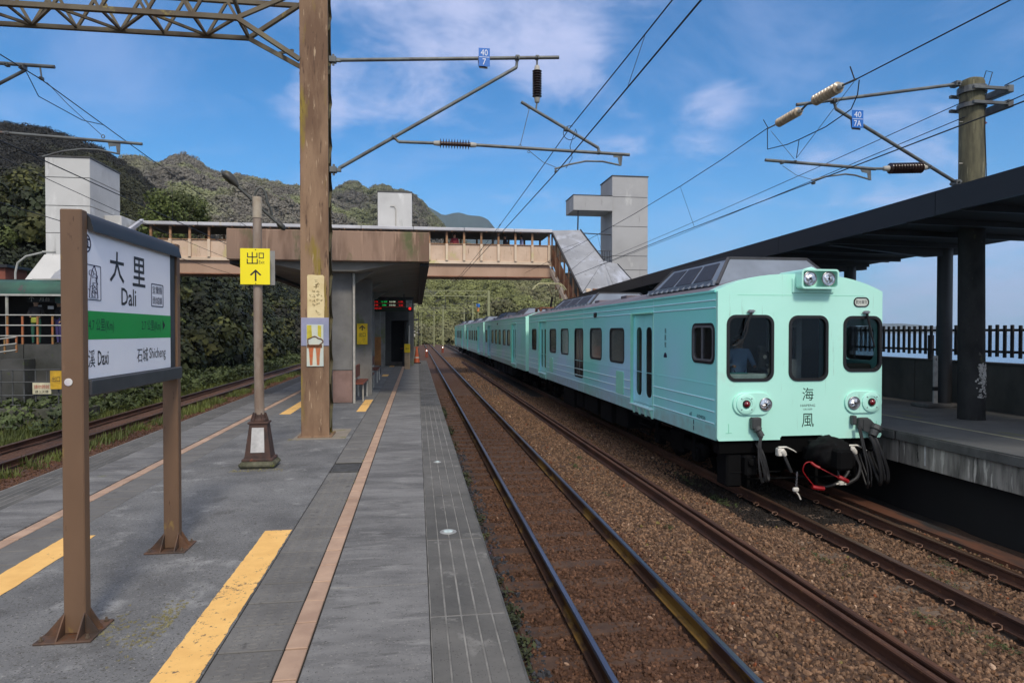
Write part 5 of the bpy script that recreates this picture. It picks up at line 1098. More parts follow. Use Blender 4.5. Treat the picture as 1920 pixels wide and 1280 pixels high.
def build_towers():
    t=box_tower('lift_tower','tall plain grey lift tower with projecting canopy box beside the right stair',13.14,15.66,44,46.9,-.5,13.25,M_tow2,[6.9,7.85,9.85,11.85])
    mb=MB(); mb.bbox(10.42,13.135,43.9,46.2,10.85,11.86,.02); mb.build('canopy_box',M_tow2,t)
    mb=MB(); mb.bbox(10.38,13.13,43.86,46.24,11.862,11.90,.005); mb.build('flashing',MATS['dark roof flashing'],t)
    mb=MB(); mb.tube([(10.75,44.1,8.8),(10.8,44.1,10.86)],.05,8); mb.tube([(10.9,44.1,9.35),(13.14,44.3,9.3)],.035,8); mb.build('post',M_dark,t)
    g=thing('railing','small dark railing between the right stair and the lift tower','railing',(12.4,44.2,6.3))
    for x in np.arange(11.6,13.1,.17): mb=MB(); mb.tube([(float(x),44.0,6.3),(float(x),44.0,8.15)],.016,6); mb.build('bar',M_dark,g)
    for z in (8.15,7.75): mb=MB(); mb.tube([(11.4,44.0,z),(13.12,44.0,z)],.022,6); mb.build('rail',M_dark,g)
    mb=MB(); mb.bbox(9.9,13.1,43.6,46,6.1,6.3,.02); mb.build('landing',M_tow2,g)
    t=box_tower('lift_tower','white rendered lift tower at far left rising behind the name board',-18.19,-16.14,36,39.4,-.3,11.35,M_tow,[4.6,6.1,7.6,8.95,10.35])
    mb=MB(); mb.bbox(-16.135,-15.3,37.5,39.3,7.5,8.75,.02); mb.build('side_annex',M_tow,t)
    mb=MB(); mb.add([(-18.6,34.6,4.9),(-16.2,34.6,4.9),(-16.2,35.9,6.5),(-18.2,35.9,6.5),(-19.6,34.6,4.0),(-16.2,34.6,4.0),(-16.2,35.9,4.0),(-19.6,35.9,4.0)],[(0,1,2,3),(4,5,1,0),(5,6,2,1),(7,4,0,3),(6,7,3,2)]); mb.build('sloping_skirt',M_tow,t)
    t=box_tower('stair_tower','small pale block standing on the footbridge roof above the island platform',-2.50,-.32,44,46.2,-.4,11.73,M_tow,[9.2])
    mb=MB(); mb.add([(-2.55,43.4,8.88),(-.25,43.4,8.88),(-.42,43.95,9.4),(-2.4,43.95,9.4),(-2.55,43.4,8.6),(-.25,43.4,8.6),(-.42,43.95,8.6),(-2.4,43.95,8.6)],[(0,1,2,3),(4,5,1,0),(5,6,2,1),(7,4,0,3)]); mb.build('rounded_skirt',M_stair,t)
    mb=MB(); mb.tube([(-1.35,43.97,9.2),(-1.35,43.95,10.6),(-1.45,43.95,10.8),(-1.7,43.95,10.8)],.03,6); mb.build('conduit',M_insw,t)
build_towers()

# ------------------------------------------------------------------ island platform canopy
def build_island_canopy():
    t=thing('island_canopy','stained concrete canopy over the island platform ending above the mast','canopy',(-2,27,PZ))
    y0,y1=15.8,39.0; XL,XR=-4.25,.29
    mb=MB(); mb.bbox(XL,XR,y0,y0+.22,4.335,5.03,.015); mb.build('front_fascia',M_fascia,t)
    for x0,x1 in ((XR-.16,XR),(XL,XL+.16)): mb=MB(); mb.bbox(x0,x1,y0+.222,y1,4.33,5.02,.01); mb.build('side_fascia',M_fascia,t)
    mb=MB(); mb.box(XL+.16,XR-.16,y0+.22,y1,4.78,4.90); mb.build('roof_slab',M_fascia,t)
    # soffit: shallow V in cross-section falling to the middle beam, chamfer at the edges
    n=6
    for k in range(n):
        a=y0+.23+(y1-y0-.3)*k/n; b=y0+.23+(y1-y0-.3)*(k+1)/n-.02
        mb=MB(); mb.prism([(XL+.16,4.34),(XL+.75,4.30),(-2.6,4.12),(-1.4,4.12),(XR-.75,4.30),(XR-.16,4.34),(XR-.16,4.70),(XL+.16,4.70)],'y',a,b); mb.build('soffit_bay',M_under2,t)
    mb=MB(); mb.box(XR-.22,XR-.005,y0+.25,y1,4.25,4.328); mb.build('edge_gutter',M_black,t); mb=MB(); mb.box(XL+.005,XL+.22,y0+.25,y1,4.25,4.328); mb.build('edge_gutter',M_black,t)
    # columns: tiled foot and concrete shaft with a haunch
    for i,y in enumerate((16.75,20.6,24.8,29.0,33.2)):
        mb=MB(); mb.bbox(-2.02,-1.56,y-.23,y+.23,PZ,PZ+.78,.012); c=mb.build('column_base',M_coltile if i==0 else M_col,t)
        mb=MB(); mb.bbox(-2.03,-1.55,y-.24,y+.24,PZ+.785,4.13,.015); mb.build('column',M_col,t)
        mb=MB(); mb.prism([(-1.55,4.12),(-1.55,3.85),(-1.05,4.17)],'y',y-.1,y+.1); mb.build('haunch',M_under2,t)
    mb=MB(); mb.tube([(-1.50,16.4,PZ),(-1.50,16.4,4.1)],.03,8); mb.tube([(-2.06,16.4,PZ),(-2.06,16.4,PZ+1.1)],.04,8); mb.build('downpipe',M_insw,t,smooth=True)
    # end enclosure: dark stair room with doorway
    mw=mat('stair room wall',G(78,78,77),.9,col2=G(62,62,62),scale=1.2,bump=.2)
    mb=MB(); mb.bbox(-3.4,-1.30,33.9,34.1,PZ,4.15,.01); mb.build('room_wall',mw,t)
    mb=MB(); mb.bbox(-.42,-.16,33.9,34.3,PZ,4.15,.01); mb.build('room_pier',M_insw if False else M_col,t)
    mb=MB(); mb.bbox(-1.30,-.42,33.9,34.1,3.25,4.15,.01); mb.build('lintel',mw,t)
    mb=MB(); mb.box(-.30,-.2,34.3,38.9,PZ,4.15); mb.build('side_wall',mw,t)
    mb=MB(); mb.box(-3.4,-.3,38.7,38.9,PZ,4.15); mb.build('rear_wall',M_black,t)
    mb=MB(); mb.tube([(-.63,33.5,PZ),(-.52,33.5,3.2)],.10,10); mb.build('dark_pipe',M_black,t,smooth=True)
    mb=MB(); mb.tube([(-.40,33.6,PZ),(-.40,33.6,3.0)],.05,8); mb.build('silver_pipe',M_insw,t,smooth=True)
    # wall slab carrying the yellow sign
    mb=MB(); mb.bbox(-1.66,-1.205,18.3,18.5,PZ,4.1,.01); mb.build('partition',M_col,t)
    # hanging LED departure board
    b=thing('departure_board','hanging LED departure board with red, green and white lines under the island canopy','departure board',(-.95,26.0,3.46),)
    Y=25.9; mb=MB(); mb.bbox(-1.72,-.17,Y,Y+.25,3.47,3.93,.01); mb.build('casing',mat('board casing',G(30,42,26),.6,scale=3),b)
    mb=MB(); mb.bbox(-1.74,-.15,Y-.03,Y+.28,3.935,4.02,.01); mb.tube([(-1.4,Y+.1,4.0),(-1.4,Y+.1,4.15)],.02,6); mb.tube([(-.5,Y+.1,4.0),(-.5,Y+.1,4.15)],.02,6); mb.build('hanger',M_dark,b)
    def led(name,col,s=1.6): return mat(name,G(*col),.5,emit=(G(*col),s),var=.02)
    lr=led('red led',(225,24,20),.45); lg=led('green led',(30,200,90),.45); lw=led('white led',(220,230,200),.45)
    for z,row in ((3.84,((-1.56,'自強',lr,.18),(-1.24,'往 宜蘭',lg,.22),(-.93,'16:08',lw,.22),(-.61,'1B',lr,.16))),(3.71,((-1.56,'區間',lr,.18),(-1.24,'2B',lg,.16),(-.93,'15:52',lw,.22),(-.61,'2B',lr,.16))),(3.585,((-1.5,'月台間禁止通行',lr,.34),))):
        for x,s_,m_,w in row: lettering(s_,(x,Y-.004,z),(1,0,0),(0,0,1),w,.055,m_,b)
    mb=MB(); mb.box(-1.70,-.45,Y-.003,Y-.001,3.64,3.648); mb.box(-1.70,-.45,Y-.003,Y-.001,3.775,3.783); mb.build('divider',led('dull red line',(120,30,20),.4),b)
    mb=MB(); mb.bbox(-.42,-.19,Y-.02,Y-.002,3.62,3.90,.004); mb.build('clock_panel',mat('clock face',G(150,152,146),.6,scale=9),b); lettering('1B',(-.26,Y-.023,3.83),(1,0,0),(0,0,1),.09,.08,M_ink,b); lettering('月台',(-.35,Y-.023,3.76),(1,0,0),(0,0,1),.1,.07,M_ink,b)
    mb=MB(); mb.lathe((-.27,Y-.02,3.58),(-.27,Y-1,3.58),[(0,.05),(.02,.05)],14); mb.build('red_lamp',led('red lamp',(220,30,24),.9),b)
    # yellow signs
    def ysign(x,y,z,w,h,lab,txt,par=None,rot=False):
        s=thing('yellow_sign',lab,'sign',(x,y,z-h/2)); mb=MB(); mb.bbox(x-w/2,x+w/2,y,y+.02,z-h/2,z+h/2,.004); mb.build('plate',mat('shaded yellow sign',G(240,200,20),.5,scale=3),s)
        lettering(txt,(x,y-.002,z-.02),(1,0,0),(0,0,1),w*.62,h*.2,M_ink,s); mb=MB(); mb.box(x-.015,x+.015,y-.003,y-.001,z+h*.17,z+h*.34)
        for q in (-1,1): mb.prism([(x,z+h*.42),(x,z+h*.36),(x+q*w*.25,z+h*.24),(x+q*w*.3,z+h*.28)],'y',y-.003,y-.001)
        mb.build('arrow',M_ink,s); mb=MB(); mb.beam((x-w*.2,y-.002,z-h*.38),(x+w*.25,y-.002,z-h*.22),.02,.002); mb.beam((x+w*.1,y-.002,z-h*.40),(x+w*.25,y-.002,z-h*.22),.02,.002); mb.build('symbol',M_ink,s)
    ysign(-1.455,18.26,2.638,.275,.56,'upright yellow exit sign on the grey partition under the island canopy','出口')
    k=thing('yellow_topped_post','short yellow topped box on a tan pedestal at the end of the platform','post box',(-.45,31,PZ)); mb=MB(); mb.bbox(-.57,-.33,30.9,31.1,PZ,PZ+.75,.01); mb.build('pedestal',mat('tan pedestal',G(176,150,120),.8,scale=4),k); mb=MB(); mb.bbox(-.58,-.32,30.88,31.12,PZ+.755,PZ+1.15,.01); mb.build('yellow_box',mat('shaded yellow sign',G(240,200,20)),k); lettering('出口',(-.45,30.87,PZ+.95),(1,0,0),(0,0,1),.15,.1,M_ink,k)
    # benches
    for j,(y,lb) in enumerate(((17.5,'nearest dark red bench behind the tiled column foot'),(20.2,'middle bench under the island canopy'),(23.5,'farthest bench under the island canopy'))):
        s=thing('bench',lb,'bench',(-1.35,y,PZ),group='benches under the island canopy')
        mb=MB(); mb.bbox(-1.60,-1.30,y-.8,y+.8,PZ+.42,PZ+.46,.01); mb.build('seat',mat('brown red bench seat',G(112,60,44),.6,var=.2,scale=3),s)
        mb=MB(); mb.bbox(-1.56,-1.52,y-.8,y+.8,PZ+.55,PZ+.86,.01); mb.build('backrest',MATS['brown red bench seat'],s)
        for yy in (y-.65,y+.65):
            mb=MB(); mb.tube([(-1.33,yy,PZ),(-1.33,yy,PZ+.42)],.022,8); mb.tube([(-1.55,yy,PZ),(-1.55,yy,PZ+.84)],.022,8); mb.build('leg',M_insw,s)
    mb=MB(); 
    b=thing('notice_case','orange brown notice case standing between the canopy columns','notice case',(-1.7,27.6,PZ)); mb=MB(); mb.bbox(-2.0,-1.45,27.5,27.6,PZ+.35,PZ+1.5,.01); mb.build('board',mat('orange brown board',G(140,92,44),.7,var=.3,scale=2),b); mb=MB(); mb.bbox(-1.98,-1.94,27.48,27.62,PZ,PZ+.35,.004); mb.bbox(-1.5,-1.46,27.48,27.62,PZ,PZ+.35,.004); mb.build('leg',M_dark,b)
build_island_canopy()
def build_cone():
    t=thing('traffic_cone','faded orange traffic cone and bar closing the end of the island platform','cone',(-.02,36.5,PZ)); mb=MB(); mb.bbox(-.24,.2,36.3,36.7,PZ,PZ+.05,.01); mb.build('base',M_black,t)
    mb=MB(); mb.lathe((-.02,36.5,PZ+.05),(-.02,36.5,9),[(0,.17),(.4,.10),(.85,.035)],14); mb.build('cone_body',mat('faded orange plastic',G(178,84,46),.6,var=.2,scale=5),t,smooth=True)
    mb=MB(); mb.lathe((-.02,36.5,PZ+.28),(-.02,36.5,9),[(0,.135),(.14,.10)],14); mb.build('white_band',M_insw,t,smooth=True)
    mb=MB(); mb.tube([(-.9,36.6,PZ+.80),(-.02,36.5,PZ+.86),(.1,36.5,PZ+.86)],.02,6); mb.build('bar',mat('faded orange plastic',G(178,84,46)),t)
build_cone()

# ------------------------------------------------------------------ people
def person(loc,heading,label,pose='stand',shirt=(60,60,70),trousers=(40,40,60),hair=(20,18,16),skin=(176,132,104),group=None,h=1.66,sleeves=True):
    """one continuous skinned body; clothing zones by height, hair a child"""
    s=h/1.7
    J={'pel':(0,0,.92),'wa':(0,0,1.05),'ch':(0,.0,1.30),'nk':(0,.005,1.45),'hd0':(0,.01,1.53),'hd1':(0,.02,1.62),'hd2':(0,.01,1.69),
       'sl':(-.17,0,1.40),'el':(-.22,-.03,1.12),'wl':(-.20,.10,.90),'hl':(-.19,.15,.83),'sr':(.17,0,1.40),'er':(.22,-.03,1.12),'wr':(.20,.10,.90),'hr':(.19,.15,.83),
       'pl':(-.09,0,.88),'kl':(-.10,.02,.49),'al':(-.10,-.02,.09),'tl':(-.10,.12,.04),'pr':(.09,0,.88),'kr':(.10,.02,.49),'ar':(.10,-.02,.09),'tr':(.10,.12,.04)}
    if pose=='rail': J.update(el=(-.24,.05,1.14),wl=(-.14,.28,1.06),hl=(-.12,.36,1.06),er=(.24,.05,1.14),wr=(.14,.28,1.06),hr=(.12,.36,1.06))
    if pose=='sit':
        for k in ('kl','kr'): x=J[k][0]; J[k]=(x,.42,.90)
        for k in ('al','ar'): x=J[k][0]; J[k]=(x,.46,.48)
        for k in ('tl','tr'): x=J[k][0]; J[k]=(x,.60,.44)
        J.update(el=(-.26,.10,1.14),wl=(-.20,.36,1.12),hl=(-.18,.44,1.12),er=(.26,.10,1.14),wr=(.20,.36,1.12),hr=(.18,.44,1.12),hd1=(0,.05,1.60),hd2=(0,.05,1.67))
    R={'pel':.145,'wa':.125,'ch':.15,'nk':.06,'hd0':.075,'hd1':.10,'hd2':.075,'sl':.075,'el':.045,'wl':.032,'hl':.035,'sr':.075,'er':.045,'wr':.032,'hr':.035,'pl':.095,'kl':.06,'al':.042,'tl':.045,'pr':.095,'kr':.06,'ar':.042,'tr':.045}
    E=[('pel','wa'),('wa','ch'),('ch','nk'),('nk','hd0'),('hd0','hd1'),('hd1','hd2'),('ch','sl'),('sl','el'),('el','wl'),('wl','hl'),('ch','sr'),('sr','er'),('er','wr'),('wr','hr'),('pel','pl'),('pl','kl'),('kl','al'),('al','tl'),('pel','pr'),('pr','kr'),('kr','ar'),('ar','tr')]
    names=list(J); me=bpy.data.meshes.new('tmp'); me.from_pydata([tuple(c*s for c in J[n]) for n in names],[(names.index(a),names.index(b)) for a,b in E],[])
    o=bpy.data.objects.new('tmp',me); COL.objects.link(o); sk=o.modifiers.new('s','SKIN'); sk.use_smooth_shade=True; su=o.modifiers.new('u','SUBSURF'); su.levels=1; su.render_levels=1
    for i,n in enumerate(names): me.skin_vertices[0].data[i].radius=(R[n]*s*(1.25 if n in('ch','wa','pel') else 1),R[n]*s*(.8 if n in('ch','wa','pel') else 1)); me.skin_vertices[0].data[i].use_root=(n=='pel')
    bpy.context.view_layer.update(); ev=o.evaluated_get(bpy.context.evaluated_depsgraph_get()); m2=bpy.data.meshes.new_from_object(ev); bpy.data.objects.remove(o)
    m2.name='body'; m2.materials.clear()
    for mm in (mat('skin %s'%(skin,),G(*skin),.6,var=.05),mat('shirt %s'%(shirt,),G(*shirt),.8,var=.1),mat('trousers %s'%(trousers,),G(*trousers),.8,var=.1),M_black): m2.materials.append(mm)
    cut=1.02 if pose!='sit' else .98
    for p in m2.polygons:
        c=p.center/s; i=0
        hand=any((Vector(J[k])-c).length<.085 for k in ('hl','hr')) or (not sleeves and any((Vector(J[k])-c).length<.12 for k in ('wl','wr')))
        if c.z>1.46: i=0
        elif hand: i=0
        elif c.z<(.11 if pose!='sit' else .52) and c.y>-.2 and (pose!='sit' or c.y>.4): i=3
        elif c.z<cut and abs(c.x)<.19 : i=2
        else: i=1
        p.material_index=i; p.use_smooth=True
    root=thing('person',label,'person',loc,group); b=bpy.data.objects.new('body',m2); COL.objects.link(b); b.parent=root; root.rotation_euler=(0,0,heading)
    hm=MB(); vs=[];n=12
    for i in range(7):
        ph=math.pi/2*(1-i/5.2)
        for k in range(n):
            q=2*math.pi*k/n; rr=.108*math.cos(ph) if i<6 else .10; z=1.63+.10*math.sin(ph); front=max(0,math.sin(q)); vs.append((rr*math.cos(q)*s,(.012+rr*math.sin(q)*(1-.25*front*(i>3)))*s,(z+.03*front*(i>3))*s))
    hm.add(vs,[(i*n+k,i*n+(k+1)%n,(i+1)*n+(k+1)%n,(i+1)*n+k) for i in range(6) for k in range(n)]); h=bpy.data.meshes.new('hair'); h.from_pydata(hm.v,[],hm.f); h.materials.append(mat('hair %s'%(hair,),G(*hair),.6)); ho=bpy.data.objects.new('hair',h); COL.objects.link(ho); ho.parent=root
    fm=MB(); 
    for x in (-.035,.035): fm.lathe((x*s,.085*s,1.625*s),(x*s,1,1.625*s),[(0,.011*s),(.02*s,.008*s)],6)
    fm.lathe((0,.10*s,1.595*s),(0,1,1.59*s),[(0,.012*s),(.03*s,.008*s)],6); fm.box(-.025*s,.025*s,.10*s,.118*s,1.557*s,1.563*s); f=bpy.data.meshes.new('face'); f.from_pydata(fm.v,[],fm.f); f.materials.append(mat('face detail',G(90,50,44),.6)); fo=bpy.data.objects.new('face',f); COL.objects.link(fo); fo.parent=root
    return root
person((2.25,40.35,6.90),math.radians(172),'person in a dark red top looking out from the footbridge window above the tracks','rail',(120,36,50),(40,40,50))
person((6.35,40.5,6.90),math.radians(95),'person in a pale blue top walking near the right end of the footbridge','stand',(150,160,200),(60,60,90))
person((5.35,40.6,6.90),math.radians(110),'person in a dark top walking in the middle of the footbridge','stand',(70,60,70),(40,40,50))

# ------------------------------------------------------------------ station side at far left
def build_station():
    mgreen=mat('green sheet roof',G(40,88,72),.5,col2=G(34,62,54),scale=1.2,spots=[(G(70,66,66),2,.6)]); mpost=mat('pale steel post',G(150,150,142),.6,scale=4,spots=[(G(110,120,60),3,.6)]); mor=mat('orange railing post',G(166,92,56),.7,col2=G(120,108,60),scale=2.2); mrail=mat('pale railing tube',G(166,166,160),.5,var=.1,scale=5)
    w=thing('retaining_wall','dark grey retaining wall carrying the station walkway at far left','wall',(-17,26,-.3)); 
    for k in range(7): mb=MB(); mb.bbox(-24+k*1.72,-24+k*1.72+1.70,25.6,26.0,-.35,2.25,.01); mb.build('wall_panel',mat('retaining wall concrete',G(74,74,72),.9,col2=G(50,52,48),scale=1.2,bump=.3,spots=[(G(70,80,44),1.5,.62)]),w)
    mb=MB(); mb.box(-24,-11.96,26.0,31,-.35,2.20); mb.build('walkway',M_wall,w)
    b=thing('station_building','dark open station hall with curved green roof edge at far left','building',(-16,29,2.2))
    mb=MB(); mb.box(-24,-12.0,30.8,31,2.2,4.9); mb.build('rear_wall',mat('dark hall wall',G(44,40,38),.9,var=.3,scale=.7),b)
    mb=MB(); mb.prism([(26.3,4.05),(26.3,4.22),(26.42,4.45),(26.65,4.58),(31,4.75),(31,4.65),(26.7,4.48),(26.5,4.36),(26.4,4.2),(26.4,4.05)],'x',-24,-12.1); mb.build('roof',mgreen,b,smooth=True)
    mb=MB(); mb.beam((-24,26.28,4.02),(-12.1,26.28,4.02),.06,.07); mb.beam((-14,26.8,4.62),(-12.0,26.5,4.62),.05,.05); mb.build('gutter',mrail,b)
    mb=MB(); mb.box(-13.3,-12.15,26.9,26.95,3.75,4.0); mb.build('green_curtain',mgreen,b)
    for x in (-20.2,-17.4,-14.62,-12.2): mb=MB(); mb.tube([(x,26.35,2.2),(x,26.35,4.05)],.05,10); mb.build('roof_post',mpost,b)
    s=thing('hanging_board','black hanging board with white arrow and platform characters under the green roof','sign',(-14,26.9,3.7)); mb=MB(); mb.bbox(-14.25,-13.35,26.9,26.98,3.78,4.02,.005); mb.build('board',M_black,s); lettering('月台',(-13.65,26.89,3.90),(1,0,0),(0,0,1),.36,.14,M_insw,s)
    mb=MB(); mb.box(-14.1,-14.08,26.885,26.895,3.81,3.98); mb.prism([(-14.09,4.0),(-14.09,3.97),(-14.17,3.9),(-14.18,3.92)],'y',26.885,26.895); mb.prism([(-14.09,4.0),(-14.09,3.97),(-14.01,3.9),(-14.0,3.92)],'y',26.885,26.895); mb.build('arrow',M_insw,s)
    for x,z,ww,hh,lb in ((-14.02,3.52,.22,.34,'small white notice hanging in the dark station hall'),(-13.6,3.60,.2,.12,'small pale label beside the white notice in the station hall'),(-13.1,3.58,.24,.22,'striped white notice at the right of the dark station hall')):
        mb=MB(); mb.bbox(x-ww/2,x+ww/2,27.2,27.22,z-hh/2,z+hh/2,.004); mb.build('notice',mat('notice paper',G(200,200,200),.8,scale=12,var=.1),label=lb,cat='notice',group='notices in the station hall')
    # upper railing
    r=thing('walkway_railing','white railing with orange posts along the raised station walkway','railing',(-17,25.7,2.25)); x=-23.5
    while x<-12.0:
        mb=MB(); mb.bbox(x-.03,x+.03,25.66,25.72,2.25,3.28,.006); mb.build('post',mor,r); x+=.487
    for z in (3.28,2.92,2.55): mb=MB(); mb.tube([(-23.5,25.64,z),(-12.02,25.64,z)],.022,8); mb.build('rail',mrail,r,smooth=True)
    r=thing('ramp_railing','short sloping railing with orange posts below the station walkway','railing',(-15,24.7,1.7))
    for k in range(7): x=-15.6+k*.36; z=.12*k; mb=MB(); mb.bbox(x-.025,x+.025,24.7,24.75,1.75+z*.35,2.22+z*.45,.005); mb.build('post',mor,r)
    for z in (1.78,2.0,2.22): mb=MB(); mb.tube([(-15.6,24.68,z),(-13.42,24.68,z+.30)],.02,8); mb.build('rail',mrail,r,smooth=True)
    mb=MB(); mb.box(-17,-13.3,24.9,25.55,-.3,1.75); mb.build('ramp',MATS['retaining wall concrete'],r)
    # lower lattice fence
    r=thing('lattice_fence','dark grey tube fence standing by the left tracks','fence',(-15,23.8,.3)); x=-21
    while x<-11.6: mb=MB(); mb.tube([(x,23.8,.2),(x,23.8,1.45)],.024,7); mb.build('post',mat('dull fence tube',G(72,74,74),.6,var=.2,scale=3),r); x+=.345
    for z in (1.45,1.05,.62,.3): mb=MB(); mb.tube([(-21,23.78,z),(-11.6,23.78,z)],.02,7); mb.build('rail',MATS['dull fence tube'],r)
    mb=MB(); mb.box(-25,-10.6,23.2,24.2,-.35,.22); o=mb.build('kerb_wall',mat('mossy kerb concrete',G(92,92,84),.9,col2=G(62,64,54),scale=1.5,bump=.3),label='low grey concrete kerb under the lattice fence by the left tracks',cat='kerb')
    s=thing('warning_sign','cream warning sign with red and dark characters hanging on the lattice fence','sign',(-12.3,23.7,.6)); mb=MB(); mb.bbox(-12.42,-11.86,23.70,23.72,.66,1.03,.004); mb.build('plate',mat('cream sign',G(196,190,160),.7,scale=5),s); lettering('請勿跨越',(-12.14,23.695,.90),(1,0,0),(0,0,1),.46,.13,mat('dull red ink',G(170,56,48),.7,scale=5),s); lettering('請上天橋',(-12.14,23.695,.74),(1,0,0),(0,0,1),.40,.09,M_ink,s)
    s=thing('yellow_sign','yellow board with dark characters beside the cream warning sign','sign',(-11.7,23.6,.8)); mb=MB(); mb.bbox(-11.86,-11.50,23.64,23.66,.82,1.42,.004); mb.build('plate',mat('dull yellow sign',G(190,150,36),.7,scale=5),s); lettering('出口',(-11.68,23.635,1.15),(1,0,0),(0,0,1),.24,.18,M_ink,s)
    # two people waiting on the walkway, hall shade put into their darker colours
    person((-14.0,27.0,2.2),math.radians(200),'person with a yellow green bag standing in the dark hall behind the railing','rail',(36,34,36),(34,84,66),skin=(150,118,94))
    person((-13.35,27.3,2.2),math.radians(150),'person in purple trousers and dark top standing in the hall behind the railing','stand',(26,24,28),(60,54,104),skin=(150,118,94))
    mb=MB(); mb.bbox(-13.98,-13.75,26.58,26.70,3.0,3.22,.04); mb.build('bag',mat('yellow green bag',G(140,146,50),.7,scale=5),label='yellow green bag held by the person at the station railing',cat='bag')
    # red bucket-like thing and round signals
    mb=MB(); mb.lathe((-16.0,26.2,2.2),(-16.0,26.2,9),[(0,.16),(.5,.12),(.72,.05)],12); mb.build('traffic_cone',mat('dull red cone',G(190,70,60),.6,var=.1),label='red traffic cone standing behind the station railing at the left edge',cat='cone')
    t=thing('street_lamp','slim pale curved street lamp above the station roof at far left','street lamp',(-15.2,33,2.2)); mb=MB(); mb.tube([(-17.95,33,2.2),(-17.95,33,5.35),(-17.85,33,5.8),(-17.5,33,6.1),(-16.75,33,6.3)],.045,8); mb.build('pole',mrail,t,smooth=True); mb=MB(); mb.bbox(-16.8,-16.3,32.9,33.1,6.27,6.35,.02); mb.build('lamp_head',mrail,t)
    h=thing('distant_house','small distant brick coloured house on the slope above the station roof','house',(-22.4,40,0)); mb=MB(); mb.box(-23.4,-21.7,39,41,-.3,6.1); mb.build('wall',mat('house brick',G(126,74,60),.9,var=.15,scale=.6),h); mb=MB(); mb.prism([(-23.6,6.1),(-21.5,6.1),(-21.5,6.25),(-23.6,6.4)],'y',38.8,41.2); mb.build('roof',M_dark,h)
build_station()
# left verge: track-side low wall seen between the posts
mb=MB(); 
w=thing('trackside_wall','long low dark concrete edge running beside the farthest left track','wall',(-12.2,50,-.3))
for k in range(14): mb=MB(); mb.bbox(-12.45,-11.85,31+k*4,31+k*4+3.97,-.35,.12,.02); mb.build('wall_block',mat('dark low wall',G(52,52,50),.9,var=.3,scale=1.4),w)
plants('verge_grass',[(random.uniform(-11.8,-10.2),random.uniform(12,90)**1.0,-.28) for _ in range(2600)]+[(random.uniform(-8.4,-7.9),random.uniform(14,60),-.25) for _ in range(260)]+[(random.uniform(-15,-12.5),random.uniform(31,90),-.1) for _ in range(1500)],.7,2.0,M_grass,'green grass growing on the verge beside the farthest left track','grass',31,'blade',46,.17,.16)
plants('verge_weeds',[(random.uniform(-15.5,-10.3),random.uniform(20,80),-.15) for _ in range(1100)],1.0,2.6,M_weed,'leafy green weeds along the left verge below the station','weeds',32,'leaf',46,.22,.2)
# ------------------------------------------------------------------ the train
M_mint=mat('mint train enamel',G(190,246,230),.32,col2=G(182,242,224),scale=.8,clear=.35,spots=[(G(188,226,212),1.1,.62,(1,1,1),.15),(G(158,204,186),3.2,.62,(3,3,.25),.14)])
def sidemat(m,p,N,L,cur):
    # greener mint towards the top, paler blue low down, random minty patches
    g=N('ShaderNodeNewGeometry'); s=N('ShaderNodeSeparateXYZ'); L(g.outputs['Position'],s.inputs[0])
    r=N('ShaderNodeMapRange'); L(s.outputs[2],r.inputs[0]); r.inputs['From Min'].default_value=3.3; r.inputs['From Max'].default_value=1.6
    n=N('ShaderNodeTexNoise'); n.inputs['Scale'].default_value=.35; L(g.outputs['Position'],n.inputs[0]); mr=N('ShaderNodeMapRange'); L(n.outputs[0],mr.inputs[0]); mr.inputs['From Min'].default_value=.35; mr.inputs['From Max'].default_value=.65
    a=N('ShaderNodeMixRGB'); L(r.outputs[0],a.inputs[0]); a.inputs[1].default_value=G(152,242,236); a.inputs[2].default_value=G(184,226,252)
    b=N('ShaderNodeMixRGB'); b.inputs[0].default_value=.25; L(mr.outputs[0],b.inputs[0]); b.inputs[0].default_value=.2; L(a.outputs[0],b.inputs[1]); b.inputs[2].default_value=G(140,240,224)
    # grime near the bottom edge
    d=N('ShaderNodeMapRange'); L(s.outputs[2],d.inputs[0]); d.inputs['From Min'].default_value=1.16; d.inputs['From Max'].default_value=1.06
    n2=N('ShaderNodeTexNoise'); n2.inputs['Scale'].default_value=5; n2.inputs['Detail'].default_value=6; L(g.outputs['Position'],n2.inputs[0]); mm=N('ShaderNodeMath'); mm.operation='MULTIPLY'; L(d.outputs[0],mm.inputs[0]); L(n2.outputs[0],mm.inputs[1])
    c=N('ShaderNodeMixRGB'); L(mm.outputs[0],c.inputs[0]); L(b.outputs[0],c.inputs[1]); c.inputs[2].default_value=G(150,170,160)
    ao=c.outputs[0]; L(ao,p.inputs['Base Color'])
M_side=mat('train side enamel',G(130,205,208),.3,extra=sidemat,clear=.4)
M_bead=mat('pale side moulding',G(206,244,246),.3,scale=2,var=.05,clear=.3)
M_patch=mat('mint access hatch',G(150,224,198),.4,scale=3,var=.04)
M_roof=mat('grey train roof',G(112,104,112),.6,col2=G(90,84,88),scale=1.3,bump=.1,bscale=12)
M_acu=mat('slate grey roof unit',G(124,134,148),.5,col2=G(108,117,130),scale=1.5,spots=[(G(96,92,72),5,.66)])
M_acd=mat('roof unit grille',G(44,44,52),.6,var=.2,scale=9)
M_glass=mat('dark window glass',G(24,26,27),.15,var=.2,scale=2,spec=.35)
M_glassg=mat('curtain and reflection glass',G(92,96,90),.08,col2=G(66,84,80),scale=2.5,spec=.8,clear=1.0)  # grey green reflection painted in along with the curtain tone
M_glassm=mat('mint reflection window glass',G(110,150,138),.08,col2=G(92,128,120),scale=2,clear=1.0)  # greenish reflection is painted into the opaque pane colour
M_rub=mat('black window rubber',G(22,22,24),.5,var=.1,scale=5)
M_alu=mat('aluminium window frame',G(140,140,144),.35,metal=.6,scale=5,var=.1)
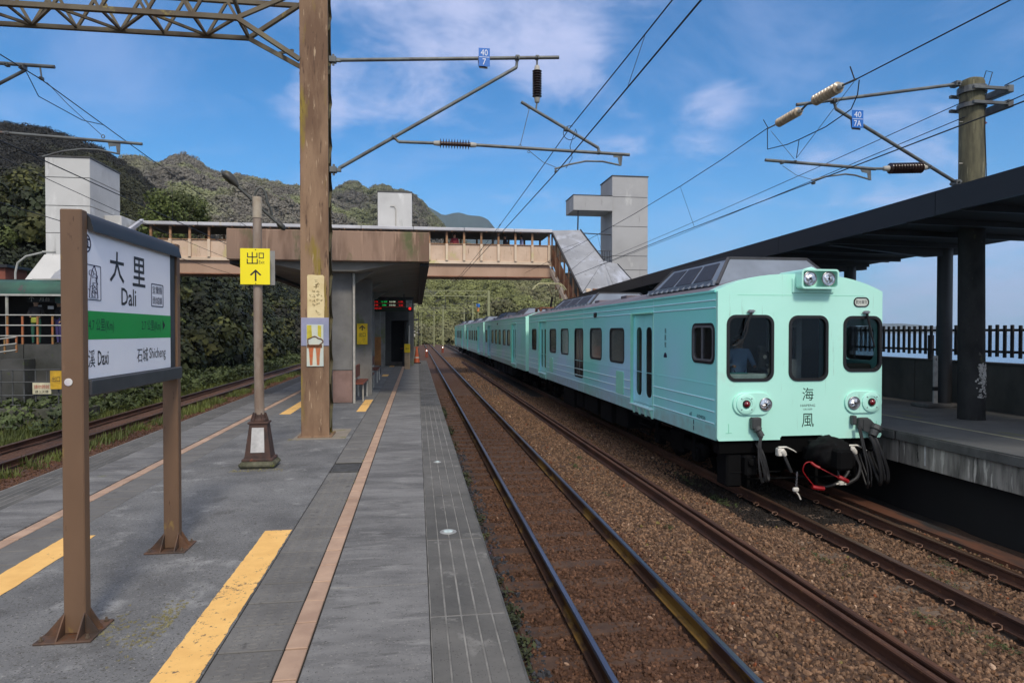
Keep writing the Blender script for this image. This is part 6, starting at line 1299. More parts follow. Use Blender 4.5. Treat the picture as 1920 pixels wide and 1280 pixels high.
M_bog=mat('black underframe',G(11,11,12),.95,col2=G(8,8,8),scale=2,spec=.1); M_bog2=mat('dark grey equipment box',G(19,19,20),.95,spec=.1,col2=G(12,12,13),scale=1.5)
M_chrome=mat('headlight reflector',G(238,238,240),.28,metal=1.0,scale=9,var=.1); M_red=mat('red tail lens',G(120,8,22),.15,clear=1.0,scale=9,var=.2); M_redh=mat('red hose',G(150,16,24),.45,scale=9); M_wht=mat('white tap handle',G(214,210,200),.5,scale=12,var=.15); M_hose=mat('black rubber hose',G(30,30,31),.55,var=.2,scale=9); M_cab=mat('cab interior grey',G(36,37,37),.8,scale=2); M_cab2=mat('cab desk',G(196,210,202),.6,scale=3)
M_cabg=None
def clear_glass():
    m=bpy.data.materials.new('cab window glass'); m.use_nodes=True; nt=m.node_tree; nt.nodes.clear(); o=nt.nodes.new('ShaderNodeOutputMaterial'); a=nt.nodes.new('ShaderNodeBsdfTransparent'); b=nt.nodes.new('ShaderNodeBsdfGlossy'); f=nt.nodes.new('ShaderNodeFresnel'); x=nt.nodes.new('ShaderNodeMixShader'); b.inputs['Roughness'].default_value=.03; f.inputs[0].default_value=1.45; a.inputs[0].default_value=(.72,.76,.76,1); mm=nt.nodes.new('ShaderNodeMath'); mm.operation='MULTIPLY'; mm.inputs[1].default_value=.45
    nt.links.new(f.outputs[0],mm.inputs[0]); nt.links.new(mm.outputs[0],x.inputs[0]); nt.links.new(a.outputs[0],x.inputs[1]); nt.links.new(b.outputs[0],x.inputs[2]); nt.links.new(x.outputs[0],o.inputs[0]); return m
M_cabg=clear_glass()
TX0,TX1=5.0,8.03; TC=(TX0+TX1)/2; ZB,ZS=.86,3.40; ZP=3.69
def arch(x): # roof line of the body section
    u=(x-TC)/(TX1-TC); return ZS+(ZP-ZS)*(1-abs(u)**2.6)
def arc_pts(x0,x1,n,dz=0): return [(x0+(x1-x0)*i/n, arch(x0+(x1-x0)*i/n)+dz) for i in range(n+1)]

def build_car(idx,ya,yb,label,front=False,tail=False,detail=True):
    t=thing('train_car',label,'train car',(TC,(ya+yb)/2,0)); t['group']='cars of the mint train'
    K=ya-10.6
    def yy(v): return v+K
    doors=[(13.70,15.0),(25.64,26.94)]
    wins=[(15.72,16.91,1.94,2.77,M_glassg),(17.72,18.92,1.94,2.78,M_glassg),(19.77,20.85,1.30,2.78,M_glass),(21.75,22.9,1.94,2.78,M_glassm),(23.76,24.88,1.94,2.78,M_glassg),(27.79,28.83,1.94,2.79,M_glass)]
    if not front: wins=[(15.9,17.0,1.94,2.77,M_glassm),(17.72,18.92,1.94,2.78,M_glassm),(19.9,20.95,1.94,2.78,M_glassm),(21.75,22.9,1.94,2.78,M_glassm),(23.76,24.88,1.94,2.78,M_glassm),(27.79,28.83,1.94,2.79,M_glassm)]
    wins=[w for w in wins if yy(w[1])<yb-.3]
    holes=[]
    for a,b in doors: holes.append([(yy(a),1.08),(yy(b),1.08),(yy(b),3.085),(yy(a),3.085)])
    for a,b,z0,z1,m in wins: holes.append(rrect(yy((a+b)/2),(z0+z1)/2,(b-a),(z1-z0),.13))
    if front: cabw=(10.75,11.60,2.19,2.81); holes.append(rrect((cabw[0]+cabw[1])/2,(cabw[2]+cabw[3])/2,cabw[1]-cabw[0],cabw[3]-cabw[2],.13))
    y0=ya+(.07 if front else .04); y1=yb-.04
    outer=[(y0,ZB),(y1,ZB),(y1,ZS),(y0,ZS)]
    mb=MB(); mb.plate(outer,holes,'x',TX0,TX0+.05); mb.build('side_wall',M_side,t)
    mb=MB(); mb.plate(outer,[rrect(11.175,2.50,.85,.62,.13)] if front else [],'x',TX1-.05,TX1); mb.build('side_wall',M_side,t)
    if front: mb=MB(); mb.prism(rrect(11.175,2.50,.83,.60,.12),'x',TX1-.03,TX1-.02); mb.build('pane',M_cabg,t)
    # roof
    ap=arc_pts(TX0,TX1,16); mb=MB(); mb.prism([(TX0,ZS-.02)]+ap+[(TX1,ZS-.02)],'y',ya+(.42 if front else .02),yb-.02); mb.build('roof',M_roof,t,smooth=True)
    if front:
        mb=MB(); mb.prism([(TX0+.002,ZS-.02)]+[(x,z+.004) for x,z in arc_pts(TX0+.002,TX1-.002,16)]+[(TX1-.002,ZS-.02)],'y',ya+.055,ya+.42); mb.build('front_roof_band',M_mint,t,smooth=True)
    # gutter and mouldings
    mb=MB(); mb.beam((TX0-.012,y0,ZS-.01),(TX0-.012,y1,ZS-.01),.03,.035); mb.build('gutter',M_side,t)
    dz=[(3.24,.013),(3.115,.013)]
    for z,r in dz: mb=MB(); mb.tube([(TX0-.002,y0,z),(TX0-.002,y1,z)],r,6); mb.build('moulding',M_bead,t)
    segs=[]; edges=[y0+.04]+[v for a,b in doors for v in (yy(a)-.03,yy(b)+.03)]+[y1-.02]
    for z in (1.54,1.34,1.14):
        for i in range(0,len(edges),2):
            if edges[i+1]-edges[i]>.2: mb=MB(); mb.tube([(TX0-.002,edges[i],z),(TX0-.002,edges[i+1],z)],.012,6); mb.build('moulding',M_bead,t)
    mb=MB(); mb.beam((TX0-.003,y0,1.80),(TX0-.003,y1,1.80),.006,.012); mb.build('panel_joint',M_side,t)
    for v in (13.66,19.69): mb=MB(); mb.box(TX0-.004,TX0,yy(v)-.006,yy(v)+.006,ZB,3.38); mb.build('seam',M_bead,t)
    # doors
    for a,b in doors:
        A,B=yy(a),yy(b); mid=(A+B)/2
        mb=MB(); mb.box(TX0+.05,TX0+.13,A-.02,A-.001,1.08,3.09); mb.box(TX0+.05,TX0+.13,B+.001,B+.02,1.08,3.09); mb.box(TX0+.05,TX0+.13,A,B,3.085,3.11); mb.build('door_reveal',M_patch,t)
        mb=MB(); mb.bbox(TX0-.010,TX0+.0,A-.035,A,1.05,3.12,.003); mb.bbox(TX0-.065,TX0+.0,B,B+.045,1.05,3.12,.006); mb.bbox(TX0-.05,TX0+.01,A-.05,B+.05,3.09,3.125,.006); mb.build('door_frame',M_patch,t)
        for q,(c0,c1) in enumerate(((A,mid-.006),(mid+.006,B))):
            w=c1-c0; hole=rrect((c0+c1)/2,2.03,w*.58,1.54,.13)
            mb=MB(); mb.plate([(c0,1.09),(c1,1.09),(c1,3.08),(c0,3.08)],[hole],'x',TX0+.025,TX0+.06); d=mb.build('door_leaf',M_side,t)
            mb=MB(); mb.prism(rrect((c0+c1)/2,2.03,w*.6,1.58,.13),'x',TX0+.036,TX0+.046); mb.build('door_glass',M_glass,d)
        mb=MB(); mb.bbox(TX0-.09,TX0+.12,A-.04,B+.04,1.02,1.055,.006); mb.build('door_sill',M_bead,t)
        mb=MB()
        for k in range(4): yk=A+.05+(B-A-.1)*k/3; mb.prism([(TX0-.07,1.02),(TX0+.02,1.02),(TX0+.02,.80),(TX0-.0,.80)],'y',yk-.035,yk+.035)
        mb.build('step_bracket',M_mint,t); mb=MB(); mb.bbox(TX0-.02,TX0+.1,A,B,.78,.83,.006); mb.build('step',M_bog2,t)
        for zz in (.62,.45): mb=MB(); mb.tube([(TX0+.12,A+.3,.8),(TX0+.04,A+.3,zz),(TX0+.04,B-.3,zz),(TX0+.12,B-.3,.8)],.014,6); mb.build('stirrup',M_bog2,t)
    # windows
    for a,b,z0,z1,m in wins:
        c=(yy((a+b)/2),(z0+z1)/2); w,h=b-a,z1-z0
        mb=MB(); mb.plate(rrect(c[0],c[1],w+.05,h+.05,.15),[rrect(c[0],c[1],w-.04,h-.04,.11)],'x',TX0-.010,TX0+.03); f=mb.build('window_frame',M_rub,t)
        mb=MB(); mb.prism(rrect(c[0],c[1],w-.02,h-.02,.12),'x',TX0+.018,TX0+.028); mb.build('pane',m,f)
        if h>1 and front: mb=MB(); mb.box(TX0+.012,TX0+.017,c[0]-.06,c[0]-.03,z0+.05,z1-.05); mb.build('bar',M_alu,f)
    if front:
        a,b,z0,z1=cabw; c=((a+b)/2,(z0+z1)/2)
        mb=MB(); mb.plate(rrect(c[0],c[1],b-a+.09,z1-z0+.09,.15),[rrect(c[0],c[1],b-a,z1-z0,.11)],'x',TX0-.014,TX0+.02); f=mb.build('window_frame',M_rub,t)
        mb=MB(); mb.plate(rrect(c[0],c[1],b-a+.0,z1-z0+.0,.11),[rrect(c[0],c[1],b-a-.07,z1-z0-.07,.09)],'x',TX0-.018,TX0+.01); mb.box(TX0-.016,TX0+.01,c[0]+.02,c[0]+.05,z0+.03,z1-.03); mb.build('sliding_frame',M_alu,f); mb=MB(); mb.prism(rrect(c[0],c[1],b-a-.02,z1-z0-.02,.10),'x',TX0+.008,TX0+.013); mb.build('pane',M_glass,f)
    # hatches, side lamp, small writing
    if front:
        for (a,b,z0,z1) in ((15.72,16.33,1.16,1.72),(24.3,24.9,1.19,1.72)): mb=MB(); mb.prism(rrect(yy((a+b)/2),(z0+z1)/2,b-a,z1-z0,.05),'x',TX0-.014,TX0+.004); mb.build('access_hatch',M_patch,t)
        mb=MB(); mb.bbox(TX0-.03,TX0,18.2,18.48,3.10,3.24,.02); mb.build('side_lamp',M_rub,t)
        U=(0,-1,0); V=(0,0,1); Xs=TX0-.0025
        for k,ch in enumerate('海風號'): lettering(ch if ch!='號' else '號',(Xs,12.98,2.72-.14*k),U,V,.10,.11,M_ink,t) if ch in TEXTS else None
        mb=MB(); mb.prism([(12.98-.09,2.18),(12.98+.09,2.18)]+[(12.98+.09*math.cos(q),2.18+.10*math.sin(q)) for q in np.linspace(.3,math.pi-.3,8)],'x',Xs-.001,Xs); mb.build('crest_mark',M_inkb,t)
        lettering('45EMR500',(Xs,11.25,1.185),U,V,.36,.07,M_inkb,t); lettering('45',(Xs,11.7,1.18),U,V,.12,.09,M_inkb,t) if '45' in TEXTS else None
        for z in (1.06,.95): mb=MB(); mb.box(Xs-.001,Xs,11.55,11.58,z-.04,z+.04); mb.build('lettering',M_inkb,t)
        mb=MB(); mb.box(Xs-.001,Xs,yy(26.0)-.8,yy(26.0)-.79,3.16,3.2); mb.build('seam',M_ink,t)
    else:
        mb=MB(); mb.bbox(TX0-.03,TX0,yy(21.4),yy(21.65),3.12,3.22,.02); mb.build('side_lamp',M_rub,t)
    # ends
    def endplate(y,dy,m,nm):
        mb=MB(); mb.prism([(TX0,ZB),(TX1,ZB)]+[(x,z-.005) for x,z in reversed(arc_pts(TX0,TX1,16))],'y',y,y+dy); return mb.build(nm,m,t)
    if not front: endplate(ya,.04,M_mint,'end_wall')
    endplate(yb-.04,.04,M_mint,'end_wall')
    mb=MB(); mb.bbox(TC-.5,TC+.5,yb,yb+.43,1.0,3.1,.03); 
    if not tail: mb.build('gangway',M_bog,t)
    # floor / interior block so nothing shows through
    mb=MB(); mb.box(TX0+.14,TX1-.06,ya+(1.9 if front else .06),yb-.06,1.0,3.35); mb.build('interior_core',mat('dark saloon interior',G(22,24,24),.9),t)
    mb=MB(); mb.bbox(TX0+.05,TX1-.05,ya+.1,yb-.05,.80,1.0,.01); mb.build('underframe',M_bog,t)
    # running gear
    for yc in (ya+2.9,yb-2.9):
        b=MB(); 
        for x in (TC-.98,TC+.98): b.bbox(x-.06,x+.06,yc-1.35,yc+1.35,.28,.50,.03); b.bbox(x-.09,x+.09,yc-.35,yc+.35,.18,.62,.03)
        b.bbox(TC-1.0,TC+1.0,yc-.25,yc+.25,.3,.6,.03); bo=b.build('bogie',M_bog2,t)
        for ax in (yc-1.05,yc+1.05):
            w=MB(); 
            for s_ in (-1,1): x=TC+s_*.56; w.lathe((x-.06,ax,.30),(x+1,ax,.30),[(0,.40),(.02,.43),(.13,.41)],24)
            w.lathe((TC-.95,ax,.30),(TC+1,ax,.30),[(0,.07),(1.9,.07)],10); w.build('wheelset',M_bog,bo,smooth=True)
            for s_ in (-1,1): x=TC+s_*1.02; w=MB(); w.bbox(x-.09,x+.09,ax-.14,ax+.14,.16,.42,.03); w.lathe((x-.0,ax,.29),(x+s_,ax,.29),[(0,.10),(.11,.10)],12); w.build('axle_box',M_bog2,bo)
            mb2=MB(); 
            for s_ in (-1,1): mb2.lathe((TC+s_*1.0,ax+.2,.38),(TC+s_*1.0,ax+.2,2),[(0,.07),(.3,.07)],10)
            mb2.build('spring',M_bog2,bo)
    r=random.Random(idx)
    y=ya+5.2
    while y<yb-5.2:
        l=r.uniform(.8,1.9); z0=r.uniform(.20,.34)
        if y+l>yb-4.9: break
        mb=MB(); mb.bbox(TX0+.12,TX0+.9,y,y+l,z0,.79,.02); mb.build('equipment_box',M_bog2,t); mb=MB(); mb.bbox(TX1-.9,TX1-.12,y,y+l,z0,.79,.02); mb.build('equipment_box',M_bog2,t); y+=l+r.uniform(.15,.5)
    # roof equipment
    def acunit(y0_,y1_,h=.46,w=1.05):
        zb=ZP-.14; zt=ZP+h-.14; xa,xb=TC-w,TC+w; ia,ib=TC-w+.42,TC+w-.42
        vs=[(xa,y0_,zb),(xb,y0_,zb),(xb,y1_,zb),(xa,y1_,zb),(ia,y0_+.42,zt),(ib,y0_+.42,zt),(ib,y1_-.42,zt),(ia,y1_-.42,zt)]
        mb=MB(); mb.add(vs,[(3,2,1,0),(4,5,6,7),(0,1,5,4),(1,2,6,5),(2,3,7,6),(3,0,4,7)]); u=mb.build('roof_unit',M_acu,t)
        mb=MB(); E=[(4,5),(5,6),(6,7),(7,4),(0,4),(1,5),(3,7),(2,6)]
        for a,b in E: mb.beam(vs[a],vs[b],.05,.05)
        mb.build('unit_edge',mat('unit edge',G(62,62,66),.5),u)
        # side louvre panels
        A,B,C_,D=[Vector(vs[i]) for i in (0,3,7,4)]; nn=(B-A).cross(D-A).normalized(); nn=nn if nn.x<0 else -nn
        for k in range(3):
            a,b=.10+.28*k,.34+.28*k; P=lambda u_,v_: (A.lerp(B,u_)).lerp(D.lerp(C_,u_),v_)+nn*.012
            mb=MB(); ps=[P(a,.2),P(b,.2),P(b,.85),P(a,.85)]; mb.add(ps+[p-nn*.02 for p in ps],[(0,1,2,3),(7,6,5,4),(0,4,5,1),(1,5,6,2),(2,6,7,3),(3,7,4,0)]); mb.build('louvre',M_acd,u)
        mb=MB(); mb.beam((xa-.03,y0_+.05,zb+.03),(xa-.03,y1_-.05,zb+.03),.06,.09)
        for k in range(12): yk=y0_+.15+(y1_-y0_-.3)*k/11; mb.beam((xa-.12,yk,zb-.02),(xa-.0,yk,zb+.06),.05,.03)
        mb.build('mounting_rail',M_acu,u)
    if front: acunit(11.3,14.8,.52,1.2); acunit(20.6,26.6,.40,1.1)
    else:
        acunit(ya+4,ya+7.2,.40,1.05); acunit(ya+12,ya+16,.40,1.05)
    for k in range(5): yk=ya+6.5+k*2.7; mb=MB(); mb.bbox(TX0+.5,TX0+.9,yk,yk+.5,ZP-.2,ZP-.02,.02); mb.build('roof_box',M_roof,t)
    return t

def build_front(t):
    """the cab end: a plate with three windows, lamps, wipers, lettering, hoses"""
    F=10.6
    outer=[]
    nx0,nx1,nz=TC-.38,TC+.42,.925
    outer=[(TX0+.03,ZB-.0),(TX0,ZB+.04)]+[(x,z) for x,z in arc_pts(TX0+.0,TX1-.0,22)]+[(TX1,ZB+.04),(TX1-.03,ZB-.0),(nx1,ZB),(nx1,nz-.03),(nx1-.03,nz),(nx0+.03,nz),(nx0,nz-.03),(nx0,ZB)]
    W=[(5.583,2.425,.80,1.08,.14),(6.645,2.42,.68,1.075,.14),(7.655,2.492,.68,.92,.14)]
    holes=[rrect(cx,cz,w,h,r) for cx,cz,w,h,r in W]
    mb=MB(); mb.plate(outer,holes,'y',F,F+.06); o=mb.build('cab_front',M_mint,t); 
    bv=o.modifiers.new('bevel','BEVEL'); bv.width=.035; bv.segments=4; bv.limit_method='ANGLE'; bv.angle_limit=math.radians(60)
    # rounded vertical corner posts
    for x,s_ in ((TX0,1),(TX1,-1)):
        mb=MB(); q=[(x+s_*.045*(1-math.cos(a)),F+.005+.045*(1-math.sin(a))) for a in np.linspace(0,math.pi/2,6)]; 
    for i,(cx,cz,w,h,r) in enumerate(W):
        mb=MB(); mb.plate(rrect(cx,cz,w+.05,h+.05,r+.02,6),[rrect(cx,cz,w-.05,h-.05,r-.02,6)],'y',F-.016,F+.05); f=mb.build('window_frame',M_rub,t)
        mb=MB(); mb.prism(rrect(cx,cz,w-.04,h-.04,r-.02),'y',F+.026,F+.034); mb.build('pane',M_cabg,f,)
    # cab interior
    mb=MB(); mb.box(TX0+.06,TX1-.06,F+1.75,F+1.8,1.0,3.4); mb.build('cab_rear_wall',M_cab,t)
    mb=MB(); mb.box(TX0+.06,TX1-.06,F+.1,F+1.8,1.0,1.04); mb.box(TX0+.06,TX1-.06,F+.08,F+1.8,3.32,3.36); mb.build('cab_floor_and_ceiling',M_cab,t)
    mb=MB(); mb.bbox(TX0+.1,6.15,F+.12,F+.48,1.05,1.98,.03); mb.build('driver_desk',M_cab2,t)
    mb=MB(); mb.bbox(5.25,5.62,F+.14,F+.30,1.985,2.0,.004); mb.build('desk_paper',mat('teal folder',G(60,150,150),.6),t)
    mb=MB(); mb.bbox(5.88,6.0,F+.2,F+.34,2.0,2.46,.02); mb.bbox(5.83,6.02,F+.15,F+.22,2.06,2.36,.02); mb.build('desk_screen',M_cab,t); mb=MB(); mb.lathe((5.93,F+.145,2.27),(5.93,0,2.27),[(0,.035),(.01,.03)],12); mb.lathe((5.97,F+.145,2.13),(5.97,0,2.13),[(0,.02),(.01,.02)],10); mb.build('dial',M_insw,t)
    mb=MB(); mb.bbox(5.30,5.33,F+.5,F+.54,1.05,3.3,.004); mb.bbox(5.42,5.45,F+.7,F+.74,1.05,3.3,.004); mb.build('grab_pole',M_cab,t)
    mb=MB(); mb.bbox(6.32,6.98,F+.75,F+.80,1.05,2.20,.01); mb.box(6.32,6.40,F+.75,F+.80,2.20,3.3); mb.box(6.88,6.98,F+.75,F+.80,2.20,3.3); mb.box(6.40,6.88,F+.75,F+.80,2.78,3.3); mb.build('corridor_partition',mat('grey partition',G(160,160,160),.7,var=.1),t)
    mb=MB(); mb.bbox(7.25,7.95,F+.15,F+.45,1.05,2.14,.03); mb.build('second_desk',M_cab,t)
    # head light housing on the brow
    mb=MB(); mb.prism([(6.33,3.36),(7.10,3.36),(7.10,3.60),(7.04,3.70),(6.38,3.70),(6.33,3.60)],'y',F-.03,F+.35); mb.build('lamp_plinth',M_mint,t,bevel=.02)
    hx,hz=6.72,3.59; mb=MB(); mb.plate(rrect(hx,hz,.68,.33,.06),[rrect(hx,hz,.62,.27,.045)],'y',F-.22,F-.05); mb.prism(rrect(hx,hz,.68,.33,.06),'y',F-.05,F+.5); mb.build('headlight_housing',M_mint,t,smooth=True)
    mb=MB(); mb.tube([(6.60,F+.1,3.76),(6.75,F+.1,3.80),(6.85,F+.1,3.76)],.025,8); mb.build('housing_hinge',M_mint,t,smooth=True)
    def lamp(x,z,r,y):
        mb=MB(); mb.lathe((x,y+.005,z),(x,-5,z),[(0,r*.55),(-.0,r*.60),(.012,r*.86)],26)
        mb=MB(); prof=[(.0,r),(.022,r),(.026,r*.93),(.016,r*.86)]; mb.lathe((x,y,z),(x,y-5,z),prof,28); l=mb.build('headlight',M_alu,t,smooth=True)
        mb=MB(); vs=[];n=14; rr=random.Random(int(x*100)); 
        for q,(d,rad) in enumerate(((.0175,.84),(.022,.60),(.030,.34),(.034,.0))):
            for k in range(n): a=2*math.pi*(k+.5*(q%2))/n; j=1+rr.uniform(-.08,.08); vs.append((x+r*rad*j*math.cos(a),y-d+rr.uniform(-.006,.006)*(q>0),z+r*rad*j*math.sin(a)))
        fs=[]; 
        for q in range(3):
            for k in range(n): fs.append((q*n+k,q*n+(k+1)%n,(q+1)*n+(k+1)%n,(q+1)*n+k))
        mb.add(vs,fs); mb.build('reflector',M_chrome,l)
        mb=MB(); mb.lathe((x,y-.03,z),(x,y-5,z),[(0,r*.20),(.01,r*.17)],12); mb.build('bulb',M_black,l)
    for x in (6.545,6.885): lamp(x,3.595,.122,F-.175)
    # lower lamp clusters
    for cx,xr,xl in ((5.615,5.492,5.845),(7.665,7.80,7.475)):
        mb=MB(); mb.prism(rrect(cx,1.485,.70,.385,.19,8),'y',F-.035,F); mb.build('lamp_cluster_plate',M_mint,t,bevel=.012)
        mb=MB(); mb.lathe((xr,F-.035,1.485),(xr,0,1.485),[(0,.172),(.02,.172),(.03,.15),(.03,.105),(.018,.095)],32); c=mb.build('tail_lamp_ring',M_mint,t,smooth=True)
        for k in range(4): a=math.pi/4+k*math.pi/2; mb=MB(); mb.lathe((xr+.128*math.cos(a),F-.065,1.485+.128*math.sin(a)),(xr+.128*math.cos(a),0,1.485+.128*math.sin(a)),[(0,.012),(.006,.01)],8); mb.build('screw',M_alu,c)
        mb=MB(); mb.lathe((xr,F-.05,1.485),(xr,0,1.485),[(0,.07),(.02,.068),(.032,.06),(.032,.056)],20); mb.build('lens_ring',M_black,c,smooth=True); mb=MB(); mb.lathe((xr,F-.075,1.485),(xr,0,1.485),[(0,.056),(.02,.046),(.034,.022),(.038,.004)],20); mb.build('tail_lens',M_red,c,smooth=True)
        lamp(xl,1.475,.112,F-.035)
    # destination oval
    mb=MB(); mb.plate(rrect(7.625,3.215,.29,.17,.08,6),[rrect(7.625,3.215,.25,.13,.062,6)],'y',F-.012,F); d=mb.build('destination_frame',M_ink,t); mb=MB(); mb.prism(rrect(7.625,3.215,.255,.135,.062,6),'y',F-.006,F-.001); mb.build('destination_blind',mat('pale blind',G(206,212,204),.5,scale=5,var=.05),d); lettering('觀光專列',(7.625,F-.0075,3.215),(1,0,0),(0,0,1),.21,.07,M_ink,d)
    U=(1,0,0); V=(0,0,1)
    lettering('海',(6.64,F-.002,1.635),U,V,.205,.22,M_inkg,t); lettering('HAIFENG',(6.64,F-.002,1.44),U,V,.27,.042,M_ink,t); lettering('CRUISER',(6.64,F-.002,1.375),U,V,.17,.026,M_ink,t); lettering('風',(6.64,F-.002,1.185),U,V,.22,.235,M_inkg,t)
    for x,s_ in ((5.20,1),(7.93,-1)):
        mb=MB(); mb.box(x-.006,x+.006,F-.006,F-.001,1.0,1.15); mb.box(x-.05,x+.06,F-.006,F-.001,.99,1.0); mb.build('jacking_mark',M_patch,t)
    mb=MB(); mb.box(TX0+.35,TX1-.35,F-.003,F-.0005,3.32,3.328); mb.build('seam',M_patch,t)
    # wipers
    for px,pz,pts in ((5.58,3.045,[(5.58,3.03),(5.52,2.88),(5.50,2.72),(5.44,2.58),(5.31,2.48)]),(7.70,3.035,[(7.70,3.02),(7.74,2.86),(7.80,2.62),(7.85,2.43)])):
        mb=MB(); mb.bbox(px-.05,px+.05,F-.06,F-.005,pz-.025,pz+.03,.012); mb.tube([(px-.07,F-.03,pz-.005),(px+.07,F-.03,pz+.01)],.012,6); w=mb.build('wiper',M_alu,t)
        mb=MB(); mb.tube([(a,F-.05,b) for a,b in pts],[.022,.018,.013,.010,.009][:len(pts)],7); mb.build('wiper_arm',M_black,w,smooth=True)
        if px<6: mb=MB(); mb.tube([(5.57,F-.045,3.0),(5.49,F-.045,2.85),(5.44,F-.045,2.70)],.009,6); mb.tube([(5.24,F-.045,2.47),(5.34,F-.045,2.49)],.01,6); mb.build('wiper_blade',M_black,w)
        else: mb=MB(); mb.beam((7.72,F-.04,2.93),(7.86,F-.04,2.43),.014,.02); mb.build('wiper_blade',M_black,w)
    # coupler under its black cover
    import bmesh
    bm=bmesh.new(); bmesh.ops.create_icosphere(bm,subdivisions=4,radius=1); rr=np.random.default_rng(3)
    for v in bm.verts:
        c=v.co; n_=float(fbm(c.x*2.9+5,c.y*2.9+c.z*2.6,4,2))*.62; k=1+n_
        sgn=lambda a,e: math.copysign(abs(a)**e,a); v.co=(sgn(c.x,.8)*.33*k,sgn(c.y,.8)*.33*k,sgn(c.z,.8)*.25*k-.10*max(0,c.x)+.04)
    me=bpy.data.meshes.new('coupler_cover'); bm.to_mesh(me); bm.free(); me.polygons.foreach_set('use_smooth',[True]*len(me.polygons)); me.materials.append(mat('black coupler cover',G(17,17,18),.85,spec=.15,col2=G(12,12,13),scale=3,bump=.3,bscale=9,bdist=.02)); piece('coupler_cover',me,(6.86,F-.30,.64),t)
    mb=MB(); mb.bbox(6.70,6.98,F-.76,F-.45,.46,.80,.04); mb.bbox(6.60,7.1,F-.4,F+.1,.5,.72,.03); mb.build('coupler',M_bog2,t)
    def hose(pts,r,m=M_hose,nm='hose'):
        r=r*.9

        P=[Vector(p) for p in pts]; out=[]
        for i in range(len(P)-1):
            p0=P[max(i-1,0)];p1=P[i];p2=P[i+1];p3=P[min(i+2,len(P)-1)]
            for k in range(5):
                s_=k/5; out.append(.5*((2*p1)+(p2-p0)*s_+(2*p0-5*p1+4*p2-p3)*s_**2+(3*p1-p0-3*p2+p3)*s_**3))
        out.append(P[-1]); return MB().tube(out,r,8).build(nm,m,t,smooth=True)
    hose([(6.14,F-.10,.63),(6.19,F-.16,.46),(6.24,F-.18,.34)],.032); hose([(7.42,F-.10,.62),(7.48,F-.2,.42),(7.40,F-.25,.24),(7.25,F-.26,.15),(7.15,F-.27,.12)],.034)
    hose([(6.62,F-.28,.10),(6.82,F-.30,.11),(7.04,F-.30,.18),(7.18,F-.28,.30),(7.25,F-.25,.40)],.034)
    hose([(6.52,F-.34,.12),(6.62,F-.35,.10),(6.72,F-.35,.09)],.04,M_redh,'red_coupling'); hose([(7.22,F-.27,.38),(7.26,F-.26,.46),(7.27,F-.25,.53)],.035,M_redh,'red_coupling')
    hose([(6.56,F-.30,.14),(6.44,F-.30,.28),(6.36,F-.32,.40),(6.38,F-.36,.52),(6.48,F-.38,.54),(6.58,F-.44,.46),(6.78,F-.60,.34),(6.92,F-.62,.27)],.010,M_redh,'red_lanyard'); hose([(6.80,F-.62,.34),(6.88,F-.64,.30),(6.96,F-.62,.26)],.04,M_redh,'red_coupling'); hose([(6.46,F-.39,.54),(6.52,F-.42,.49),(6.58,F-.45,.46)],.026,M_redh,'red_coupling')
    for x,s_ in ((6.08,1),(7.38,1)):
        mb=MB(); mb.bbox(x-.06,x+.02,F-.14,F-.04,.60,.74,.015) if x<7 else mb.bbox(x-.02,x+.02,F-.14,F-.04,.68,.74,.01); mb.lathe((x+.0,F-.10,.72),(x+.09,F-.12,.60),[(0,.03),(.03,.055),(.10,.05),(.14,.03)],12); mb.tube([(x-.05,F-.12,.755),(x+.1,F-.12,.755),(x+.22,F-.13,.70),(x+.27,F-.14,.665)],[.016,.014,.011,.008],7); mb.build('air_tap',M_wht,t,smooth=True)
    for x,zt_,zb_ in ((6.25,.36,.12),(6.98,.46,.2)):
        mb=MB(); n=int((zt_-zb_)/.03)
        for k in range(n): 
            c=Vector((x+.012*k*(.3 if x>6.5 else -.15),F-.33,zt_-.03*k)); ring=[c+Vector((.014*math.cos(a)*(k%2),.014*math.cos(a)*((k+1)%2),.02*math.sin(a))) for a in np.linspace(0,6.28,8)]; mb.tube(ring,.004,5,False)
        mb.build('chain',M_alu,t)
        mb=MB(); xx=x-.03 if x<6.5 else x+.06; mb.bbox(xx-.05,xx+.05,F-.37,F-.31,zb_-.07,zb_+.0,.015); mb.tube([(xx-.03,F-.34,zb_-.02),(xx+.05,F-.34,zb_-.12),(xx+.09,F-.34,zb_-.20)] if x<6.5 else [(xx-.09,F-.34,zb_-.05),(xx,F-.34,zb_-.03),(xx+.08,F-.34,zb_-.06),(xx+.09,F-.34,zb_+.02),(xx+.02,F-.34,zb_+.04)],.014,7); mb.build('hose_end',M_wht,t,smooth=True)
    # jumper sockets and cable bundles
    Mj=mat('grey jumper socket',G(62,64,64),.5,var=.15,scale=9)
    mb=MB(); mb.bbox(5.57,5.74,F-.12,F,1.06,1.26,.02); mb.lathe((5.66,F-.07,1.10),(5.74,F-.12,.93),[(0,.07),(.06,.075),(.08,.055),(.18,.055)],14); mb.build('jumper_socket',Mj,t)
    mb=MB(); mb.bbox(7.42,7.50,F-.10,F,1.10,1.26,.015); mb.bbox(7.54,7.74,F-.09,F,1.02,1.22,.02); mb.prism([(7.62,1.2),(7.74,1.2),(7.92,1.02),(7.84,.92),(7.62,1.0)],'y',F-.10,F-.02); mb.lathe((7.86,F-.10,1.08),(7.74,F-.14,.88),[(0,.10),(.08,.105),(.10,.08),(.2,.07)],16); mb.tube([(7.8,F-.1,1.12),(7.92,F-.1,1.04),(8.0,F-.1,1.0)],.008,6); mb.tube([(7.95,F-.1,1.12),(7.95,F-.1,.95)],.005,5); mb.build('jumper_socket',Mj,t)
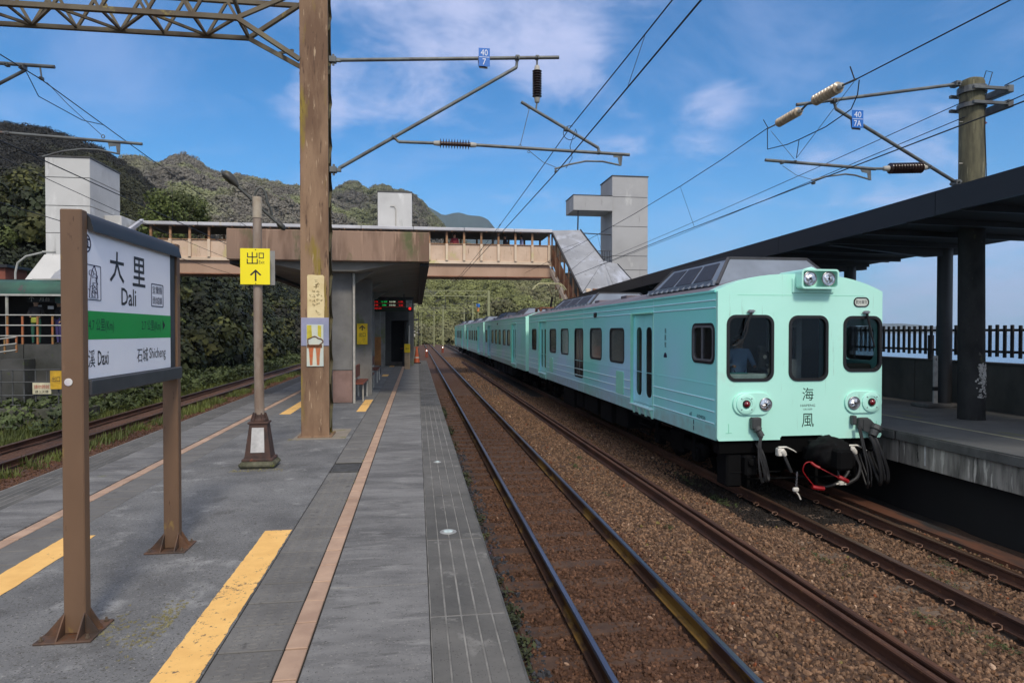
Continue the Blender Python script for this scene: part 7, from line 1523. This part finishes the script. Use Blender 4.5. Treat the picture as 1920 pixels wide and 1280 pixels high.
    for k in range(6):
        r=random.Random(k+3); x=5.70+r.uniform(-.04,.05); hose([(5.72+.01*k-.02,F-.12,.95),(x-.03,F-.16,.7),(x-.03+.02*k,F-.2,.35),(x+.04+.02*k,F-.16,.17+.01*k),(x+.10+.012*k,F-.12,.30),(x+.07,F-.08,.62),(x+.03,F+.05,.80)],.0135,M_hose,'jumper_cable')
    for k,(x0,x1,r_) in enumerate(((7.50,7.60,.02),(7.53,7.66,.018),(7.72,7.84,.036),(7.80,7.97,.036),(7.76,7.90,.02))):
        hose([(x0,F-.12,1.10 if k<2 else .92),(x0+.04,F-.2,.72),(x1-.02,F-.26,.35),(x1,F-.24,.08+.02*k),(x1+.06,F-.12,.06+.03*k),(x1+.05,F+.05,.40),(x1,F+.2,.8)],r_,M_hose,'jumper_cable')
    # pilot beam, guard irons, cow catcher bar, buffer-beam box
    mb=MB(); mb.bbox(TX0+.06,TX1-.06,F+.06,F+.30,.62,.90,.02); mb.build('headstock',M_bog,t)
    mb=MB(); mb.tube([(5.4,F+.2,.16),(8.3,F+.2,.16)],.018,8); mb.tube([(5.30,F+.1,.30),(6.2,F+.1,.30)],.014,8); mb.build('pipe_run',M_bog2,t)
    for x in (5.80,7.1): mb=MB(); mb.bbox(x-.03,x+.03,F+.45,F+.65,-.08,.62,.01); mb.build('guard_iron',M_bog2,t)
    for x in (5.22,7.60): mb=MB(); mb.bbox(x,x+.28,F+.10,F+.5,.05,.82,.03); mb.build('equipment_box',M_bog2,t)
    mb=MB(); mb.bbox(5.50,5.72,F-.02,F+.3,.25,.60,.03); mb.lathe((5.60,F-.02,.50),(5.6,0,.50),[(0,.06),(.04,.06),(.05,.04)],14); mb.build('horn_box',M_bog2,t)

CAR=build_car(1,10.6,29.72,'nearest mint train car, its lamps and dark cab windows facing the camera',front=True)
build_front(CAR)
L2=['second mint car directly behind the front car','third mint car of the train, far down the track','last mint car at the far end of the train']
for k in range(3): build_car(k+2,30.6+20*k,30.6+20*k+19.12,L2[k],tail=(k==2))
person((5.86,11.55,1.04),math.radians(168),'train driver in a light blue shirt seated behind the left cab window','sit',(150,184,226),(60,70,110),h=1.58)
def pantograph(y,lab):
    t=thing('pantograph',lab,'pantograph',(6.4,y,ZP)); zt=5.02; M_pan=mat('pale pantograph tube',G(176,172,130),.5,metal=.3,scale=5)
    mb=MB(); mb.bbox(5.85,6.95,y-.5,y+.9,ZP+.12,ZP+.18,.01); 
    for x in (5.9,6.9):
        for yy in (y-.4,y+.8): mb.lathe((x,yy,ZP-.08),(x,yy,9),[(0,.05),(.05,.09),(.08,.05),(.13,.09),(.2,.05)],10)
    mb.build('base_frame',mat('rusty base',G(130,84,60),.7),t)
    mb=MB(); mb.beam((6.4,y-.3,ZP+.2),(6.75,y+1.0,4.40),.09,.09); mb.beam((6.6,y-.2,ZP+.2),(6.9,y+1.0,4.40),.03,.03); mb.build('lower_arm',M_bog2,t)
    mb=MB(); mb.tube([(6.78,y+1.0,4.40),(6.35,y-.1,zt-.06)],.03,8); mb.tube([(6.92,y+1.0,4.42),(6.95,y-.1,zt-.06)],.02,8); mb.build('upper_arm',M_pan,t)
    mb=MB(); 
    for yy in (y-.28,y+.06): mb.tube([(5.55,yy,zt-.30),(5.68,yy,zt-.12),(5.85,yy,zt),(6.9,yy,zt),(7.05,yy,zt-.12),(7.18,yy,zt-.30)],.022,8)
    mb.build('collector_head',M_pan,t,smooth=True)
pantograph(32.0,'raised pantograph on the second car roof touching the wire before the stairs')

# ------------------------------------------------------------------ near slope vegetation at left, trees
M_bush=mat('slope foliage',G(46,54,30),.7,col2=G(25,30,18),scale=.35,rnd=.55,spec=.3)
M_broadl=mat('olive slope foliage',G(92,92,48),.7,col2=G(54,60,30),scale=.3,rnd=.5,spec=.3)
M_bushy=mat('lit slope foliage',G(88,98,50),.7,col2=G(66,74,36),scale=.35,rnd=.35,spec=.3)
M_trunk=mat('tree bark',G(96,88,76),.9,var=.25,scale=5,bump=.3)
def slope_z(x,y):
    z=np.minimum(.85*np.maximum(-13.2-x,0),12.0-np.maximum(0,y-60)*.055)+fbm(x*.12,y*.12,3,8)*2.4*np.clip((-13.2-x)/4,0,1)
    return z*np.clip((y-41)/13,0.0,1)**.8-.35
X,Y=np.meshgrid(np.arange(-75,-12.9,1.5),np.arange(42,170,3.0)); grid_mesh('hillside',np.stack([X,Y,np.maximum(slope_z(X,Y),-.4)],2),M_soilA,kind='structure')
def slope_scatter(name,n,m,c0,c1,seed,label,lf,nq,bias=.6,x0=-62,lift=.3):
    r=np.random.default_rng(seed); x=-13.3-(r.random(n)**bias)*(-13.3-x0); y=r.uniform(42.5,165,n); k=(x>-y*.62)&(x<-y*.075); x,y=x[k],y[k]; n=len(x); z=slope_z(x,y)+lift*r.random(n); s_=r.uniform(c0,c1,n)
    scatter(name,np.stack([x,y,z],1),s_,np.stack([r.normal(0,.25,n),r.normal(0,.25,n),r.uniform(0,6.28,n)],1),r.integers(0,3,n),[crown_mesh(name+'_b',seed*3+i,m,nq,lf) for i in range(3)],label,'bushes')
slope_scatter('shrubbery',4300,M_bush,.7,2.3,41,'dense dark shrubbery covering the bank beyond the left tracks',.15,330,1.25)
slope_scatter('broad_leaf_bushes',1100,M_broadl,.7,1.9,43,'olive broad leaved bushes standing out from the dark bank at left',.20,240,1.2,lift=1.2)
slope_scatter('bright_shrubs',1500,M_bushy,.6,1.2,42,'scattered brighter green bushes over the dark bank at left',.17,260,1.1,lift=.9)
def tree(x,y,z,h,r,label,seed,m=M_bushy,gp='trees above the footbridge roof',lf=.13):
    t=thing('tree',label,'tree',(x,y,z),gp); rr=random.Random(seed); mb=MB(); mb.tube([(x,y,z-.3),(x+.1,y,z+h*.3),(x-.1,y,z+h*.62)],[.16,.12,.06],8)
    for k in range(5): a=rr.uniform(0,6.28); q=h*rr.uniform(.3,.55); mb.tube([(x,y,z+q),(x+math.cos(a)*r*.4,y+math.sin(a)*r*.4,z+q+h*.15),(x+math.cos(a)*r*.7,y+math.sin(a)*r*.7,z+q+h*.32)],[.07,.045,.02],6)
    mb.build('trunk',M_trunk,t); g=np.random.default_rng(seed); v=[];f=[]; lobes=[(g.uniform(-.6,.6)*r,g.uniform(-.5,.5)*r,h*g.uniform(.45,.9),r*g.uniform(.35,.6)) for _ in range(11)]
    for i in range(2600):
        lx,ly,lz,lr=lobes[g.integers(11)]; d=g.normal(size=3); d/=np.linalg.norm(d); p=np.array([x+lx,y+ly,z+lz])+d*lr*g.uniform(.45,1.1)*np.array([1,1,.8]); a=g.normal(size=3); a/=np.linalg.norm(a); b=np.cross(d,a); b/=np.linalg.norm(b)+1e-6; s_=lf*g.uniform(.6,1.4); o=len(v); v+=[tuple(p-a*s_),tuple(p-b*s_*.6),tuple(p+a*s_),tuple(p+b*s_*.6)]; f.append((o,o+1,o+2,o+3))
    mb=MB(); mb.add(v,f); mb.build('crown',m,t,recalc=False)
for i,(px,D,ht,w,lb) in enumerate(((305,58,6.0,2.0,'leftmost bright green tree crown just above the left end of the bridge roof'),(335,62,6.0,2.3,'middle green tree crown above the bridge roof, tallest of the group'),(372,66,5.2,2.2,'rightmost low green tree crown above the bridge roof'))):
    d=ray(px,621); k=1/math.hypot(d.x,d.y); top=EYE+D*(621-(388 if i<2 else 400))/FPX; tree(d.x*k*D,d.y*k*D,top-ht,ht,w,lb,50+i)
# ------------------------------------------------------------------ far down the line
def far_line():
    M_far=mat('far pale steel',G(140,142,104),.7,var=.15,scale=1)
    for y,xl,xr,lb in ((88,-11.5,9.4,'nearest pale lattice portal spanning the tracks beyond the footbridge'),(150,-11.5,10.5,'second pale portal far down the line'),(205,-11.5,11.0,'farthest pale portal down the line')):
        t=thing('line_portal',lb,'portal',(xr,y,0),'portals down the line')
        for x in (xl,xr): mb=MB(); mb.bbox(x-.16,x+.16,y-.16,y+.16,-.4,8.1,.03); mb.build('mast',M_far,t)
        mb=MB()
        for z in (7.35,8.05): mb.beam((xl,y,z),(xr,y,z),.09,.09)
        n=26
        for k in range(n): a=xl+(xr-xl)*k/n; b=xl+(xr-xl)*(k+1)/n; mb.beam((a,y,7.35 if k%2 else 8.05),(b,y,8.05 if k%2 else 7.35),.06,.06)
        mb.build('lattice_beam',M_far,t)
        for x in (-6.0,2.07,6.35): mb=MB(); mb.beam((x+1.6,y-.1,7.3),(x+1.6,y-.1,5.6),.08,.08); mb.beam((x+1.6,y-.1,6.9),(x-.2,y-.1,6.5),.05,.05); mb.beam((x+1.7,y-.1,5.75),(x-.3,y-.1,5.7),.05,.05); mb.beam((x+1.6,y-.1,5.9),(x,y-.1,6.9),.05,.05); mb.build('bracket',M_dark,t)
    for y,x,lb in ((120,4.6,'left pale line mast before the curve'),(128,3.2,'thin pale line mast beside the first'),(104,8.6,'grey line mast over the tail of the train'),(175,-.8,'small far line mast left of the tracks'),(182,5.2,'small far line mast right of the tracks')):
        t=thing('line_mast',lb,'mast',(x,y,0),'masts down the line'); mb=MB(); mb.tube([(x,y,-.4),(x,y,7.4)],[.17,.13],8); mb.build('pole',M_far,t); mb=MB(); mb.tube([(x,y-.1,6.8),(x-2.6,y-.1,7.0)],.05,6); mb.tube([(x,y-.1,5.3),(x-2.0,y-.1,6.9)],.05,6); mb.tube([(x-.6,y-.1,5.6),(x-2.9,y-.1,5.5)],.05,6); mb.build('bracket',M_dark,t)
    t=thing('line_signal','small blue headed signal post above the tail of the train','signal',(8.9,98,0)); mb=MB(); mb.tube([(8.9,98,-.4),(8.9,98,6.2)],.09,8); mb.build('post',M_far,t); mb=MB(); mb.bbox(8.66,9.14,97.8,97.9,6.25,6.75,.02); mb.build('blue_board',M_blue,t); mb=MB(); mb.bbox(8.75,9.05,97.8,97.9,5.6,6.2,.02); mb.build('orange_board',mat('orange board',G(190,120,60),.6),t)
    t=thing('signal_cabin','cluster of pale signalling equipment boxes beside the line beyond the platform','equipment',(-.8,140,0)); r=random.Random(9)
    for k in range(26): x=r.uniform(-3.2,1.0); z=r.uniform(1.8,9.0); w=r.uniform(.1,.5); y=140+r.uniform(-3,3); mb=MB(); mb.bbox(x-w,x+w,y-.2,y+.2,z-w*.6,z+w*.6,.02); mb.build('equipment_box',M_insw if k%3 else M_cab,t)
    for k in range(8): x=-3+k*.55; mb=MB(); mb.tube([(x,140,-.4),(x,140,r.uniform(5,9.5))],.08,6); mb.build('post',M_far if k%2 else M_cab,t)
    for x,y,lb in ((1.05,75,'left ground signal with white light at the track side'),(3.4,90,'right ground signal with white light between the tracks')):
        t=thing('ground_signal',lb,'signal',(x,y,-.2),'ground signals'); mb=MB(); mb.bbox(x-.15,x+.15,y-.1,y+.1,-.2,.75,.02); mb.build('case',mat('red brown case',G(120,54,36),.7),t); mb=MB(); mb.lathe((x,y-.1,.55),(x,0,.55),[(0,.06),(.03,.05)],10); mb.build('light',mat('white signal light',G(240,240,240),.3,emit=(G(250,245,235),2.5)),t)
    # trees closing the view at the end of the line
    g=random.Random(12); i=0
    for x,y,h,w in ((-9,170,9,5),(-3,215,10,6),(9.5,190,8,4.5),(14,165,9,5),(4,235,10,6),(12,125,6,3.2),(-16,150,9,5),(17,130,9,4.5)):
        tree(x,y,-.4,h,w,['broad','rounded','low','dense','far','small','leafy','tall'][i]+' green tree closing the view down the line, '+['left of the tracks','behind the left signals','right of the curve','behind the line mast','at the very end of the tracks','beside the tail of the train','beyond the left bank','beyond the last car'][i],90+i,M_forE,'trees at the end of the line',.34); i+=1
far_line()
# ------------------------------------------------------------------ haze
def build_haze():
    m=bpy.data.materials.new('haze air'); m.use_nodes=True; nt=m.node_tree; nt.nodes.clear(); o=nt.nodes.new('ShaderNodeOutputMaterial'); v=nt.nodes.new('ShaderNodeVolumePrincipled')
    v.inputs['Color'].default_value=(.74,.85,1,1); v.inputs['Density'].default_value=.00010; v.inputs['Anisotropy'].default_value=.0; nt.links.new(v.outputs[0],o.inputs['Volume'])
    mb=MB(); mb.box(-5600,8600,-600,9600,-16,560); h=mb.build('haze',m,kind='stuff',label='thin pale haze that veils the distant mountain and the sea',cat='haze')
build_haze()
